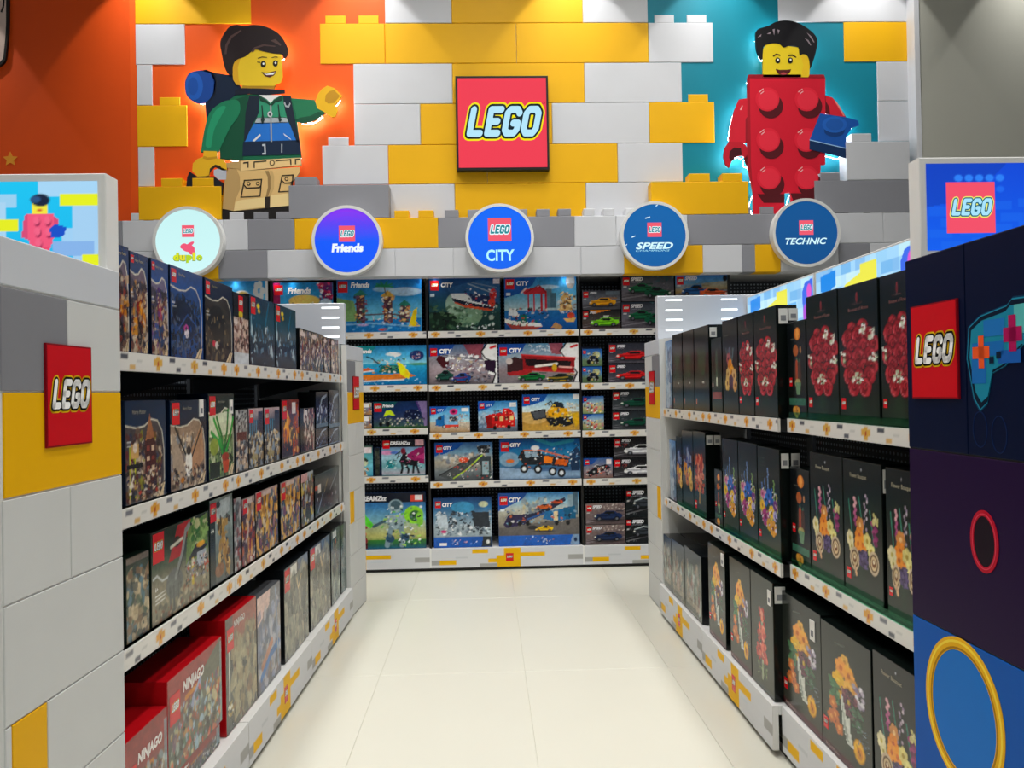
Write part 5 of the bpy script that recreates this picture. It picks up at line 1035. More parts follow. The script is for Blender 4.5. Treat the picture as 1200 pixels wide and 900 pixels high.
    ('head', 8, 'c8981c', 0, [(-1.629,3.366),(-1.603,3.416),(-1.573,3.425),(-1.594,3.356),(-1.59,3.277),(-1.576,3.241),(-1.605,3.243),(-1.626,3.277)]),
    ('hair', 10, '1d1316', 1, [(-1.699,3.46),(-1.706,3.505),(-1.7,3.544),(-1.668,3.599),(-1.639,3.627),(-1.595,3.638),(-1.551,3.629),(-1.483,3.637),(-1.405,3.624),(-1.327,3.581),(-1.284,3.523),(-1.268,3.475),(-1.278,3.432),(-1.298,3.422),(-1.308,3.444),(-1.358,3.448),(-1.427,3.462),(-1.483,3.474),(-1.544,3.43),(-1.603,3.406),(-1.625,3.366),(-1.629,3.309),(-1.653,3.311),(-1.679,3.357)]),
    ('hair', 11, '4a3634', 0, [(-1.678,3.445),(-1.672,3.505),(-1.64,3.564),(-1.571,3.605),(-1.565,3.597),(-1.628,3.554),(-1.658,3.5),(-1.666,3.445)]),
    ('hair', 11, '4a3634', 0, [(-1.505,3.463),(-1.485,3.489),(-1.426,3.509),(-1.348,3.499),(-1.348,3.492),(-1.421,3.498),(-1.475,3.479),(-1.493,3.455)]),
    ('hair', 11, '4a3634', 0, [(-1.379,3.533),(-1.347,3.543),(-1.309,3.508),(-1.314,3.498),(-1.348,3.518)]),
    ('head', 9, '16100c', 0, [(-1.41,3.378),(-1.412,3.369),(-1.417,3.361),(-1.424,3.357),(-1.432,3.357),(-1.439,3.361),(-1.444,3.369),(-1.445,3.378),(-1.443,3.388),(-1.438,3.395),(-1.431,3.399),(-1.423,3.399),(-1.417,3.395),(-1.412,3.388)]),
    ('head', 10, 'ffffff', 0, [(-1.419,3.381),(-1.421,3.376),(-1.426,3.373),(-1.431,3.376),(-1.433,3.381),(-1.43,3.387),(-1.426,3.389),(-1.421,3.387)]),
    ('head', 9, '16100c', 0, [(-1.333,3.383),(-1.335,3.374),(-1.339,3.366),(-1.346,3.363),(-1.354,3.363),(-1.36,3.367),(-1.365,3.374),(-1.366,3.383),(-1.364,3.392),(-1.36,3.399),(-1.353,3.403),(-1.346,3.403),(-1.339,3.399),(-1.334,3.392)]),
    ('head', 10, 'ffffff', 0, [(-1.341,3.386),(-1.343,3.38),(-1.348,3.378),(-1.352,3.38),(-1.354,3.386),(-1.352,3.391),(-1.347,3.394),(-1.343,3.391)]),
    ('head', 9, '4a2c10', 0, [(-1.464,3.419),(-1.435,3.429),(-1.403,3.425),(-1.403,3.421),(-1.435,3.423),(-1.462,3.414)]),
    ('head', 9, '4a2c10', 0, [(-1.374,3.422),(-1.351,3.429),(-1.333,3.426),(-1.333,3.422),(-1.351,3.424),(-1.372,3.418)]),
    ('head', 9, '4a2c10', 0, [(-1.468,3.395),(-1.447,3.393),(-1.447,3.387),(-1.467,3.389)]),
    ('head', 9, '4a2c10', 0, [(-1.332,3.402),(-1.326,3.399),(-1.338,3.389),(-1.34,3.393)]),
    ('head', 9, '4a1214', 0, [(-1.441,3.328),(-1.409,3.32),(-1.344,3.335),(-1.344,3.327),(-1.36,3.304),(-1.388,3.291),(-1.417,3.298),(-1.433,3.316)]),
    ('head', 10, 'f4f0ea', 0, [(-1.427,3.318),(-1.407,3.314),(-1.35,3.325),(-1.364,3.308),(-1.407,3.306)]),
]
BRICKSUIT = [
    ('arm', 1, 'c0182c', 0, [(1.78,3.138),(1.722,3.129),(1.688,3.053),(1.663,2.957),(1.651,2.881),(1.649,2.838),(1.761,2.837),(1.777,2.995)]),
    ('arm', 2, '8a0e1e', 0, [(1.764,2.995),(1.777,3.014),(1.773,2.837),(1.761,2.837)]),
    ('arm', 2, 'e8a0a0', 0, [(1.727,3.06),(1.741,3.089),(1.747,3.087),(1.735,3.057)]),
    ('arm', 1, 'c0182c', 0, [(2.311,3.152),(2.356,3.139),(2.401,3.085),(2.445,3.008),(2.428,2.99),(2.332,3.025),(2.308,3.034)]),
    ('arm', 2, '5a0812', 0, [(2.31,3.116),(2.333,3.077),(2.338,3.025),(2.308,3.034)]),
    ('arm', 2, 'e87870', 0, [(2.378,3.116),(2.406,3.077),(2.437,3.014),(2.427,3.014),(2.396,3.072),(2.371,3.111)]),
    ('hand', 2, 'b01426', 0, [(1.649,2.848),(1.735,2.844),(1.761,2.823),(1.777,2.794),(1.778,2.754),(1.759,2.732),(1.744,2.752),(1.714,2.75),(1.69,2.741),(1.662,2.711),(1.648,2.674),(1.623,2.691),(1.609,2.748),(1.618,2.801)]),
    ('hand', 3, '3a0710', 0, [(1.652,2.781),(1.682,2.807),(1.729,2.802),(1.734,2.756),(1.711,2.753),(1.69,2.742),(1.66,2.714),(1.647,2.738)]),
    ('arm', 2, '5c0a16', 0, [(1.747,2.732),(1.796,2.777),(1.852,2.677),(1.822,2.63),(1.78,2.684),(1.758,2.689)]),
    ('torso', 3, 'bd1028', 0, [(1.782,3.272),(1.792,3.296),(2.301,3.293),(2.31,3.269),(2.298,2.687),(2.267,2.685),(2.264,2.628),(2.229,2.623),(2.226,2.497),(1.805,2.501),(1.783,2.622),(1.77,2.689)]),
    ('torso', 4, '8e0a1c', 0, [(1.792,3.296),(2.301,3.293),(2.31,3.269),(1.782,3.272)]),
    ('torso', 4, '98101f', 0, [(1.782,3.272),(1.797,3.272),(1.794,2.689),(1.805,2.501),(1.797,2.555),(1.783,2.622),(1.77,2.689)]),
    ('torso', 5, '4a0812', 0, [(2.019,3.081),(2.015,3.058),(2.005,3.037),(1.989,3.019),(1.969,3.007),(1.946,3.0),(1.923,3.0),(1.9,3.007),(1.881,3.02),(1.866,3.038),(1.856,3.059),(1.854,3.082),(1.857,3.105),(1.868,3.127),(1.883,3.144),(1.904,3.157),(1.926,3.163),(1.95,3.163),(1.972,3.156),(1.992,3.144),(2.007,3.126),(2.016,3.104)]),
    ('torso', 6, 'ca1a30', 0, [(1.995,3.127),(1.992,3.107),(1.984,3.087),(1.97,3.071),(1.953,3.058),(1.934,3.05),(1.913,3.047),(1.892,3.05),(1.872,3.058),(1.856,3.071),(1.843,3.088),(1.836,3.107),(1.833,3.128),(1.836,3.149),(1.845,3.168),(1.858,3.185),(1.875,3.198),(1.895,3.206),(1.916,3.208),(1.937,3.205),(1.956,3.197),(1.973,3.184),(1.985,3.168),(1.993,3.148)]),
    ('torso', 7, 'd02438', 0, [(1.985,3.124),(1.983,3.106),(1.976,3.09),(1.965,3.076),(1.951,3.066),(1.934,3.059),(1.917,3.057),(1.899,3.059),(1.883,3.066),(1.869,3.077),(1.859,3.091),(1.853,3.107),(1.851,3.124),(1.853,3.142),(1.86,3.158),(1.871,3.172),(1.885,3.182),(1.902,3.189),(1.919,3.191),(1.937,3.189),(1.953,3.182),(1.967,3.171),(1.977,3.157),(1.984,3.141)]),
    ('torso', 8, 'e8a8a8', 0, [(1.856,3.178),(1.885,3.201),(1.889,3.197),(1.861,3.174)]),
    ('torso', 8, 'e8a8a8', 0, [(1.867,3.166),(1.888,3.183),(1.892,3.18),(1.871,3.163)]),
    ('torso', 5, '4a0812', 0, [(2.285,3.08),(2.281,3.056),(2.271,3.035),(2.255,3.018),(2.235,3.005),(2.212,2.999),(2.188,2.999),(2.166,3.005),(2.146,3.018),(2.131,3.036),(2.122,3.057),(2.119,3.081),(2.123,3.104),(2.133,3.125),(2.149,3.143),(2.169,3.155),(2.192,3.162),(2.215,3.162),(2.238,3.155),(2.258,3.142),(2.273,3.124),(2.282,3.103)]),
    ('torso', 6, 'ca1a30', 0, [(2.261,3.126),(2.258,3.105),(2.249,3.086),(2.236,3.069),(2.219,3.056),(2.199,3.048),(2.178,3.046),(2.157,3.049),(2.138,3.057),(2.121,3.07),(2.108,3.086),(2.101,3.106),(2.098,3.127),(2.102,3.148),(2.11,3.167),(2.123,3.184),(2.141,3.196),(2.16,3.204),(2.181,3.207),(2.202,3.204),(2.222,3.196),(2.238,3.183),(2.251,3.166),(2.259,3.147)]),
    ('torso', 7, 'd02438', 0, [(2.251,3.122),(2.248,3.105),(2.241,3.089),(2.23,3.075),(2.216,3.064),(2.2,3.058),(2.182,3.055),(2.165,3.058),(2.148,3.065),(2.135,3.075),(2.124,3.089),(2.118,3.105),(2.116,3.123),(2.118,3.14),(2.126,3.156),(2.137,3.17),(2.151,3.181),(2.167,3.187),(2.185,3.189),(2.202,3.187),(2.218,3.18),(2.232,3.17),(2.243,3.156),(2.249,3.139)]),
    ('torso', 8, 'e8a8a8', 0, [(2.121,3.176),(2.15,3.199),(2.154,3.195),(2.126,3.173)]),
    ('torso', 8, 'e8a8a8', 0, [(2.132,3.165),(2.154,3.182),(2.158,3.178),(2.136,3.161)]),
    ('torso', 5, '4a0812', 0, [(2.018,2.809),(2.015,2.785),(2.004,2.764),(1.989,2.747),(1.968,2.734),(1.946,2.728),(1.922,2.728),(1.9,2.735),(1.88,2.748),(1.865,2.765),(1.856,2.787),(1.853,2.81),(1.857,2.833),(1.867,2.854),(1.883,2.872),(1.903,2.884),(1.925,2.891),(1.949,2.891),(1.972,2.884),(1.991,2.871),(2.006,2.853),(2.016,2.832)]),
    ('torso', 6, 'ca1a30', 0, [(1.994,2.855),(1.991,2.834),(1.983,2.815),(1.969,2.798),(1.952,2.785),(1.933,2.778),(1.912,2.775),(1.891,2.778),(1.872,2.786),(1.855,2.799),(1.843,2.816),(1.835,2.835),(1.833,2.856),(1.836,2.877),(1.844,2.896),(1.857,2.912),(1.874,2.925),(1.894,2.933),(1.915,2.936),(1.936,2.933),(1.955,2.925),(1.972,2.912),(1.984,2.895),(1.992,2.875)]),
    ('torso', 7, 'd02438', 0, [(1.985,2.851),(1.982,2.834),(1.975,2.818),(1.964,2.804),(1.95,2.793),(1.933,2.787),(1.916,2.785),(1.898,2.787),(1.882,2.794),(1.869,2.805),(1.858,2.818),(1.852,2.835),(1.85,2.852),(1.852,2.869),(1.859,2.885),(1.87,2.899),(1.885,2.91),(1.901,2.916),(1.919,2.918),(1.936,2.916),(1.952,2.909),(1.966,2.898),(1.976,2.884),(1.983,2.868)]),
    ('torso', 8, 'e8a8a8', 0, [(1.855,2.905),(1.884,2.928),(1.888,2.924),(1.86,2.902)]),
    ('torso', 8, 'e8a8a8', 0, [(1.866,2.894),(1.888,2.911),(1.891,2.907),(1.87,2.89)]),
    ('torso', 5, '4a0812', 0, [(2.277,2.807),(2.273,2.783),(2.263,2.762),(2.247,2.745),(2.227,2.732),(2.204,2.726),(2.181,2.726),(2.158,2.733),(2.138,2.745),(2.123,2.763),(2.114,2.785),(2.111,2.808),(2.115,2.831),(2.125,2.852),(2.141,2.87),(2.161,2.882),(2.184,2.889),(2.208,2.889),(2.23,2.882),(2.25,2.869),(2.265,2.851),(2.274,2.83)]),
    ('torso', 6, 'ca1a30', 0, [(2.253,2.853),(2.25,2.832),(2.241,2.813),(2.228,2.796),(2.211,2.783),(2.191,2.776),(2.17,2.773),(2.149,2.776),(2.13,2.784),(2.113,2.797),(2.101,2.814),(2.093,2.833),(2.091,2.854),(2.094,2.875),(2.102,2.894),(2.116,2.911),(2.133,2.923),(2.153,2.931),(2.174,2.934),(2.195,2.931),(2.214,2.923),(2.231,2.91),(2.243,2.893),(2.251,2.874)]),
    ('torso', 7, 'd02438', 0, [(2.243,2.849),(2.241,2.832),(2.234,2.816),(2.222,2.802),(2.208,2.791),(2.192,2.785),(2.174,2.783),(2.157,2.785),(2.141,2.792),(2.127,2.803),(2.116,2.816),(2.11,2.833),(2.108,2.85),(2.111,2.867),(2.118,2.883),(2.129,2.897),(2.143,2.908),(2.16,2.914),(2.177,2.917),(2.195,2.914),(2.211,2.907),(2.225,2.897),(2.235,2.883),(2.241,2.866)]),
    ('torso', 8, 'e8a8a8', 0, [(2.113,2.904),(2.143,2.926),(2.146,2.922),(2.119,2.9)]),
    ('torso', 8, 'e8a8a8', 0, [(2.124,2.892),(2.146,2.909),(2.15,2.905),(2.128,2.888)]),
    ('torso', 5, '4a0812', 0, [(2.018,2.555),(2.014,2.532),(2.004,2.511),(1.988,2.494),(1.968,2.481),(1.945,2.475),(1.922,2.475),(1.899,2.482),(1.88,2.495),(1.865,2.512),(1.855,2.534),(1.852,2.557),(1.856,2.58),(1.866,2.601),(1.882,2.619),(1.902,2.631),(1.925,2.637),(1.949,2.637),(1.971,2.63),(1.991,2.618),(2.006,2.6),(2.015,2.578)]),
    ('torso', 6, 'ca1a30', 0, [(1.994,2.601),(1.991,2.581),(1.982,2.561),(1.969,2.545),(1.952,2.532),(1.932,2.524),(1.911,2.522),(1.89,2.525),(1.871,2.533),(1.855,2.546),(1.842,2.563),(1.834,2.582),(1.832,2.603),(1.835,2.624),(1.844,2.643),(1.857,2.659),(1.874,2.672),(1.894,2.68),(1.915,2.682),(1.935,2.679),(1.955,2.671),(1.971,2.658),(1.984,2.642),(1.992,2.622)]),
    ('torso', 7, 'd02438', 0, [(1.984,2.598),(1.981,2.58),(1.974,2.564),(1.963,2.551),(1.949,2.54),(1.933,2.534),(1.915,2.531),(1.898,2.534),(1.882,2.541),(1.868,2.551),(1.858,2.565),(1.851,2.582),(1.849,2.599),(1.852,2.616),(1.859,2.632),(1.87,2.646),(1.884,2.656),(1.901,2.663),(1.918,2.665),(1.936,2.663),(1.952,2.656),(1.965,2.645),(1.976,2.631),(1.982,2.615)]),
    ('torso', 8, 'e8a8a8', 0, [(1.854,2.652),(1.884,2.675),(1.887,2.671),(1.86,2.648)]),
    ('torso', 8, 'e8a8a8', 0, [(1.866,2.641),(1.887,2.658),(1.891,2.654),(1.869,2.637)]),
    ('torso', 5, '4a0812', 0, [(2.274,2.553),(2.27,2.53),(2.26,2.509),(2.244,2.491),(2.224,2.479),(2.201,2.472),(2.177,2.472),(2.155,2.479),(2.135,2.492),(2.12,2.51),(2.11,2.531),(2.108,2.554),(2.111,2.578),(2.122,2.599),(2.138,2.616),(2.158,2.629),(2.181,2.635),(2.204,2.635),(2.227,2.628),(2.246,2.615),(2.261,2.598),(2.271,2.576)]),
    ('torso', 6, 'ca1a30', 0, [(2.25,2.599),(2.246,2.578),(2.238,2.559),(2.225,2.543),(2.208,2.53),(2.188,2.522),(2.167,2.52),(2.146,2.522),(2.126,2.531),(2.11,2.544),(2.097,2.56),(2.09,2.58),(2.087,2.601),(2.091,2.621),(2.099,2.641),(2.112,2.657),(2.129,2.67),(2.149,2.678),(2.17,2.68),(2.191,2.677),(2.21,2.669),(2.227,2.656),(2.24,2.639),(2.247,2.62)]),
    ('torso', 7, 'd02438', 0, [(2.24,2.595),(2.237,2.578),(2.23,2.562),(2.219,2.548),(2.205,2.538),(2.188,2.531),(2.171,2.529),(2.153,2.531),(2.137,2.538),(2.123,2.549),(2.113,2.563),(2.107,2.579),(2.105,2.597),(2.107,2.614),(2.114,2.63),(2.125,2.644),(2.14,2.654),(2.156,2.661),(2.174,2.663),(2.191,2.66),(2.207,2.654),(2.221,2.643),(2.231,2.629),(2.238,2.613)]),
    ('torso', 8, 'e8a8a8', 0, [(2.11,2.65),(2.139,2.673),(2.143,2.669),(2.115,2.646)]),
    ('torso', 8, 'e8a8a8', 0, [(2.121,2.639),(2.143,2.656),(2.146,2.652),(2.125,2.635)]),
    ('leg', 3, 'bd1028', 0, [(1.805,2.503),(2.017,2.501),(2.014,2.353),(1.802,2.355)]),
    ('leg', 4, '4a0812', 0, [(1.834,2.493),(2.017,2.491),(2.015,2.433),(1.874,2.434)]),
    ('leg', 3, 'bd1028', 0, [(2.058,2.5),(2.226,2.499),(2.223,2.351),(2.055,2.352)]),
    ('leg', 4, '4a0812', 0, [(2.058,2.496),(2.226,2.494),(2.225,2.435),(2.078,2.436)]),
    ('head', 4, 'e8b81a', 0, [(1.889,3.453),(1.907,3.496),(1.985,3.511),(2.062,3.486),(2.139,3.476),(2.21,3.423),(2.202,3.289),(2.194,3.276),(1.888,3.277)]),
    ('head', 5, 'dcae18', 0, [(2.138,3.462),(2.21,3.423),(2.202,3.289),(2.194,3.276),(2.144,3.276),(2.163,3.356)]),
    ('hair', 7, '0c0b10', 1, [(1.884,3.398),(1.869,3.41),(1.847,3.463),(1.844,3.545),(1.855,3.597),(1.929,3.622),(1.986,3.65),(2.065,3.658),(2.142,3.637),(2.218,3.588),(2.26,3.531),(2.251,3.452),(2.215,3.345),(2.206,3.349),(2.201,3.393),(2.186,3.423),(2.159,3.431),(2.138,3.424),(2.129,3.479),(2.073,3.489),(2.032,3.476),(2.004,3.499),(1.956,3.505),(1.899,3.488),(1.889,3.444)]),
    ('hair', 8, '8a7c84', 0, [(1.855,3.545),(1.882,3.566),(1.878,3.551)]),
    ('hair', 8, '8a7c84', 0, [(1.919,3.568),(1.948,3.583),(1.94,3.566)]),
    ('hair', 8, '8a7c84', 0, [(1.958,3.597),(1.973,3.602),(1.968,3.559)]),
    ('hair', 8, '8a7c84', 0, [(1.991,3.597),(2.006,3.592),(1.996,3.566)]),
    ('hair', 8, '8a7c84', 0, [(2.171,3.541),(2.2,3.524),(2.218,3.49),(2.212,3.489),(2.193,3.517)]),
    ('hair', 8, '8a7c84', 0, [(2.189,3.577),(2.222,3.548),(2.241,3.51),(2.234,3.51),(2.213,3.543)]),
    ('head', 6, '14100c', 0, [(2.006,3.389),(2.005,3.38),(2.0,3.373),(1.993,3.369),(1.985,3.369),(1.978,3.373),(1.973,3.38),(1.972,3.389),(1.974,3.398),(1.979,3.405),(1.986,3.408),(1.993,3.408),(2.0,3.404),(2.005,3.397)]),
    ('head', 7, 'ffffff', 0, [(1.998,3.394),(1.996,3.388),(1.991,3.386),(1.986,3.388),(1.984,3.394),(1.986,3.399),(1.991,3.401),(1.996,3.399)]),
    ('head', 6, '14100c', 0, [(2.091,3.388),(2.09,3.38),(2.085,3.373),(2.077,3.369),(2.07,3.369),(2.063,3.373),(2.058,3.38),(2.057,3.389),(2.059,3.397),(2.064,3.404),(2.071,3.408),(2.078,3.408),(2.085,3.404),(2.09,3.397)]),
    ('head', 7, 'ffffff', 0, [(2.083,3.393),(2.081,3.388),(2.076,3.386),(2.071,3.388),(2.069,3.393),(2.071,3.399),(2.076,3.401),(2.081,3.399)]),
    ('head', 6, '3a240c', 0, [(1.956,3.421),(1.981,3.436),(2.008,3.428),(2.008,3.42),(1.981,3.426),(1.96,3.413)]),
    ('head', 6, '3a240c', 0, [(2.06,3.426),(2.089,3.43),(2.116,3.414),(2.114,3.406),(2.089,3.42),(2.06,3.418)]),
    ('head', 6, '4a0e12', 0, [(1.973,3.332),(2.0,3.326),(2.049,3.326),(2.08,3.33),(2.069,3.307),(2.046,3.293),(2.017,3.289),(1.992,3.3),(1.979,3.317)]),
    ('head', 7, 'a84040', 0, [(2.0,3.304),(2.029,3.309),(2.054,3.301),(2.038,3.294),(2.017,3.292)]),
    ('held_brick', 8, '0f4a9a', 0, [(2.269,3.03),(2.438,3.005),(2.525,2.982),(2.534,2.949),(2.485,2.936),(2.443,2.875),(2.44,2.791),(2.193,2.853)]),
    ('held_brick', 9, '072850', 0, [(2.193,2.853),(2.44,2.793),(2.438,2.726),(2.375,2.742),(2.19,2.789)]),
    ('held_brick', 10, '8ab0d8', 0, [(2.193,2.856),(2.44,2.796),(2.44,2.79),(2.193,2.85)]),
    ('held_brick', 9, '0a3570', 0, [(2.433,2.912),(2.428,2.898),(2.416,2.886),(2.397,2.877),(2.374,2.873),(2.35,2.873),(2.327,2.878),(2.309,2.887),(2.297,2.899),(2.293,2.913),(2.298,2.927),(2.31,2.939),(2.329,2.947),(2.352,2.952),(2.376,2.952),(2.398,2.947),(2.417,2.938),(2.429,2.926)]),
    ('held_brick', 10, '1a58ac', 0, [(2.448,2.954),(2.444,2.938),(2.434,2.924),(2.418,2.912),(2.398,2.904),(2.375,2.899),(2.352,2.9),(2.329,2.904),(2.309,2.913),(2.294,2.925),(2.284,2.939),(2.281,2.955),(2.285,2.971),(2.295,2.985),(2.311,2.997),(2.331,3.005),(2.354,3.01),(2.378,3.009),(2.4,3.005),(2.42,2.996),(2.435,2.984),(2.445,2.97)]),
    ('held_brick', 11, '164e9c', 0, [(2.425,2.954),(2.422,2.942),(2.413,2.932),(2.399,2.923),(2.382,2.918),(2.364,2.916),(2.345,2.918),(2.329,2.924),(2.316,2.932),(2.307,2.943),(2.305,2.955),(2.308,2.967),(2.317,2.977),(2.33,2.986),(2.347,2.991),(2.365,2.993),(2.384,2.991),(2.401,2.985),(2.414,2.977),(2.422,2.966)]),
]

# ================================================================== the shell of the shop
ZROW = [3.9660, 3.6889, 3.4173, 3.1460, 2.8692, 2.6042, 2.3693, 2.1641, 1.9761]          # tops of the mural rows
ZTHICK = {4: 2.8373, 5: 2.5774, 6: 2.3572, 7: 2.1541, 8: 1.9681}
BCOL = {'Y': 'f2b705', 'W': 'd3d5da', 'G': '8f9097', 'O': 'ee5a10', 'T': '06849a'}
def structure(name, mb, m): return tag(mb.build(name, m), kind='structure')

# floor with large tiles, joints open 2 mm
b = MB(); b.box(-4.0, 4.6, -3.2, 5.95, -0.06, -0.004, '8f8d84')
floor = structure('floor', b, mat('tile_grout', 'd4d2c6', rough=0.8, grain=0.08, scale=60))
TILEM = mat('porcelain_tile', 'dbdacd', rough=0.30, spec=0.5, grain=0.03, scale=1.6)
tw, tl = 0.6175, 1.235
b = MB(); b.bevbox(0.001, tw - 0.001, -0.012, -0.0005, 0.001, tl - 0.001, 0.0012)
for v in range(len(b.v)):
    x, y, z = b.v[v]; b.v[v] = (x, z, -0.0005 - (y + 0.012))
tile_me = b.mesh('tile', TILEM)
for i in range(-6, 7):
    for j in range(-3, 5):
        o = link('tile', tile_me, floor, (0.144 + tw * i, 1.0 + tl * j - 0.02, 0))

# ceiling
b = MB(); b.box(-4.0, 4.6, -3.2, 5.95, CEIL, CEIL + 0.08)
structure('ceiling', b, mat('ceiling_paint', '8c8c88', rough=0.9, grain=0.03, scale=4))

# back wall: bulkhead over the shelves, mural panels, raised bricks
b = MB(); b.box(-3.95, 2.93, 5.40, 5.93, 1.99, CEIL)
b.box(-3.95, 4.6, 5.93, 5.99, -0.01, CEIL)
wall = structure('wall_back', b, WHITE)
b = MB(); b.box(-3.95, -2.335, 5.392, 5.40, 1.99, CEIL, 'e4510c'); b.build('panel', MURAL, wall)
b = MB(); b.box(-2.335, -0.60, 5.394, 5.40, 2.2, CEIL, BCOL['O']); b.build('panel', MURAL, wall)
b = MB(); b.box(1.09, 2.925, 5.394, 5.40, 2.2, CEIL, BCOL['T']); b.build('panel', MURAL, wall)
b = MB(); b.box(-2.335, 2.90, 5.29, 5.40, 1.972, 2.30, 'c8cad0'); b.build('backing_board', MURAL, wall)
g = 0.0012
for row, x0, x1, c, studs, thick in BRICKS:
    b = MB()
    if thick:
        z1, z0, y0 = ZTHICK[row], ZTHICK[row + 1], 5.285
    else:
        z1, z0, y0 = ZROW[row], ZROW[row + 1], 5.388
        if row == 0: z1 = CEIL - 0.002
    b.bevbox(x0 + g, x1 - g, y0, 5.3985, z0 + g, z1 - g, 0.003, BCOL[c])
    for s0, s1 in studs:
        b.bevbox(s0, s1, y0 + 0.002, 5.3985, z1 - g - 0.0002, z1 + (0.054 if row < 6 else 0.048), 0.003, BCOL[c])
    b.build('brick', MURAL, wall)
b = MB(); b.box(-3.95, -2.32, 5.285, 5.40, 1.97, 2.15, 'c8cad0'); b.build('brick', MURAL, wall)
# small star printed on the orange panel
b = MB(); b.prism([(-3.12 + (0.05 if k % 2 == 0 else 0.024) * math.sin(math.pi * k / 5), 2.795 + (0.05 if k % 2 == 0 else 0.024) * math.cos(math.pi * k / 5)) for k in range(10)], 5.389, 5.392, 'f0a030'); b.build('star', MURAL, wall)

# right wall: plain return with a white corner profile
b = MB(); b.box(2.956, 4.6, 5.30, 5.93, -0.01, CEIL)
wr = structure('wall_right', b, mat('beige_paint', 'b9b9ae', rough=0.75, grain=0.02, scale=5))
b = MB(); b.box(2.922, 2.956, 5.29, 5.93, -0.01, CEIL)
tag(b.build('trim_1', mat('white_corner_profile', 'dfe1e6', rough=0.45, grain=0.02, scale=10)), kind='structure')

# ceiling lights: linear fittings above the aisles, spotlights washing the mural
for n_, (lx, ly) in enumerate(LAMPS):
    t = empty('linear_ceiling_light', (lx, ly, CEIL - 0.07))
    side = 'left' if lx < -1 else ('middle' if lx < 1 else 'right')
    far = {0.3: 'second nearest', 2.1: 'second farthest', 3.9: 'farthest', -1.8: 'nearest'}[ly]
    tag(t, f'white linear ceiling light, {far} of the {side} row overhead', 'light', 'linear ceiling lights')
    b = MB(); b.box(-0.14, 0.14, -0.68, 0.68, 0.0, 0.07); b.build('housing', WHITE, t)
    b = MB(); b.box(-0.12, 0.12, -0.65, 0.65, -0.012, -0.0005); b.build('diffuser', LAMPW, t)
for n_, sx in enumerate(WALLSPOTS):
    t = empty('wall_spotlight', (sx, 4.98, 4.50))
    tag(t, f'black spotlight aimed down the mural, {["first", "second", "third", "fourth", "fifth", "sixth", "seventh"][n_]} from the left', 'light', 'mural spotlights')
    b = MB(); b.ring(0, 0, 0.045, 0.045, 0.006, -0.02, 0.12, '101010'); o = b.build('barrel', BLACK, t); o.rotation_euler = (math.radians(-70), 0, 0)
    b = MB(); b.box(-0.012, 0.012, 0.03, 0.05, 0.0, CEIL - 4.50); b.build('stem', BLACK, t)

# ================================================================== gondolas
AL, AR = 0.0225, -0.004
class Run:
    """an aisle-long row of shelving; local x to the viewer's right along the front, y inwards, z up"""
    def __init__(s, origin, ang, side):
        s.o = Vector(origin); s.s = 1 if side == 'left' else -1; s.side = side
        d = Vector((math.sin(ang), math.cos(ang), 0)) * s.s
        s.rz = math.atan2(d.y, d.x); s.M = Matrix.Rotation(s.rz, 3, 'Z')
    def at(s, u, off, z): return s.o + s.M @ Vector((s.s * u, off, z))
RUN = {'left': Run((-0.8309, 0, 0), AL, 'left'), 'right': Run((0.9195, 0, 0), AR, 'right')}
SHELF = {'left': (1.306, 0.946, 0.625, 0.166), 'right': (1.0965, 0.623, None, 0.166)}
BAYS = {'left': [(1.735, 2.583), (2.583, 3.420), (3.420, 4.330)], 'right': [(1.735, 2.583), (2.583, 3.420), (3.420, 4.257)]}

def rail_print(length, seed, m=CARD):
    """white strip with small pixel shapes in orange, yellow and grey"""
    R = random.Random(seed); n = int(length / 0.007); c = Canvas(n, 7, length / 0.042, seed); c.g('e2e0da', 'dcdad6')
    px = 1.0 / n; x = 0.02
    while x < 0.97:
        a = R.choice(['d8962a', 'e0a23c', 'cf8a40', 'd9a94a'])
        c.r(x, .25, x + 7 * px, .6, a); c.r(x + 2 * px, .1, x + 5 * px, .95, a); c.r(x + 3 * px, .35, x + 4 * px, .65, 'b03020')
        c.r(x + 7 * px, .3, x + 11 * px, .42, 'e0b878'); q = x + R.uniform(11, 14) * px
        c.r(q, .1, q + 5 * px, .3, R.choice(['50545e', '7a7c84'])); c.r(q + 6 * px, .62, q + 10 * px, .86, R.choice(['5a5e68', 'd8b070'])); c.r(q + 11 * px, .3, q + 15 * px, .5, 'c8c8c4')
        x += R.uniform(32, 38) * px
    return c.build('rail_print', 1, 1, m=m)
RAILS = [rail_print(0.83, 100 + i) for i in range(3)]
def base_print_mesh():
    c = Canvas(200, 24, 5.8, 3); c.g('d6d8dc', 'd6d8dc')
    for a, b_, c0, d, col in ((.27, .06, .37, .28, 'efb810'), (.43, .38, .54, 1, 'efb810'), (.48, .02, .585, 1, 'efb810'), (.585, .26, .745, .48, 'efb810'), (.375, .55, .43, .75, 'efb810'), (.32, .82, .43, 1, 'a8a8a6'), (.905, .45, 1.0, .68, 'a8a8a6'),
                              (0, .62, .055, .86, 'a8a8a6'), (.055, .62, .16, .86, 'efb810'), (.16, .45, .24, .5, 'c8ccd0'), (.62, .6, .7, .64, 'ccd4da')):
        c.r(a, b_, c0, d, col)
    return c.build('base_print', 1, 1, m=VINYL)
BASEP = base_print_mesh()
def base_print(parent, x0, w, z0, h, y):
    o = link('base_print', BASEP, parent, (x0, y, z0)); o.scale = (w, 1, h)
    o = link('logo', logo_mesh(), parent, (x0 + .49 * w, y - 0.0005, z0 + .28 * h)); o.scale = (.05 * w, 0.05, .42 * h)

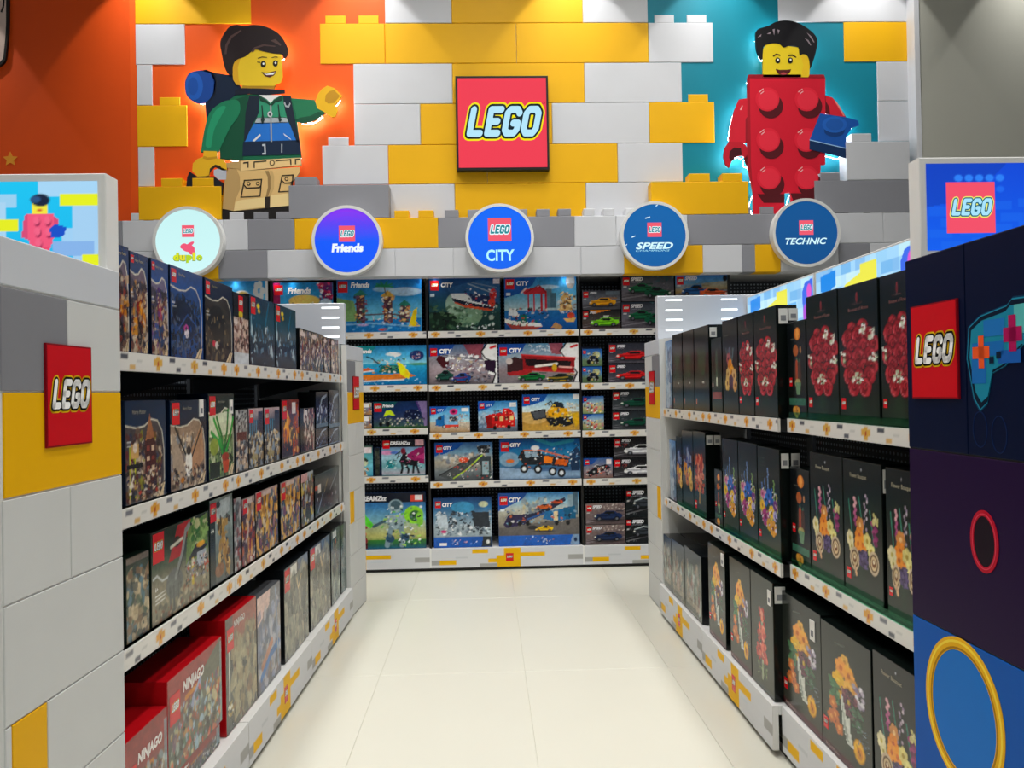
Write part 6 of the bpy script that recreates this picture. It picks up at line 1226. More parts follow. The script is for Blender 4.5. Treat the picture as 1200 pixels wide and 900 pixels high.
def gondola_bay(run, k, labels):
    u0, u1 = BAYS[run.side][k]; s = run.s; jog = 0.03 if (run.side == 'right' and k == 0) else 0.0
    mid = (u0 + u1) / 2; w = u1 - u0 - 0.004; zs = SHELF[run.side]
    t = empty('shelf_bay', run.at(mid, jog, 0), run.rz)
    tag(t, labels, 'shelving', f'{run.side} gondola shelving bays')
    hw = w / 2
    b = MB(); b.bevbox(-hw, hw, 0, 0.02, 0.022, zs[3], 0.0015); bp = b.build('base_panel', WHITE, t)
    base_print(bp, -hw, w, 0.022, zs[3] - 0.022, -0.0006)
    b = MB(); b.box(-hw, hw, 0.04, 0.055, 0, 0.03); b.build('kick_plate', BLACK, t)
    b = MB(); b.box(-hw, hw, 0.0205, 0.495, zs[3] - 0.03, zs[3] - 0.0005); b.build('deck', WHITE, t)
    b = MB(); b.box(-hw, hw, 0.50, 0.52, 0.0, 1.46); b.build('back_panel', PEG, t)
    for q in (-1, 1):
        b = MB(); b.box(q * hw - (0.03 if q > 0 else 0), q * hw + (0.03 if q < 0 else 0), 0.485, 0.4995, zs[3], 1.46); b.build('upright', GREYM, t)
    if k != 1:      # boxed white end of the run, carrying the lit sign above it
        ea, eb = (1.702, u0) if k == 0 else (u1 + 0.001, u1 + 0.075)
        b = MB(); b.box(min(s * (ea - mid), s * (eb - mid)), max(s * (ea - mid), s * (eb - mid)), 0.055 - jog, 0.54, 0.002, {'left': 1.461, 'right': 1.477}[run.side] if k == 0 else 1.471); b.build('end_board', WHITE, t)
    for n_, z in enumerate(zs[:3]):
        if z is None: continue
        b = MB(); b.box(-hw, hw, 0.046, 0.48, z - 0.028, z - 0.001); b.box(-hw, hw, 0.046, 0.07, z - 0.042, z - 0.001)
        sh = b.build('shelf', DARK if run.side == 'left' else DARK, t)
        b = MB(); b.box(-hw, hw, 0.037, 0.0455, z - 0.043, z + 0.001); b.build('price_rail', RAILWHITE, sh)
        o = link('rail_print', RAILS[(n_ + k) % 3], sh, (-hw, 0.0364, z - 0.042)); o.scale = (w, 1, 0.042)
        for q in (-1, 1):
            x = q * (hw - 0.012)
            b = MB(); n0 = len(b.v)
            b.v.extend([(x - 0.002, 0.48, z - 0.029), (x - 0.002, 0.10, z - 0.029), (x - 0.002, 0.48, z - 0.12), (x + 0.002, 0.48, z - 0.029), (x + 0.002, 0.10, z - 0.029), (x + 0.002, 0.48, z - 0.12)])
            for f in ((0, 1, 2), (3, 5, 4), (0, 3, 4, 1), (1, 4, 5, 2), (2, 5, 3, 0)): b.f.append(f); b.c.append((.3, .3, .3)); b.m.append(0)
            b.build('bracket', GREYM, sh)
    return t
# pegboard: dark sheet steel with a grid of pale holes, worked out by nodes
def pegboard():
    m = bpy.data.materials.new('pegboard_steel'); m.use_nodes = True; nt = m.node_tree; bs = nt.nodes['Principled BSDF']; bs.inputs['Roughness'].default_value = 0.5
    tc = nt.nodes.new('ShaderNodeTexCoord'); sc = nt.nodes.new('ShaderNodeVectorMath'); sc.operation = 'SCALE'; sc.inputs['Scale'].default_value = 40.0
    fr = nt.nodes.new('ShaderNodeVectorMath'); fr.operation = 'FRACTION'; sb = nt.nodes.new('ShaderNodeVectorMath'); sb.operation = 'SUBTRACT'; sb.inputs[1].default_value = (.5, .5, .5)
    ml = nt.nodes.new('ShaderNodeVectorMath'); ml.operation = 'MULTIPLY'; ml.inputs[1].default_value = (1, 0, 1); ln = nt.nodes.new('ShaderNodeVectorMath'); ln.operation = 'LENGTH'
    lt = nt.nodes.new('ShaderNodeMath'); lt.operation = 'LESS_THAN'; lt.inputs[1].default_value = 0.24; mx = nt.nodes.new('ShaderNodeMixRGB'); mx.inputs[1].default_value = (*lin('232a33'), 1); mx.inputs[2].default_value = (*lin('a4b0bc'), 1)
    L = nt.links.new; L(tc.outputs['Object'], sc.inputs[0]); L(sc.outputs[0], fr.inputs[0]); L(fr.outputs[0], sb.inputs[0]); L(sb.outputs[0], ml.inputs[0]); L(ml.outputs[0], ln.inputs[0]); L(ln.outputs['Value'], lt.inputs[0]); L(lt.outputs[0], mx.inputs[0]); L(mx.outputs[0], bs.inputs['Base Color'])
    return m
PEG = pegboard()
for side in ('left', 'right'):
    for k, wd in enumerate(('nearest', 'middle', 'farthest')):
        gondola_bay(RUN[side], k, f'{wd} bay of the {side} gondola, dark shelves with white printed price rails')

# clear green-edged strips in front of the boxes on the right shelves
def acrylic():
    m = bpy.data.materials.new('green_acrylic'); m.use_nodes = True; nt = m.node_tree; nt.nodes.clear()
    out = nt.nodes.new('ShaderNodeOutputMaterial'); tr = nt.nodes.new('ShaderNodeBsdfTransparent'); tr.inputs[0].default_value = (*lin('c4eedb'), 1)
    gl = nt.nodes.new('ShaderNodeBsdfGlossy'); gl.inputs['Roughness'].default_value = 0.1; gl.inputs[0].default_value = (*lin('a8e0c8'), 1)
    mx = nt.nodes.new('ShaderNodeMixShader'); mx.inputs[0].default_value = 0.07
    nt.links.new(tr.outputs[0], mx.inputs[1]); nt.links.new(gl.outputs[0], mx.inputs[2]); nt.links.new(mx.outputs[0], out.inputs[0]); return m
ACR = acrylic()
for (z, ua, ub, off, lab) in ((1.0985, 1.80, 2.575, 0.070, 'clear green shelf edge strip along the nearest roses, right top shelf'), (0.625, 1.80, 2.575, 0.070, 'clear green shelf edge strip before the orange bouquets, right second shelf'), (0.625, 2.59, 3.26, 0.040, 'clear green shelf edge strip before the wildflower boxes'), (0.625, 3.50, 3.99, 0.040, 'clear green shelf edge strip at the far end of right second shelf')):
    t = link('shelf_edge_strip', None, None, RUN['right'].at((ua + ub) / 2, off, z), RUN['right'].rz); t.empty_display_size = 0.1
    bpy.data.objects.remove(t)
    b = MB(); h_ = (ub - ua) / 2; b.box(-h_, h_, 0, 0.003, 0, 0.02)
    o = b.build('shelf_edge_strip', ACR); o.location = RUN['right'].at((ua + ub) / 2, off, z); o.rotation_euler = (0, 0, RUN['right'].rz); tag(o, lab, 'strip', 'green shelf edge strips')

# end panels
def end_panel(run, ua, ub, off, lab, style, turn=0.0, extra=None):
    s = run.s; t = empty('end_panel', run.at(ua, off, 0), run.rz + turn)
    tag(t, lab, 'panel', 'gondola end panels'); X = lambda u: s * (u - ua)
    def span(a, c): return (min(X(a), X(c)), max(X(a), X(c)))
    a, c = span(ua, ub); b = MB(); b.box(a, c, 0.003, 0.032, 0.004, 1.468); b.build('board', WHITE if style == 'white' else BLACK, t)
    b = MB(); b.box(a, c, 0.004, 0.031, 0, 0.004); b.build('foot', BLACK, t)
    def piece(u0, u1, z0, z1, col, name='brick'):
        p, q = span(u0, u1); k = 0.0012; b = MB(); b.bevbox(p + k, q - k, 0, 0.003, z0 + k, z1 - k, 0.001, col); return b.build(name, VINYL, t)
    w = ub - ua; U = lambda f: ua + f * w
    if style == 'white':
        wh = 'd2d4d3'
        piece(U(0), U(1), 1.388, 1.468, 'cdd1d8'); piece(U(0), U(.49), 1.2145, 1.386, '85868c'); piece(U(.49), U(1), 1.2145, 1.386, wh); piece(U(0.012), U(1), 1.040, 1.2135, 'efb408')
        piece(U(0), U(.50), .868, 1.039, wh); piece(U(.50), U(1), .868, 1.039, wh); piece(U(0), U(1), .672, .867, wh)
        piece(U(.045), U(.295), .50, .671, 'efb408'); piece(U(0), U(.045), .50, .671, wh); piece(U(.295), U(1), .50, .671, wh); piece(U(0), U(.5), .33, .499, wh); piece(U(.5), U(1), .33, .499, wh); piece(U(0), U(1), .16, .329, wh); piece(U(0), U(1), .004, .159, wh)
        p, q = span(U(.297), U(.683)); z0, z1 = 1.1145, 1.3005
    else:
        piece(U(0), U(.475), 1.0645, 1.468, '031030'); piece(U(.475), U(1), 1.0645, 1.468, '031030')
        piece(U(0), U(1), .7055, 1.0635, '220c36'); piece(U(0), U(1), .25, .7045, '0656b0'); piece(U(0), U(1), .004, .249, '0656b0')
        p, q = span(U(.525), U(.935)); z0, z1 = 1.171, 1.3655
    b = MB(); b.box(p, q, -0.004, 0.0, z0, z1, '8a0a1a'); sg = b.build('logo_sign', VINYL, t)
    b = MB(); b.face([(p + .003, -0.0045, z0 + .003), (q - .003, -0.0045, z0 + .003), (q - .003, -0.0045, z1 - .003), (p + .003, -0.0045, z1 - .003)], 'd0101e')
    logo(b, p, z0, q - p, z1 - z0, -0.0045, 0.0005, square=False, lw=0.92, lh=0.37, lz=0.33); b.build('lettering', VINYL, sg)
    if extra: extra(t, X)
    return t
E1 = end_panel(RUN['left'], 1.319, 1.722, -0.02, 'white end panel with grey and yellow bricks and red sign, near left', 'white')
end_panel(RUN['left'], 4.336, 4.70, 0.012, 'narrow looking white end panel at the far end of left shelves', 'white', -0.055)
end_panel(RUN['right'], 4.262, 4.637, 0.022, 'white end panel at the far end of right shelves', 'white', 0.0)
def controller(t, X):
    """blocky game pad print and plain rings on the dark panel"""
    b = MB(); y = -0.0006
    out = [(1.4833, 1.304), (1.4489, 1.3217), (1.3763, 1.3329), (1.3622, 1.3433), (1.318, 1.342), (1.316, 1.262), (1.3337, 1.2676), (1.3844, 1.2314), (1.4179, 1.2202), (1.4345, 1.1677), (1.4551, 1.1549), (1.4723, 1.1753), (1.4907, 1.2479)]
    cx = sum(p[0] for p in out) / len(out); cz = sum(p[1] for p in out) / len(out)
    for k, col in ((1.08, '0a3a5c'), (1.045, '1f8fb0'), (1.015, '061a30')): b.prism([(X(cx + (u - cx) * k), cz + (z - cz) * k) for u, z in out], y, 0.0, col); y -= 0.0004
    b.prism([(X(cx + (u - cx) * .93), cz + (z - cz) * .9) for u, z in out], y, 0.0, '1a86a4'); y -= 0.0004
    def sq(u0, u1, z0, z1, col): b.face([(X(u0), y, z0), (X(u1), y, z0), (X(u1), y, z1), (X(u0), y, z1)], col)
    sq(1.475, 1.385, 1.250, 1.275, '1a6cb8'); sq(1.478, 1.435, 1.20, 1.25, '1a6cb8'); sq(1.44, 1.38, 1.285, 1.315, '1f74c0'); sq(1.355, 1.325, 1.285, 1.335, '58b8b8'); sq(1.40, 1.34, 1.235, 1.258, '1a5cb0'); y -= 0.0004
    sq(1.474, 1.424, 1.246, 1.268, 'f05a28'); sq(1.456, 1.440, 1.228, 1.288, 'f05a28'); sq(1.384, 1.335, 1.272, 1.297, 'b01458'); sq(1.370, 1.350, 1.255, 1.318, 'b01458'); sq(1.425, 1.412, 1.236, 1.248, '0a2038'); sq(1.405, 1.392, 1.244, 1.256, '0a2038')
    b.build('game_pad_print', VINYL, t)
    b = MB()
    for u, z in ((1.46, 1.115), (1.405, 1.108)): b.ring(X(u), z, 0.022, 0.034, 0.002, -0.0006, 0, '0c2450', 28)
    b.build('outline_ring', VINYL, t)
    b = MB(); b.disc(X(1.455), 0.908, 0.034, 0.05, -0.0006, 0, '1c0f1c', 32); b.ring(X(1.455), 0.908, 0.042, 0.058, 0.011, -0.0012, 0, 'b8142c', 36); b.ring(X(1.455), 0.908, 0.036, 0.052, 0.002, -0.0016, 0, 'd8405a', 36)
    b.build('red_ring_print', VINYL, t)
    b = MB(); cu, cz_ = 1.535, 0.560
    b.disc(X(cu), cz_, 0.108, 0.125, -0.0006, 0, '1470c8', 48); 
    b.ring(X(cu), cz_, 0.128, 0.145, 0.025, -0.0012, 0, 'e8b010', 56); b.ring(X(cu), cz_, 0.122, 0.139, 0.005, -0.0016, 0, 'f8d840', 56); b.ring(X(cu), cz_, 0.109, 0.126, 0.004, -0.0016, 0, 'a87808', 56)
    b.build('gold_ring_print', VINYL, t)
end_panel(RUN['right'], 1.305, 1.712, 0.0, 'tall dark end panel of navy, purple and blue, near right', 'dark', 0.0, controller)

# backlit boxes over the gondola ends
def lightbox(name_, lab, x0, x1, y0, y1, z0, z1, bezel, paint, res, cat='sign'):
    t = empty(name_, ((x0 + x1) / 2, y0, z0)); tag(t, lab, cat); hw = (x1 - x0) / 2; h = z1 - z0
    b = MB(); b.bevbox(-hw, hw, 0, y1 - y0, 0, h, 0.002); b.build('housing', WHITE, t)
    if paint:
        c = Canvas(*res, (x1 - x0 - 2 * bezel) / (h - 2 * bezel), 7); logo_fn = paint(c)
        o = link('screen', c.build('screen', x1 - x0 - 2 * bezel, h - 2 * bezel, 0, m=SIGN), t, (-hw + bezel, -0.0012, bezel))
        if logo_fn: logo_fn(t, hw)
    return t
def paint_left(c):
    X = lambda p: .638 + .0032 * p; Y = lambda p: (p - 213) / 109
    c.g('18c4f2', '1ab8ee')
    for x0, x1, y0, y1, col in ((-200, -40, 214, 330, 'a8d0f0'), (42, 114, 213, 232, 'a6d6f6'), (82, 114, 245, 330, 'a4d0f2'), (-40, 17, 230, 246, '9ad0f0'), (-40, 4, 240, 330, 'a8d4f2'), (68, 114, 230, 245, 'e6f01e'), (-60, 18, 261, 277, 'e6ee20'), (58, 108, 290, 310, '86b4ea'), (94, 116, 307, 330, 'e6f01e'), (70, 82, 274, 290, 'a0d0f4')): c.r(X(x0), Y(y0), X(x1), Y(y1), col)
    c.p([(X(22), Y(285)), (X(26), Y(256)), (X(32), Y(254)), (X(34), Y(290))], 'd84a78'); c.p([(X(58), Y(256)), (X(66), Y(262)), (X(68), Y(275)), (X(58), Y(272))], 'd84a78')
    c.p([(X(29), Y(254)), (X(60), Y(254)), (X(60), Y(287)), (X(56), Y(300)), (X(34), Y(300)), (X(30), Y(285))], 'f2587e'); c.p([(X(34), Y(298)), (X(56), Y(298)), (X(56), Y(325)), (X(34), Y(325))], 'ee4a70')
    for px, py in ((40, 263), (53, 263), (41, 277), (54, 278), (42, 292)): c.e(X(px + 1), Y(py + 2), .012, .055, '8a1c48'); c.e(X(px), Y(py), .012, .05, 'f46488')
    c.r(X(35), Y(237), X(54), Y(254), 'f2e840'); c.e(X(45), Y(237), .036, .075, '14223c'); c.e(X(39), Y(236), .02, .04, '2c5080'); c.e(X(44), Y(250), .01, .015, 'd04a30'); c.p([(X(55), Y(275)), (X(62), Y(268)), (X(76), Y(272)), (X(72), Y(284)), (X(58), Y(286))], '1450c8')
lightbox('lightbox_sign', 'backlit sign showing a pink brick costume figure, over the near left shelf end', -1.36, -0.789, 1.70, 1.755, 1.462, 1.672, 0.0165, paint_left, (170, 64))
def paint_right(c):
    c.g('0a48d8', '0a50e0', '0a58e8', '0c60f0'); c.p([(0, 0), (.35, 0), (.2, .4), (0, .5)], '0a3cb0', .6)
    for i in range(6):
        for j in range(4): c.r(.01 + .13 * i + .05 * (j % 2), .5 + .13 * j - .03 * i, .11 + .13 * i + .05 * (j % 2), .6 + .13 * j - .03 * i, '1a6cf0', .45)
    for i in range(5): c.e(.14 + .045 * i, .17, .018, .04, '2a80f8'); c.e(.14 + .045 * i, .3, .018, .035, '1a68f0')
    pts = [(.47, .75), (.475, .55), (.50, .47), (.56, .46), (.58, .6), (.57, .75), (.54, .7), (.5, .7), (.47, .75)]
    c.l(pts, .03, '58d8f8'); c.l([(.5, .55), (.53, .6)], .05, '40c0f0'); c.l([(.53, .55), (.5, .6)], .05, '40c0f0')
    def lg(t, hw):
        b = MB(); logo(b, 1.0111 - 1.225, 1.5293 - 1.478, 0.1084, 0.1116, -0.0025, 0.0004, red='f4506a', white='a8e4fc', black='146078', yellow='f0f070', lw=.92, lh=.42, lz=.30); b.build('logo', SIGN, t)
    return lg
lightbox('lightbox_sign', 'backlit blue sign with a red square logo, over the near right shelf end', 0.954, 1.496, 1.72, 1.765, 1.478, 1.6965, 0.014, paint_right, (180, 72))
def slots(t, hw, xs, wd, zs):
    for x in xs:
        for z in zs:
            b = MB(); b.box(x - hw, x - hw + wd, -0.0006, 0.004, z - 0.004, z + 0.005); b.build('vent_slot', SLOT, t)
t = empty('sign_lightbox', (-1.06, 4.345, 1.472)); tag(t, 'glossy white lightbox back with bright slots, far end of left shelves', 'sign')
b = MB(); b.bevbox(-0.30, 0.300, 0, 0.06, 0, 0.222, 0.003); b.build('housing', WHITEGLOSS, t); slots(t, 0.30, [0.48, 0.10], 0.092, [.040, .0904, .1425, .196])
t = empty('sign_lightbox', (1.27, 4.345, 1.472)); tag(t, 'glossy white lightbox back with two slot rows, far end of right shelves', 'sign')
b = MB(); b.bevbox(-0.331, 0.26, 0, 0.06, 0, 0.237, 0.003); b.build('housing', WHITEGLOSS, t); slots(t, 0.331, [0.046, 0.352], 0.089, [.0486, .1045, .1565, .212])

# backlit strips along the spine of the right gondola
def paint_strip(c):
    c.g('a2d6f8', '98cef6')
    for _ in range(46):
        x, y = c.rng.randint(0, 19) / 20, c.rng.randint(0, 4) / 5; c.r(x, y, x + .05 * c.rng.choice((1, 2, 2, 3)), y + .2, c.rng.choice(['b4e0fa', '84bcec', 'c4ecf4', '98d0f4', '70b4ea', 'd0f0f0']), .85)
    c.p([(.06, .1), (.24, .05), (.24, .35), (.18, .4), (.19, 1), (.12, 1), (.1, .45), (.06, .4)], '1488e6'); c.r(.11, .55, .2, .8, '2c60c8')
    c.r(.2, .55, .27, .85, 'eae43c'); c.p([(.33, .4), (.5, .25), (.5, .1), (.66, .1), (.66, .5), (.56, .62), (.36, .66)], 'ece84a'); c.r(.47, .66, .54, .95, 'f0585c'); c.r(.67, .45, .78, .7, '6cb8ee'); c.r(.62, .82, .76, 1, 'ece84a')
    c.p([(.86, .3), (.9, .1), (1, .05), (1, 1), (.88, 1)], '3a6ae8'); c.e(.9, .75, .03, .2, 'b04cd8'); c.e(.95, .3, .03, .15, 'e058c8')
cst = Canvas(150, 44, 3.6, 11); paint_strip(cst); st_me = cst.build('screen', 1, 1, m=STRIPMAT)
for k, (ua, ub) in enumerate(((1.80, 2.58), (2.59, 3.425), (3.435, 4.325))):
    t = empty('backlit_strip', RUN['right'].at((ua + ub) / 2, 0.525, 1.462), RUN['right'].rz); h_ = (ub - ua) / 2
    tag(t, f'{["nearest", "middle", "farthest"][k]} backlit strip of bright coloured bricks along the right gondola top', 'sign', 'backlit strips on the right gondola')
    b = MB(); b.bevbox(-h_, h_, 0, 0.05, 0, 0.232, 0.002); b.build('housing', WHITE, t)
    o = link('screen', st_me, t, (-h_ + 0.012, -0.001, 0.008)); o.scale = (2 * h_ - 0.024, 1, 0.216)

# ================================================================== cartons
SIDE = {'wiz': '0c1a30', 'bea': '0c1a30', 'bat': '0c1014', 'nin': 'b40f18', 'car': '17181c', 'din': '14241c'}
ART_ME = {}; LET_ME = {}
GREEN_BOX = ('rose', 'lantern', 'lantern2', 'wild', 'bouq', 'still', 'redtree', 'darkplant', 'darkplant2', 'darkplant3', 'greenthin', 'bouqA', 'flowA', 'flowA2', 'flowRed')
def art_mesh(a, w, h, near):
    k = w / h
    key = (a, round(math.log(k) * 3))
    if key not in ART_ME:
        res = {0: 205, 1: 190, 2: 300}[near]
        nx = max(10, min(130, int(w * res))); ny = max(16, min(130, int(h * {0: 205, 1: 300, 2: 380}[near])))
        c = Canvas(nx, ny, k, zlib.crc32(a.rstrip('2').encode())); ART[a](c); c.n(0.14, 9); c.n(0.16, 2); c.a = np.clip(c.a ** 1.12 * (1.35 if near == 0 else 1.12), 0, 0.9)
        m = CARD; ART_ME[key] = c.build('front_print', 1, 1, m=m)
    return ART_ME[key]
def letter_mesh(a, k):
    key = (a, round(math.log(k) * 3))
    if key not in LET_ME:
        b = MB()
        for word, x, y, h, col, shear, fat in TITLE[a]:
            _, _, w0, w1, h0, h1 = text_mesh(word, fat, shear); wd = h * (w1 - w0) / (h1 - h0) / k * 0.92
            wd = min(wd, 0.97 - x); put_text(b, word, x, 1 - y - h / 2, wd, h, 0, col, fat, shear)
        LET_ME[key] = b.mesh('title', CARD)
    return LET_ME[key]
def carton(a, w, h, d, loc, rz, lab, group, near=0, tag_at=None, plain=False):
    b = MB(); sc = '5a5c60' if a == 'ninD' else SIDE.get(a[:3], '0b1210' if a in GREEN_BOX else ('123a70' if near == 0 else '101418'))
    b.bevbox(-w / 2, w / 2, 0, d, 0, h, 0.0012, sc)
    o = b.build('toy_box', CARD); o.location = loc; o.rotation_euler = (0, 0, rz); tag(o, lab, 'box', group)
    if plain: return o
    p = link('front_print', art_mesh(a, w, h, near), o, (-w / 2 + 0.001, -0.0004, 0.001)); p.scale = (w - 0.002, 1, h - 0.002)
    if TITLE[a]:
        p = link('title', letter_mesh(a, w / h), o, (-w / 2, -0.0012, 0)); p.scale = (w, 1, h)
    if LOGOAT[a]:
        x, y, s_ = LOGOAT[a]; q = s_ * w
        p = link('logo', logo_mesh(), o, (-w / 2 + x * w, -0.0010, h - y * h - q * 1.15)); p.scale = (q, 0.03, q * 1.15)
    if tag_at:
        for (tx, tz, tw_, th) in tag_at:
            b = MB()
            if tx == 'side': b.box(w / 2, w / 2 + 0.002, tz, tz + tw_, h - th - 0.012, h - 0.012, 'e4e4e0'); b.box(w / 2 + 0.002, w / 2 + 0.0024, tz + tw_ * .2, tz + tw_ * .8, h - th * .8 - 0.012, h - th * .45 - 0.012, '8a8c90')
            else: b.box(tx * w, tx * w + tw_, -0.003, -0.0006, h - tz - th, h - tz, 'e2e0dc'); b.box(tx * w + tw_ * .25, tx * w + tw_ * .75, -0.0034, -0.003, h - tz - th * .8, h - tz - th * .5, '70727a')
            b.build('security_tag', VINYL, o)
    return o
def fill(run, rows, zbase, off, group, depth, tags={}, back=0, zof=None):
    R = random.Random(len(rows) + int(zbase * 100))
    for i, (ua, ub, zt, a, nr, lab) in enumerate(rows):
        jog = 0.03 if (nr and run.side == 'right') else 0.0
        z = zof(i) if zof else zbase; d = depth * R.uniform(.85, 1.1); w = ub - ua - 0.004
        loc = run.at((ua + ub) / 2, off + jog, z + 0.0012)
        carton(a, w, zt - z - 0.0012, d, loc, run.rz, lab, group, 2 if ua < 2.6 else 1, tags.get(i))
        for q in range(back):
            loc = run.at((ua + ub) / 2, off + jog + (q + 1) * (d + 0.004) + 0.002, z + 0.0012)
            lab2 = ' '.join(('row %s' % ('two' if q == 0 else 'three')).split()) + ' box behind the ' + lab.replace(', right bottom shelf', '').replace(', floor level of right shelves', '')
            carton(a, w, zt - z - 0.0012 - 0.002 * q, d, loc, run.rz, ' '.join(lab2.split()[:16]), group + ', rows behind', 1, None, plain=True)
LR, RR = RUN['left'], RUN['right']
fill(LR, L1, 1.307, 0.055, 'boxes on the left top shelf', 0.09)
fill(LR, L2, 0.947, 0.055, 'boxes on the left second shelf', 0.09, {1: [(.28, .0, .03, .05)], 2: [(.3, .02, .028, .045)]})
fill(LR, L2u, 0.947, 0.055, 'boxes on the left second shelf', 0.09, zof=lambda i: L2[8 + i][2] + 0.0005)
fill(LR, L3, 0.626, 0.055, 'boxes on the left third shelf', 0.09)
fill(LR, L4, 0.167, 0.03, 'boxes on the left bottom shelf', 0.12, zof=lambda i: 0.234 if i == 1 else 0.167)
carton('ninA', L4[1][1] - L4[1][0] - 0.02, 0.064, 0.14, LR.at((L4[1][0] + L4[1][1]) / 2, 0.035, 0.1685), LR.rz, 'flat red box lying underneath the large red box, left bottom shelf', 'boxes on the left bottom shelf', 2)
fill(RR, R1, 1.0975, 0.054, 'boxes on the right top shelf', 0.075, {3: [('side', .006, .03, .042)], 4: [('side', .004, .025, .045)], 7: [('side', .008, .03, .05), ('side', .042, .03, .04)]})
fill(RR, R2, 0.624, 0.054, 'boxes on the right second shelf', 0.075, {3: [('side', .006, .03, .042), ('side', .04, .03, .042)], 7: [('side', .006, .025, .05), ('side', .04, .028, .05)], 10: [('side', .004, .012, .06)]})
fill(RR, R3, 0.1675, 0.018, 'boxes on the right bottom shelf', 0.085, {3: [(.32, .01, .035, .05)], 5: [(.3, .03, .03, .05), ('side', .006, .035, .055)], 6: [(.26, .03, .035, .06)]}, back=2)

# ================================================================== back wall shelving
UX = [-2.47, -1.4363, -0.3947, 0.6388, 1.672, 2.70]
ZS = [(1.6158, 1.2552, 0.9302, 0.6021, 0.1505), (1.6158, 1.258, 0.9655, 0.6445, 0.1525), (1.6158, 1.2552, 0.9302, 0.6021, 0.1505), (1.6160, 1.2489, 0.927, 0.6003, 0.147), (1.6160, 1.2489, 0.927, 0.6003, 0.147)]
for k in range(5):
    x0, x1 = UX[k] + 0.006, UX[k + 1] - 0.006; w = x1 - x0
    t = empty('display_shelf_bay', ((x0 + x1) / 2, 5.42, 0)); hw = w / 2
    tag(t, f'dark back wall shelf bay with white price rails, {["first", "second", "third", "fourth", "fifth"][k]} from the left', 'shelving', 'back wall shelving bays')
    b = MB(); b.bevbox(-hw - 0.006, hw + 0.006, 0, 0.02, 0.022, ZS[k][4], 0.0015); bp = b.build('base_panel', WHITE, t)
    base_print(bp, -hw, w, 0.022, ZS[k][4] - 0.022, -0.0006)
    b = MB(); b.box(-hw - 0.006, hw + 0.006, 0.02, 0.035, 0, 0.03); b.build('kick_plate', BLACK, t)
    b = MB(); b.box(-hw, hw, 0.0205, 0.46, ZS[k][4] - 0.03, ZS[k][4] - 0.0005); b.build('deck', WHITE, t)
    b = MB(); b.box(-hw, hw, 0.46, 0.475, 0, 1.985); b.build('back_panel', PEG, t)
    for q in (-1, 1):
        b = MB(); b.box(q * hw + (-0.002 if q > 0 else -0.006), q * hw + (0.006 if q > 0 else 0.002), 0.02, 0.459, ZS[k][4], 1.984); b.build('upright', BLACK, t)
    for n_, z in enumerate(ZS[k][:4]):
        b = MB(); b.box(-hw + 0.003, hw - 0.003, 0.011, 0.455, z - 0.025, z - 0.001); sh = b.build('shelf', DARK, t)
        b = MB(); b.box(-hw, hw, 0.001, 0.0105, z - 0.044, z + 0.001); b.build('price_rail', RAILWHITE, sh)
        o = link('rail_print', RAILS[(n_ + k) % 3], sh, (-hw, 0.0004, z - 0.043)); o.scale = (w, 1, 0.042)
ORD = {'B1': 0, 'B2': 1, 'B3': 2, 'B4': 3, 'B5': 4}
for nm, rows in (('B1', B1), ('B2', B2), ('B3', B3), ('B4', B4), ('B5', B5)):
    lvl = ORD[nm]; word = ['top', 'second', 'third', 'fourth', 'bottom'][lvl]; prev = None
    for (xa, xb, z0, z1, a, lab) in rows:
        k = max(i for i in range(5) if (xa + xb) / 2 > UX[i]); zsh = ZS[k][lvl]
        z0 = zsh + 0.0012 if z0 < zsh + 0.03 else z0
        if lvl == 0: z1 = min(z1, 1.9835)
        carton(a, xb - xa - 0.003, z1 - z0, 0.12, ((xa + xb) / 2, 5.45, z0), 0, lab, f'boxes on the back wall, {word} shelf')
# a plain blue box behind the two motorbike boxes, and small spot lamps under the bulkhead
o = carton('moto', 0.13, 0.255, 0.1, (0.7235, 5.58, 1.2505), 0, 'plain dark blue box top behind the two motorbike boxes', 'boxes on the back wall, second shelf', plain=True)
for n_, x in enumerate((-1.676, -1.404, -1.298, -0.432, -0.335, 0.540, 0.653)):
    b = MB(); y0 = 5.437
    n0 = len(b.v); N = 16
    b.v.extend([(0.022 * math.cos(6.2832 * i / N), 0.016 * math.sin(6.2832 * i / N), zz) for zz in (0, 0.008) for i in range(N)])
    b.f.append(tuple(range(N - 1, -1, -1))); b.c.append((1, 1, 1)); b.m.append(0)
    for i in range(N): j = (i + 1) % N; b.f.append((i, j, N + j, N + i)); b.c.append((.5, .5, .5)); b.m.append(0)
    o = b.build('downlight', LAMPW); o.location = (x, y0, 1.9815)
    tag(o, f'tiny round downlight under the brick bulkhead, {["first", "second", "third", "fourth", "fifth", "sixth", "seventh"][n_]} from the left', 'light', 'bulkhead downlights')
    spot('downlight_beam', (x, y0, 1.975), (x, y0 + 0.02, 0), 0.5, 140, 0.8)

# ================================================================== signs and figures on the mural
t = empty('logo_lightbox', (0.1368, 5.33, 2.679)); tag(t, 'square red backlit sign with black frame and white lettering, centre of the brick mural', 'sign')
b = MB(); b.bevbox(-0.309, 0.309, 0, 0.058, 0, 0.63, 0.004); b.build('frame', BLACK, t)
b = MB(); b.face([(-0.295, -0.001, 0.016), (0.295, -0.001, 0.016), (0.295, -0.001, 0.614), (-0.295, -0.001, 0.614)], 'f03a50'); b.build('face', SIGN, t)
b = MB(); logo(b, -0.295, 0.016, 0.59, 0.598, -0.001, 0.0006, square=False, white='b4e6fa', black='12242c', yellow='f4e40a', lw=0.93, lh=0.43, lz=0.30); b.build('lettering', SIGN, t)
b = MB(); b.ring(0.278, 0.446, 0.009, 0.009, 0.002, -0.0015, -0.001, '7a1020', 16); b.build('registered_mark', SIGN, t)

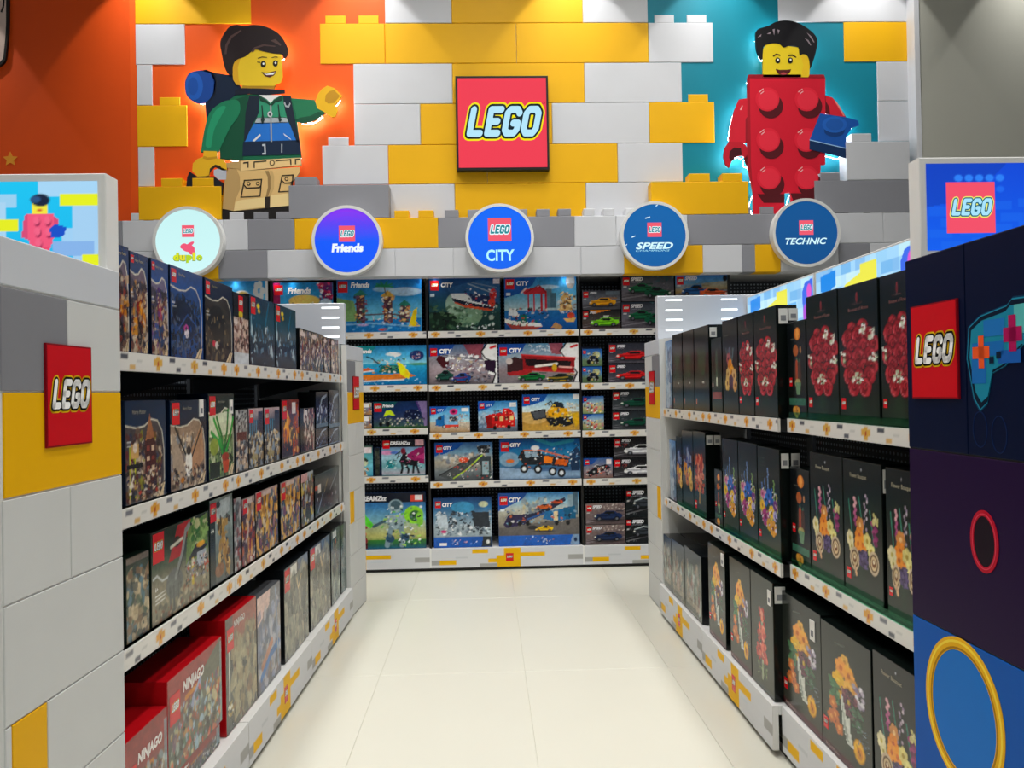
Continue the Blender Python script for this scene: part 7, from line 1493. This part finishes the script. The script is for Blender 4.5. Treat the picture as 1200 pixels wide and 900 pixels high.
K = 5.22 / 5.30
def round_sign(x, z, r_, lab, cols, words, glow=0.9, logo_z=0.12, logo_w=0.17, blob=None, grad=None):
    r = r_ * K
    t = empty('round_sign', (x, 5.22, z)); tag(t, lab, 'sign', 'round backlit signs')
    b = MB(); b.ring(0, 0, r, r, r * 0.085, 0, 0.063, 'dfe2ea', 64); b.build('rim', WHITE, t)
    c = Canvas(46, 46, 1, 5); c.g(*cols); rr = r * 0.93
    b = MB(); n = 46; cc = c.a
    for i in range(64):
        t0, t1 = 6.28319 * i / 64, 6.28319 * (i + 1) / 64
        for j in range(8):
            ra, rb = rr * j / 8, rr * (j + 1) / 8
            zc = (ra + rb) / 2 * math.sin((t0 + t1) / 2); q = cc[int(max(0, min(46, (1 - (zc / rr + 1) / 2) * 46))), 0]
            pts = [(ra * math.cos(t0), 0.006, ra * math.sin(t0)), (rb * math.cos(t0), 0.006, rb * math.sin(t0)), (rb * math.cos(t1), 0.006, rb * math.sin(t1)), (ra * math.cos(t1), 0.006, ra * math.sin(t1))]
            b.face(pts[1:] + pts[:1] if j else pts[1:], tuple(q))
    b.build('face', SIGN, t)
    b = MB(); logo(b, -logo_w * r, logo_z * r, 2 * logo_w * r, 2 * logo_w * r, 0.005, 0.0004, red='f25a70', white='1a8a96', black='f0fcff', yellow='f4fdff', lw=0.92, lh=0.46, lz=0.28); b.build('logo', SIGN, t)
    b = MB()
    for word, wx_, wz, ww, wh, col, shear, fat in words:
        if word == 'duplo':
            n_ = 0
            for ch, x_, cl in zip('duplo', (-.42, -.24, -.05, .13, .24), ('d8e21c', 'e8e030', 'b8d820', 'e4e428', 'c4dc1c')):
                wdt = .15 if ch != 'l' else .06; hh = .22 if ch in 'dl' else .15; zz = wz if ch != 'p' else wz - .07; hh = .22 if ch == 'p' else hh
                put_text(b, ch, x_ * r, zz * r - 0.002, wdt * r, hh * r, 0.0048, '5a8a30', .1, 0, ref=.05); put_text(b, ch, x_ * r, zz * r, wdt * r, hh * r, 0.004, cl, .07, 0, ref=.05)
        else: put_text(b, word, wx_ * r, wz * r, ww * r, wh * r, 0.004, col, fat, shear)
    b.build('lettering', SIGN, t)
    if blob:
        b = MB()
        for (bx, bz, bw, bh, rt) in blob: b.disc(bx * r, bz * r, bw * r, bh * r, 0.0042, 0.005, 'f0587a', 18, 0, rt)
        b.build('emblem', SIGN, t)
    return t
SG = lambda x, z: (x * K, 1.2 + (z - 1.2) * K)
round_sign(*SG(-1.9356, 2.2217), 0.2284, 'pale round sign with pink emblem and yellow green word, leftmost of five', ('c8f4f4', 'd0fafa'), [('duplo', 0, -.55, 0, 0, '', 0, 0)], logo_z=.12, blob=[(0, -.2, .19, .11, -.2), (-.13, -.14, .1, .07, .5), (.05, -.1, .14, .05, .6), (.1, -.3, .09, .09, 0)])
round_sign(*SG(-0.9012, 2.2154), 0.2312, 'round sign fading from violet to blue, second from the left', ('8c34f2', '5a44f6', '0a5afc', '0a58fc', '0a58f8'), [('Friends', -.44, -.34, .9, .25, 'f4fcff', .12, .06)], logo_z=-.04, logo_w=.23)
round_sign(*SG(0.1053, 2.2209), 0.2272, 'bright blue round sign below the square red sign, middle of five', ('0a6afa', '0a66f6', '0a66f4'), [('CITY', -.40, -.68, .82, .34, 'b8fbff', 0, .03)], logo_z=-.1, logo_w=.34)
sg = round_sign(*SG(1.1377, 2.2246), 0.2284, 'teal blue round sign with slanted white word, fourth from the left', ('0c64ac', '0c62a8', '0a5ea4'), [('SPEED', -.56, -.4, 1.1, .2, 'd8fbff', .3, .03), ('CHAMPIONS', -.56, -.47, 1.0, .055, 'a8e8f8', .3, .0)], logo_z=-.04, logo_w=.21)
b = MB()
for (x, z, l_) in ((-.26, .48, .14), (-.66, -.06, .1), (.05, .83, .06), (-.84, -.3, .04)): b.prism([(x * .2284, z * .2284), ((x + l_) * .2284, (z + .04) * .2284), ((x + l_) * .2284, (z + .07) * .2284), (x * .2284, (z + .035) * .2284)], 0.0045, 0.005, 'd8f4ff')
b.build('spark_print', SIGN, sg)
round_sign(*SG(2.1624, 2.2319), 0.2312, 'dark blue round sign with wide white word, rightmost of five', ('0c5494', '0c5290', '0a4e8c'), [('TECHNIC', -.62, -.34, 1.22, .19, 'd4f8ff', .3, .025)], logo_z=-.06, logo_w=.21)

def smooth(pts, k=3):
    out = []; n = len(pts)
    for i in range(n):
        p0, p1, p2, p3 = pts[i - 1], pts[i], pts[(i + 1) % n], pts[(i + 2) % n]
        for j in range(k):
            t_ = j / k
            out.append(tuple(0.5 * (2 * p1[a] + (p2[a] - p0[a]) * t_ + (2 * p0[a] - 5 * p1[a] + 4 * p2[a] - p3[a]) * t_ ** 2 + (3 * p1[a] - p0[a] - 3 * p2[a] + p3[a]) * t_ ** 3) for a in (0, 1)))
    return out
FIGGAIN = 1.45
SPLIT = {}
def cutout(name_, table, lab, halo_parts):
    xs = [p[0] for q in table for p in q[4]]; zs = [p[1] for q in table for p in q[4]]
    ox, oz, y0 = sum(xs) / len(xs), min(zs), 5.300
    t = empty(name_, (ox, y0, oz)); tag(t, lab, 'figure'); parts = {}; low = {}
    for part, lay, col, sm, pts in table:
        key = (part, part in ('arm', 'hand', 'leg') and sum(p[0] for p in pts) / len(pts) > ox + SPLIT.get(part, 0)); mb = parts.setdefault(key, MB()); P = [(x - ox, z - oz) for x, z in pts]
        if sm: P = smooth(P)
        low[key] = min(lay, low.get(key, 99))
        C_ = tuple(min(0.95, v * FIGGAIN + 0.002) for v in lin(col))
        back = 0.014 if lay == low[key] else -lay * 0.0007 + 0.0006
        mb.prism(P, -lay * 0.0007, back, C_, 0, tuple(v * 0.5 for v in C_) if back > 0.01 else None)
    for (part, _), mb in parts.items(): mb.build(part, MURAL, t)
    hb = MB()
    for part, lay, col, sm, pts in table:
        if part not in halo_parts or lay > 3 and part not in ('hair', 'held_brick', 'arm'): continue
        P = smooth([(x - ox, z - oz) for x, z in pts], 2); cx = sum(p[0] for p in P) / len(P); cz = sum(p[1] for p in P) / len(P); n = len(P); ins = .76 if part in ('arm', 'hand', 'held_brick', 'foot') else .88
        P = [(cx + (x - cx) * ins, cz + (z - cz) * ins) for x, z in P]
        a_ = sum(P[i][0] * P[(i + 1) % n][1] - P[(i + 1) % n][0] * P[i][1] for i in range(n)); sg_ = 1 if a_ > 0 else -1
        for i in range(n):
            (xa, za), (xb, zb) = P[i], P[(i + 1) % n]
            hb.face([(xa, 0.050, za), (xb, 0.050, zb), (xb, 0.064, zb), (xa, 0.064, za)], 'ffffff')
    hb.build('halo_light', HALO, t)
    return t
cutout('hiker_cutout', HIKER, 'cut-out toy figure of a smiling hiker in green jacket with blue bedroll, waving', ('hair', 'backpack', 'sleeping_roll', 'arm', 'torso', 'leg', 'hand', 'head'))
cutout('brick_costume_cutout', BRICKSUIT, 'cut-out toy figure with black hair in a red brick costume holding a blue brick', ('hair', 'arm', 'torso', 'leg', 'hand', 'held_brick', 'head'))
# corner of a further cut-out at the left edge of the mural
b = MB(); E_ = smooth([(-3.30, 3.95), (-3.13, 3.95), (-3.11, 3.74), (-3.125, 3.52), (-3.155, 3.42), (-3.30, 3.40)], 4)
b.prism(E_, 5.37, 5.39, '181614'); cx, cz = -3.22, 3.68; b.prism([(cx + (x - cx) * .86, cz + (z - cz) * .94) for x, z in E_], 5.3685, 5.37, 'd8c0b4'); b.line([(-3.135, 3.9), (-3.14, 3.80), (-3.155, 3.76)], 0.012, 5.368, '181614')
o = b.build('pale_cutout', MURAL); tag(o, 'pale rounded cut-out with black outline, at the far left of the orange wall', 'figure')
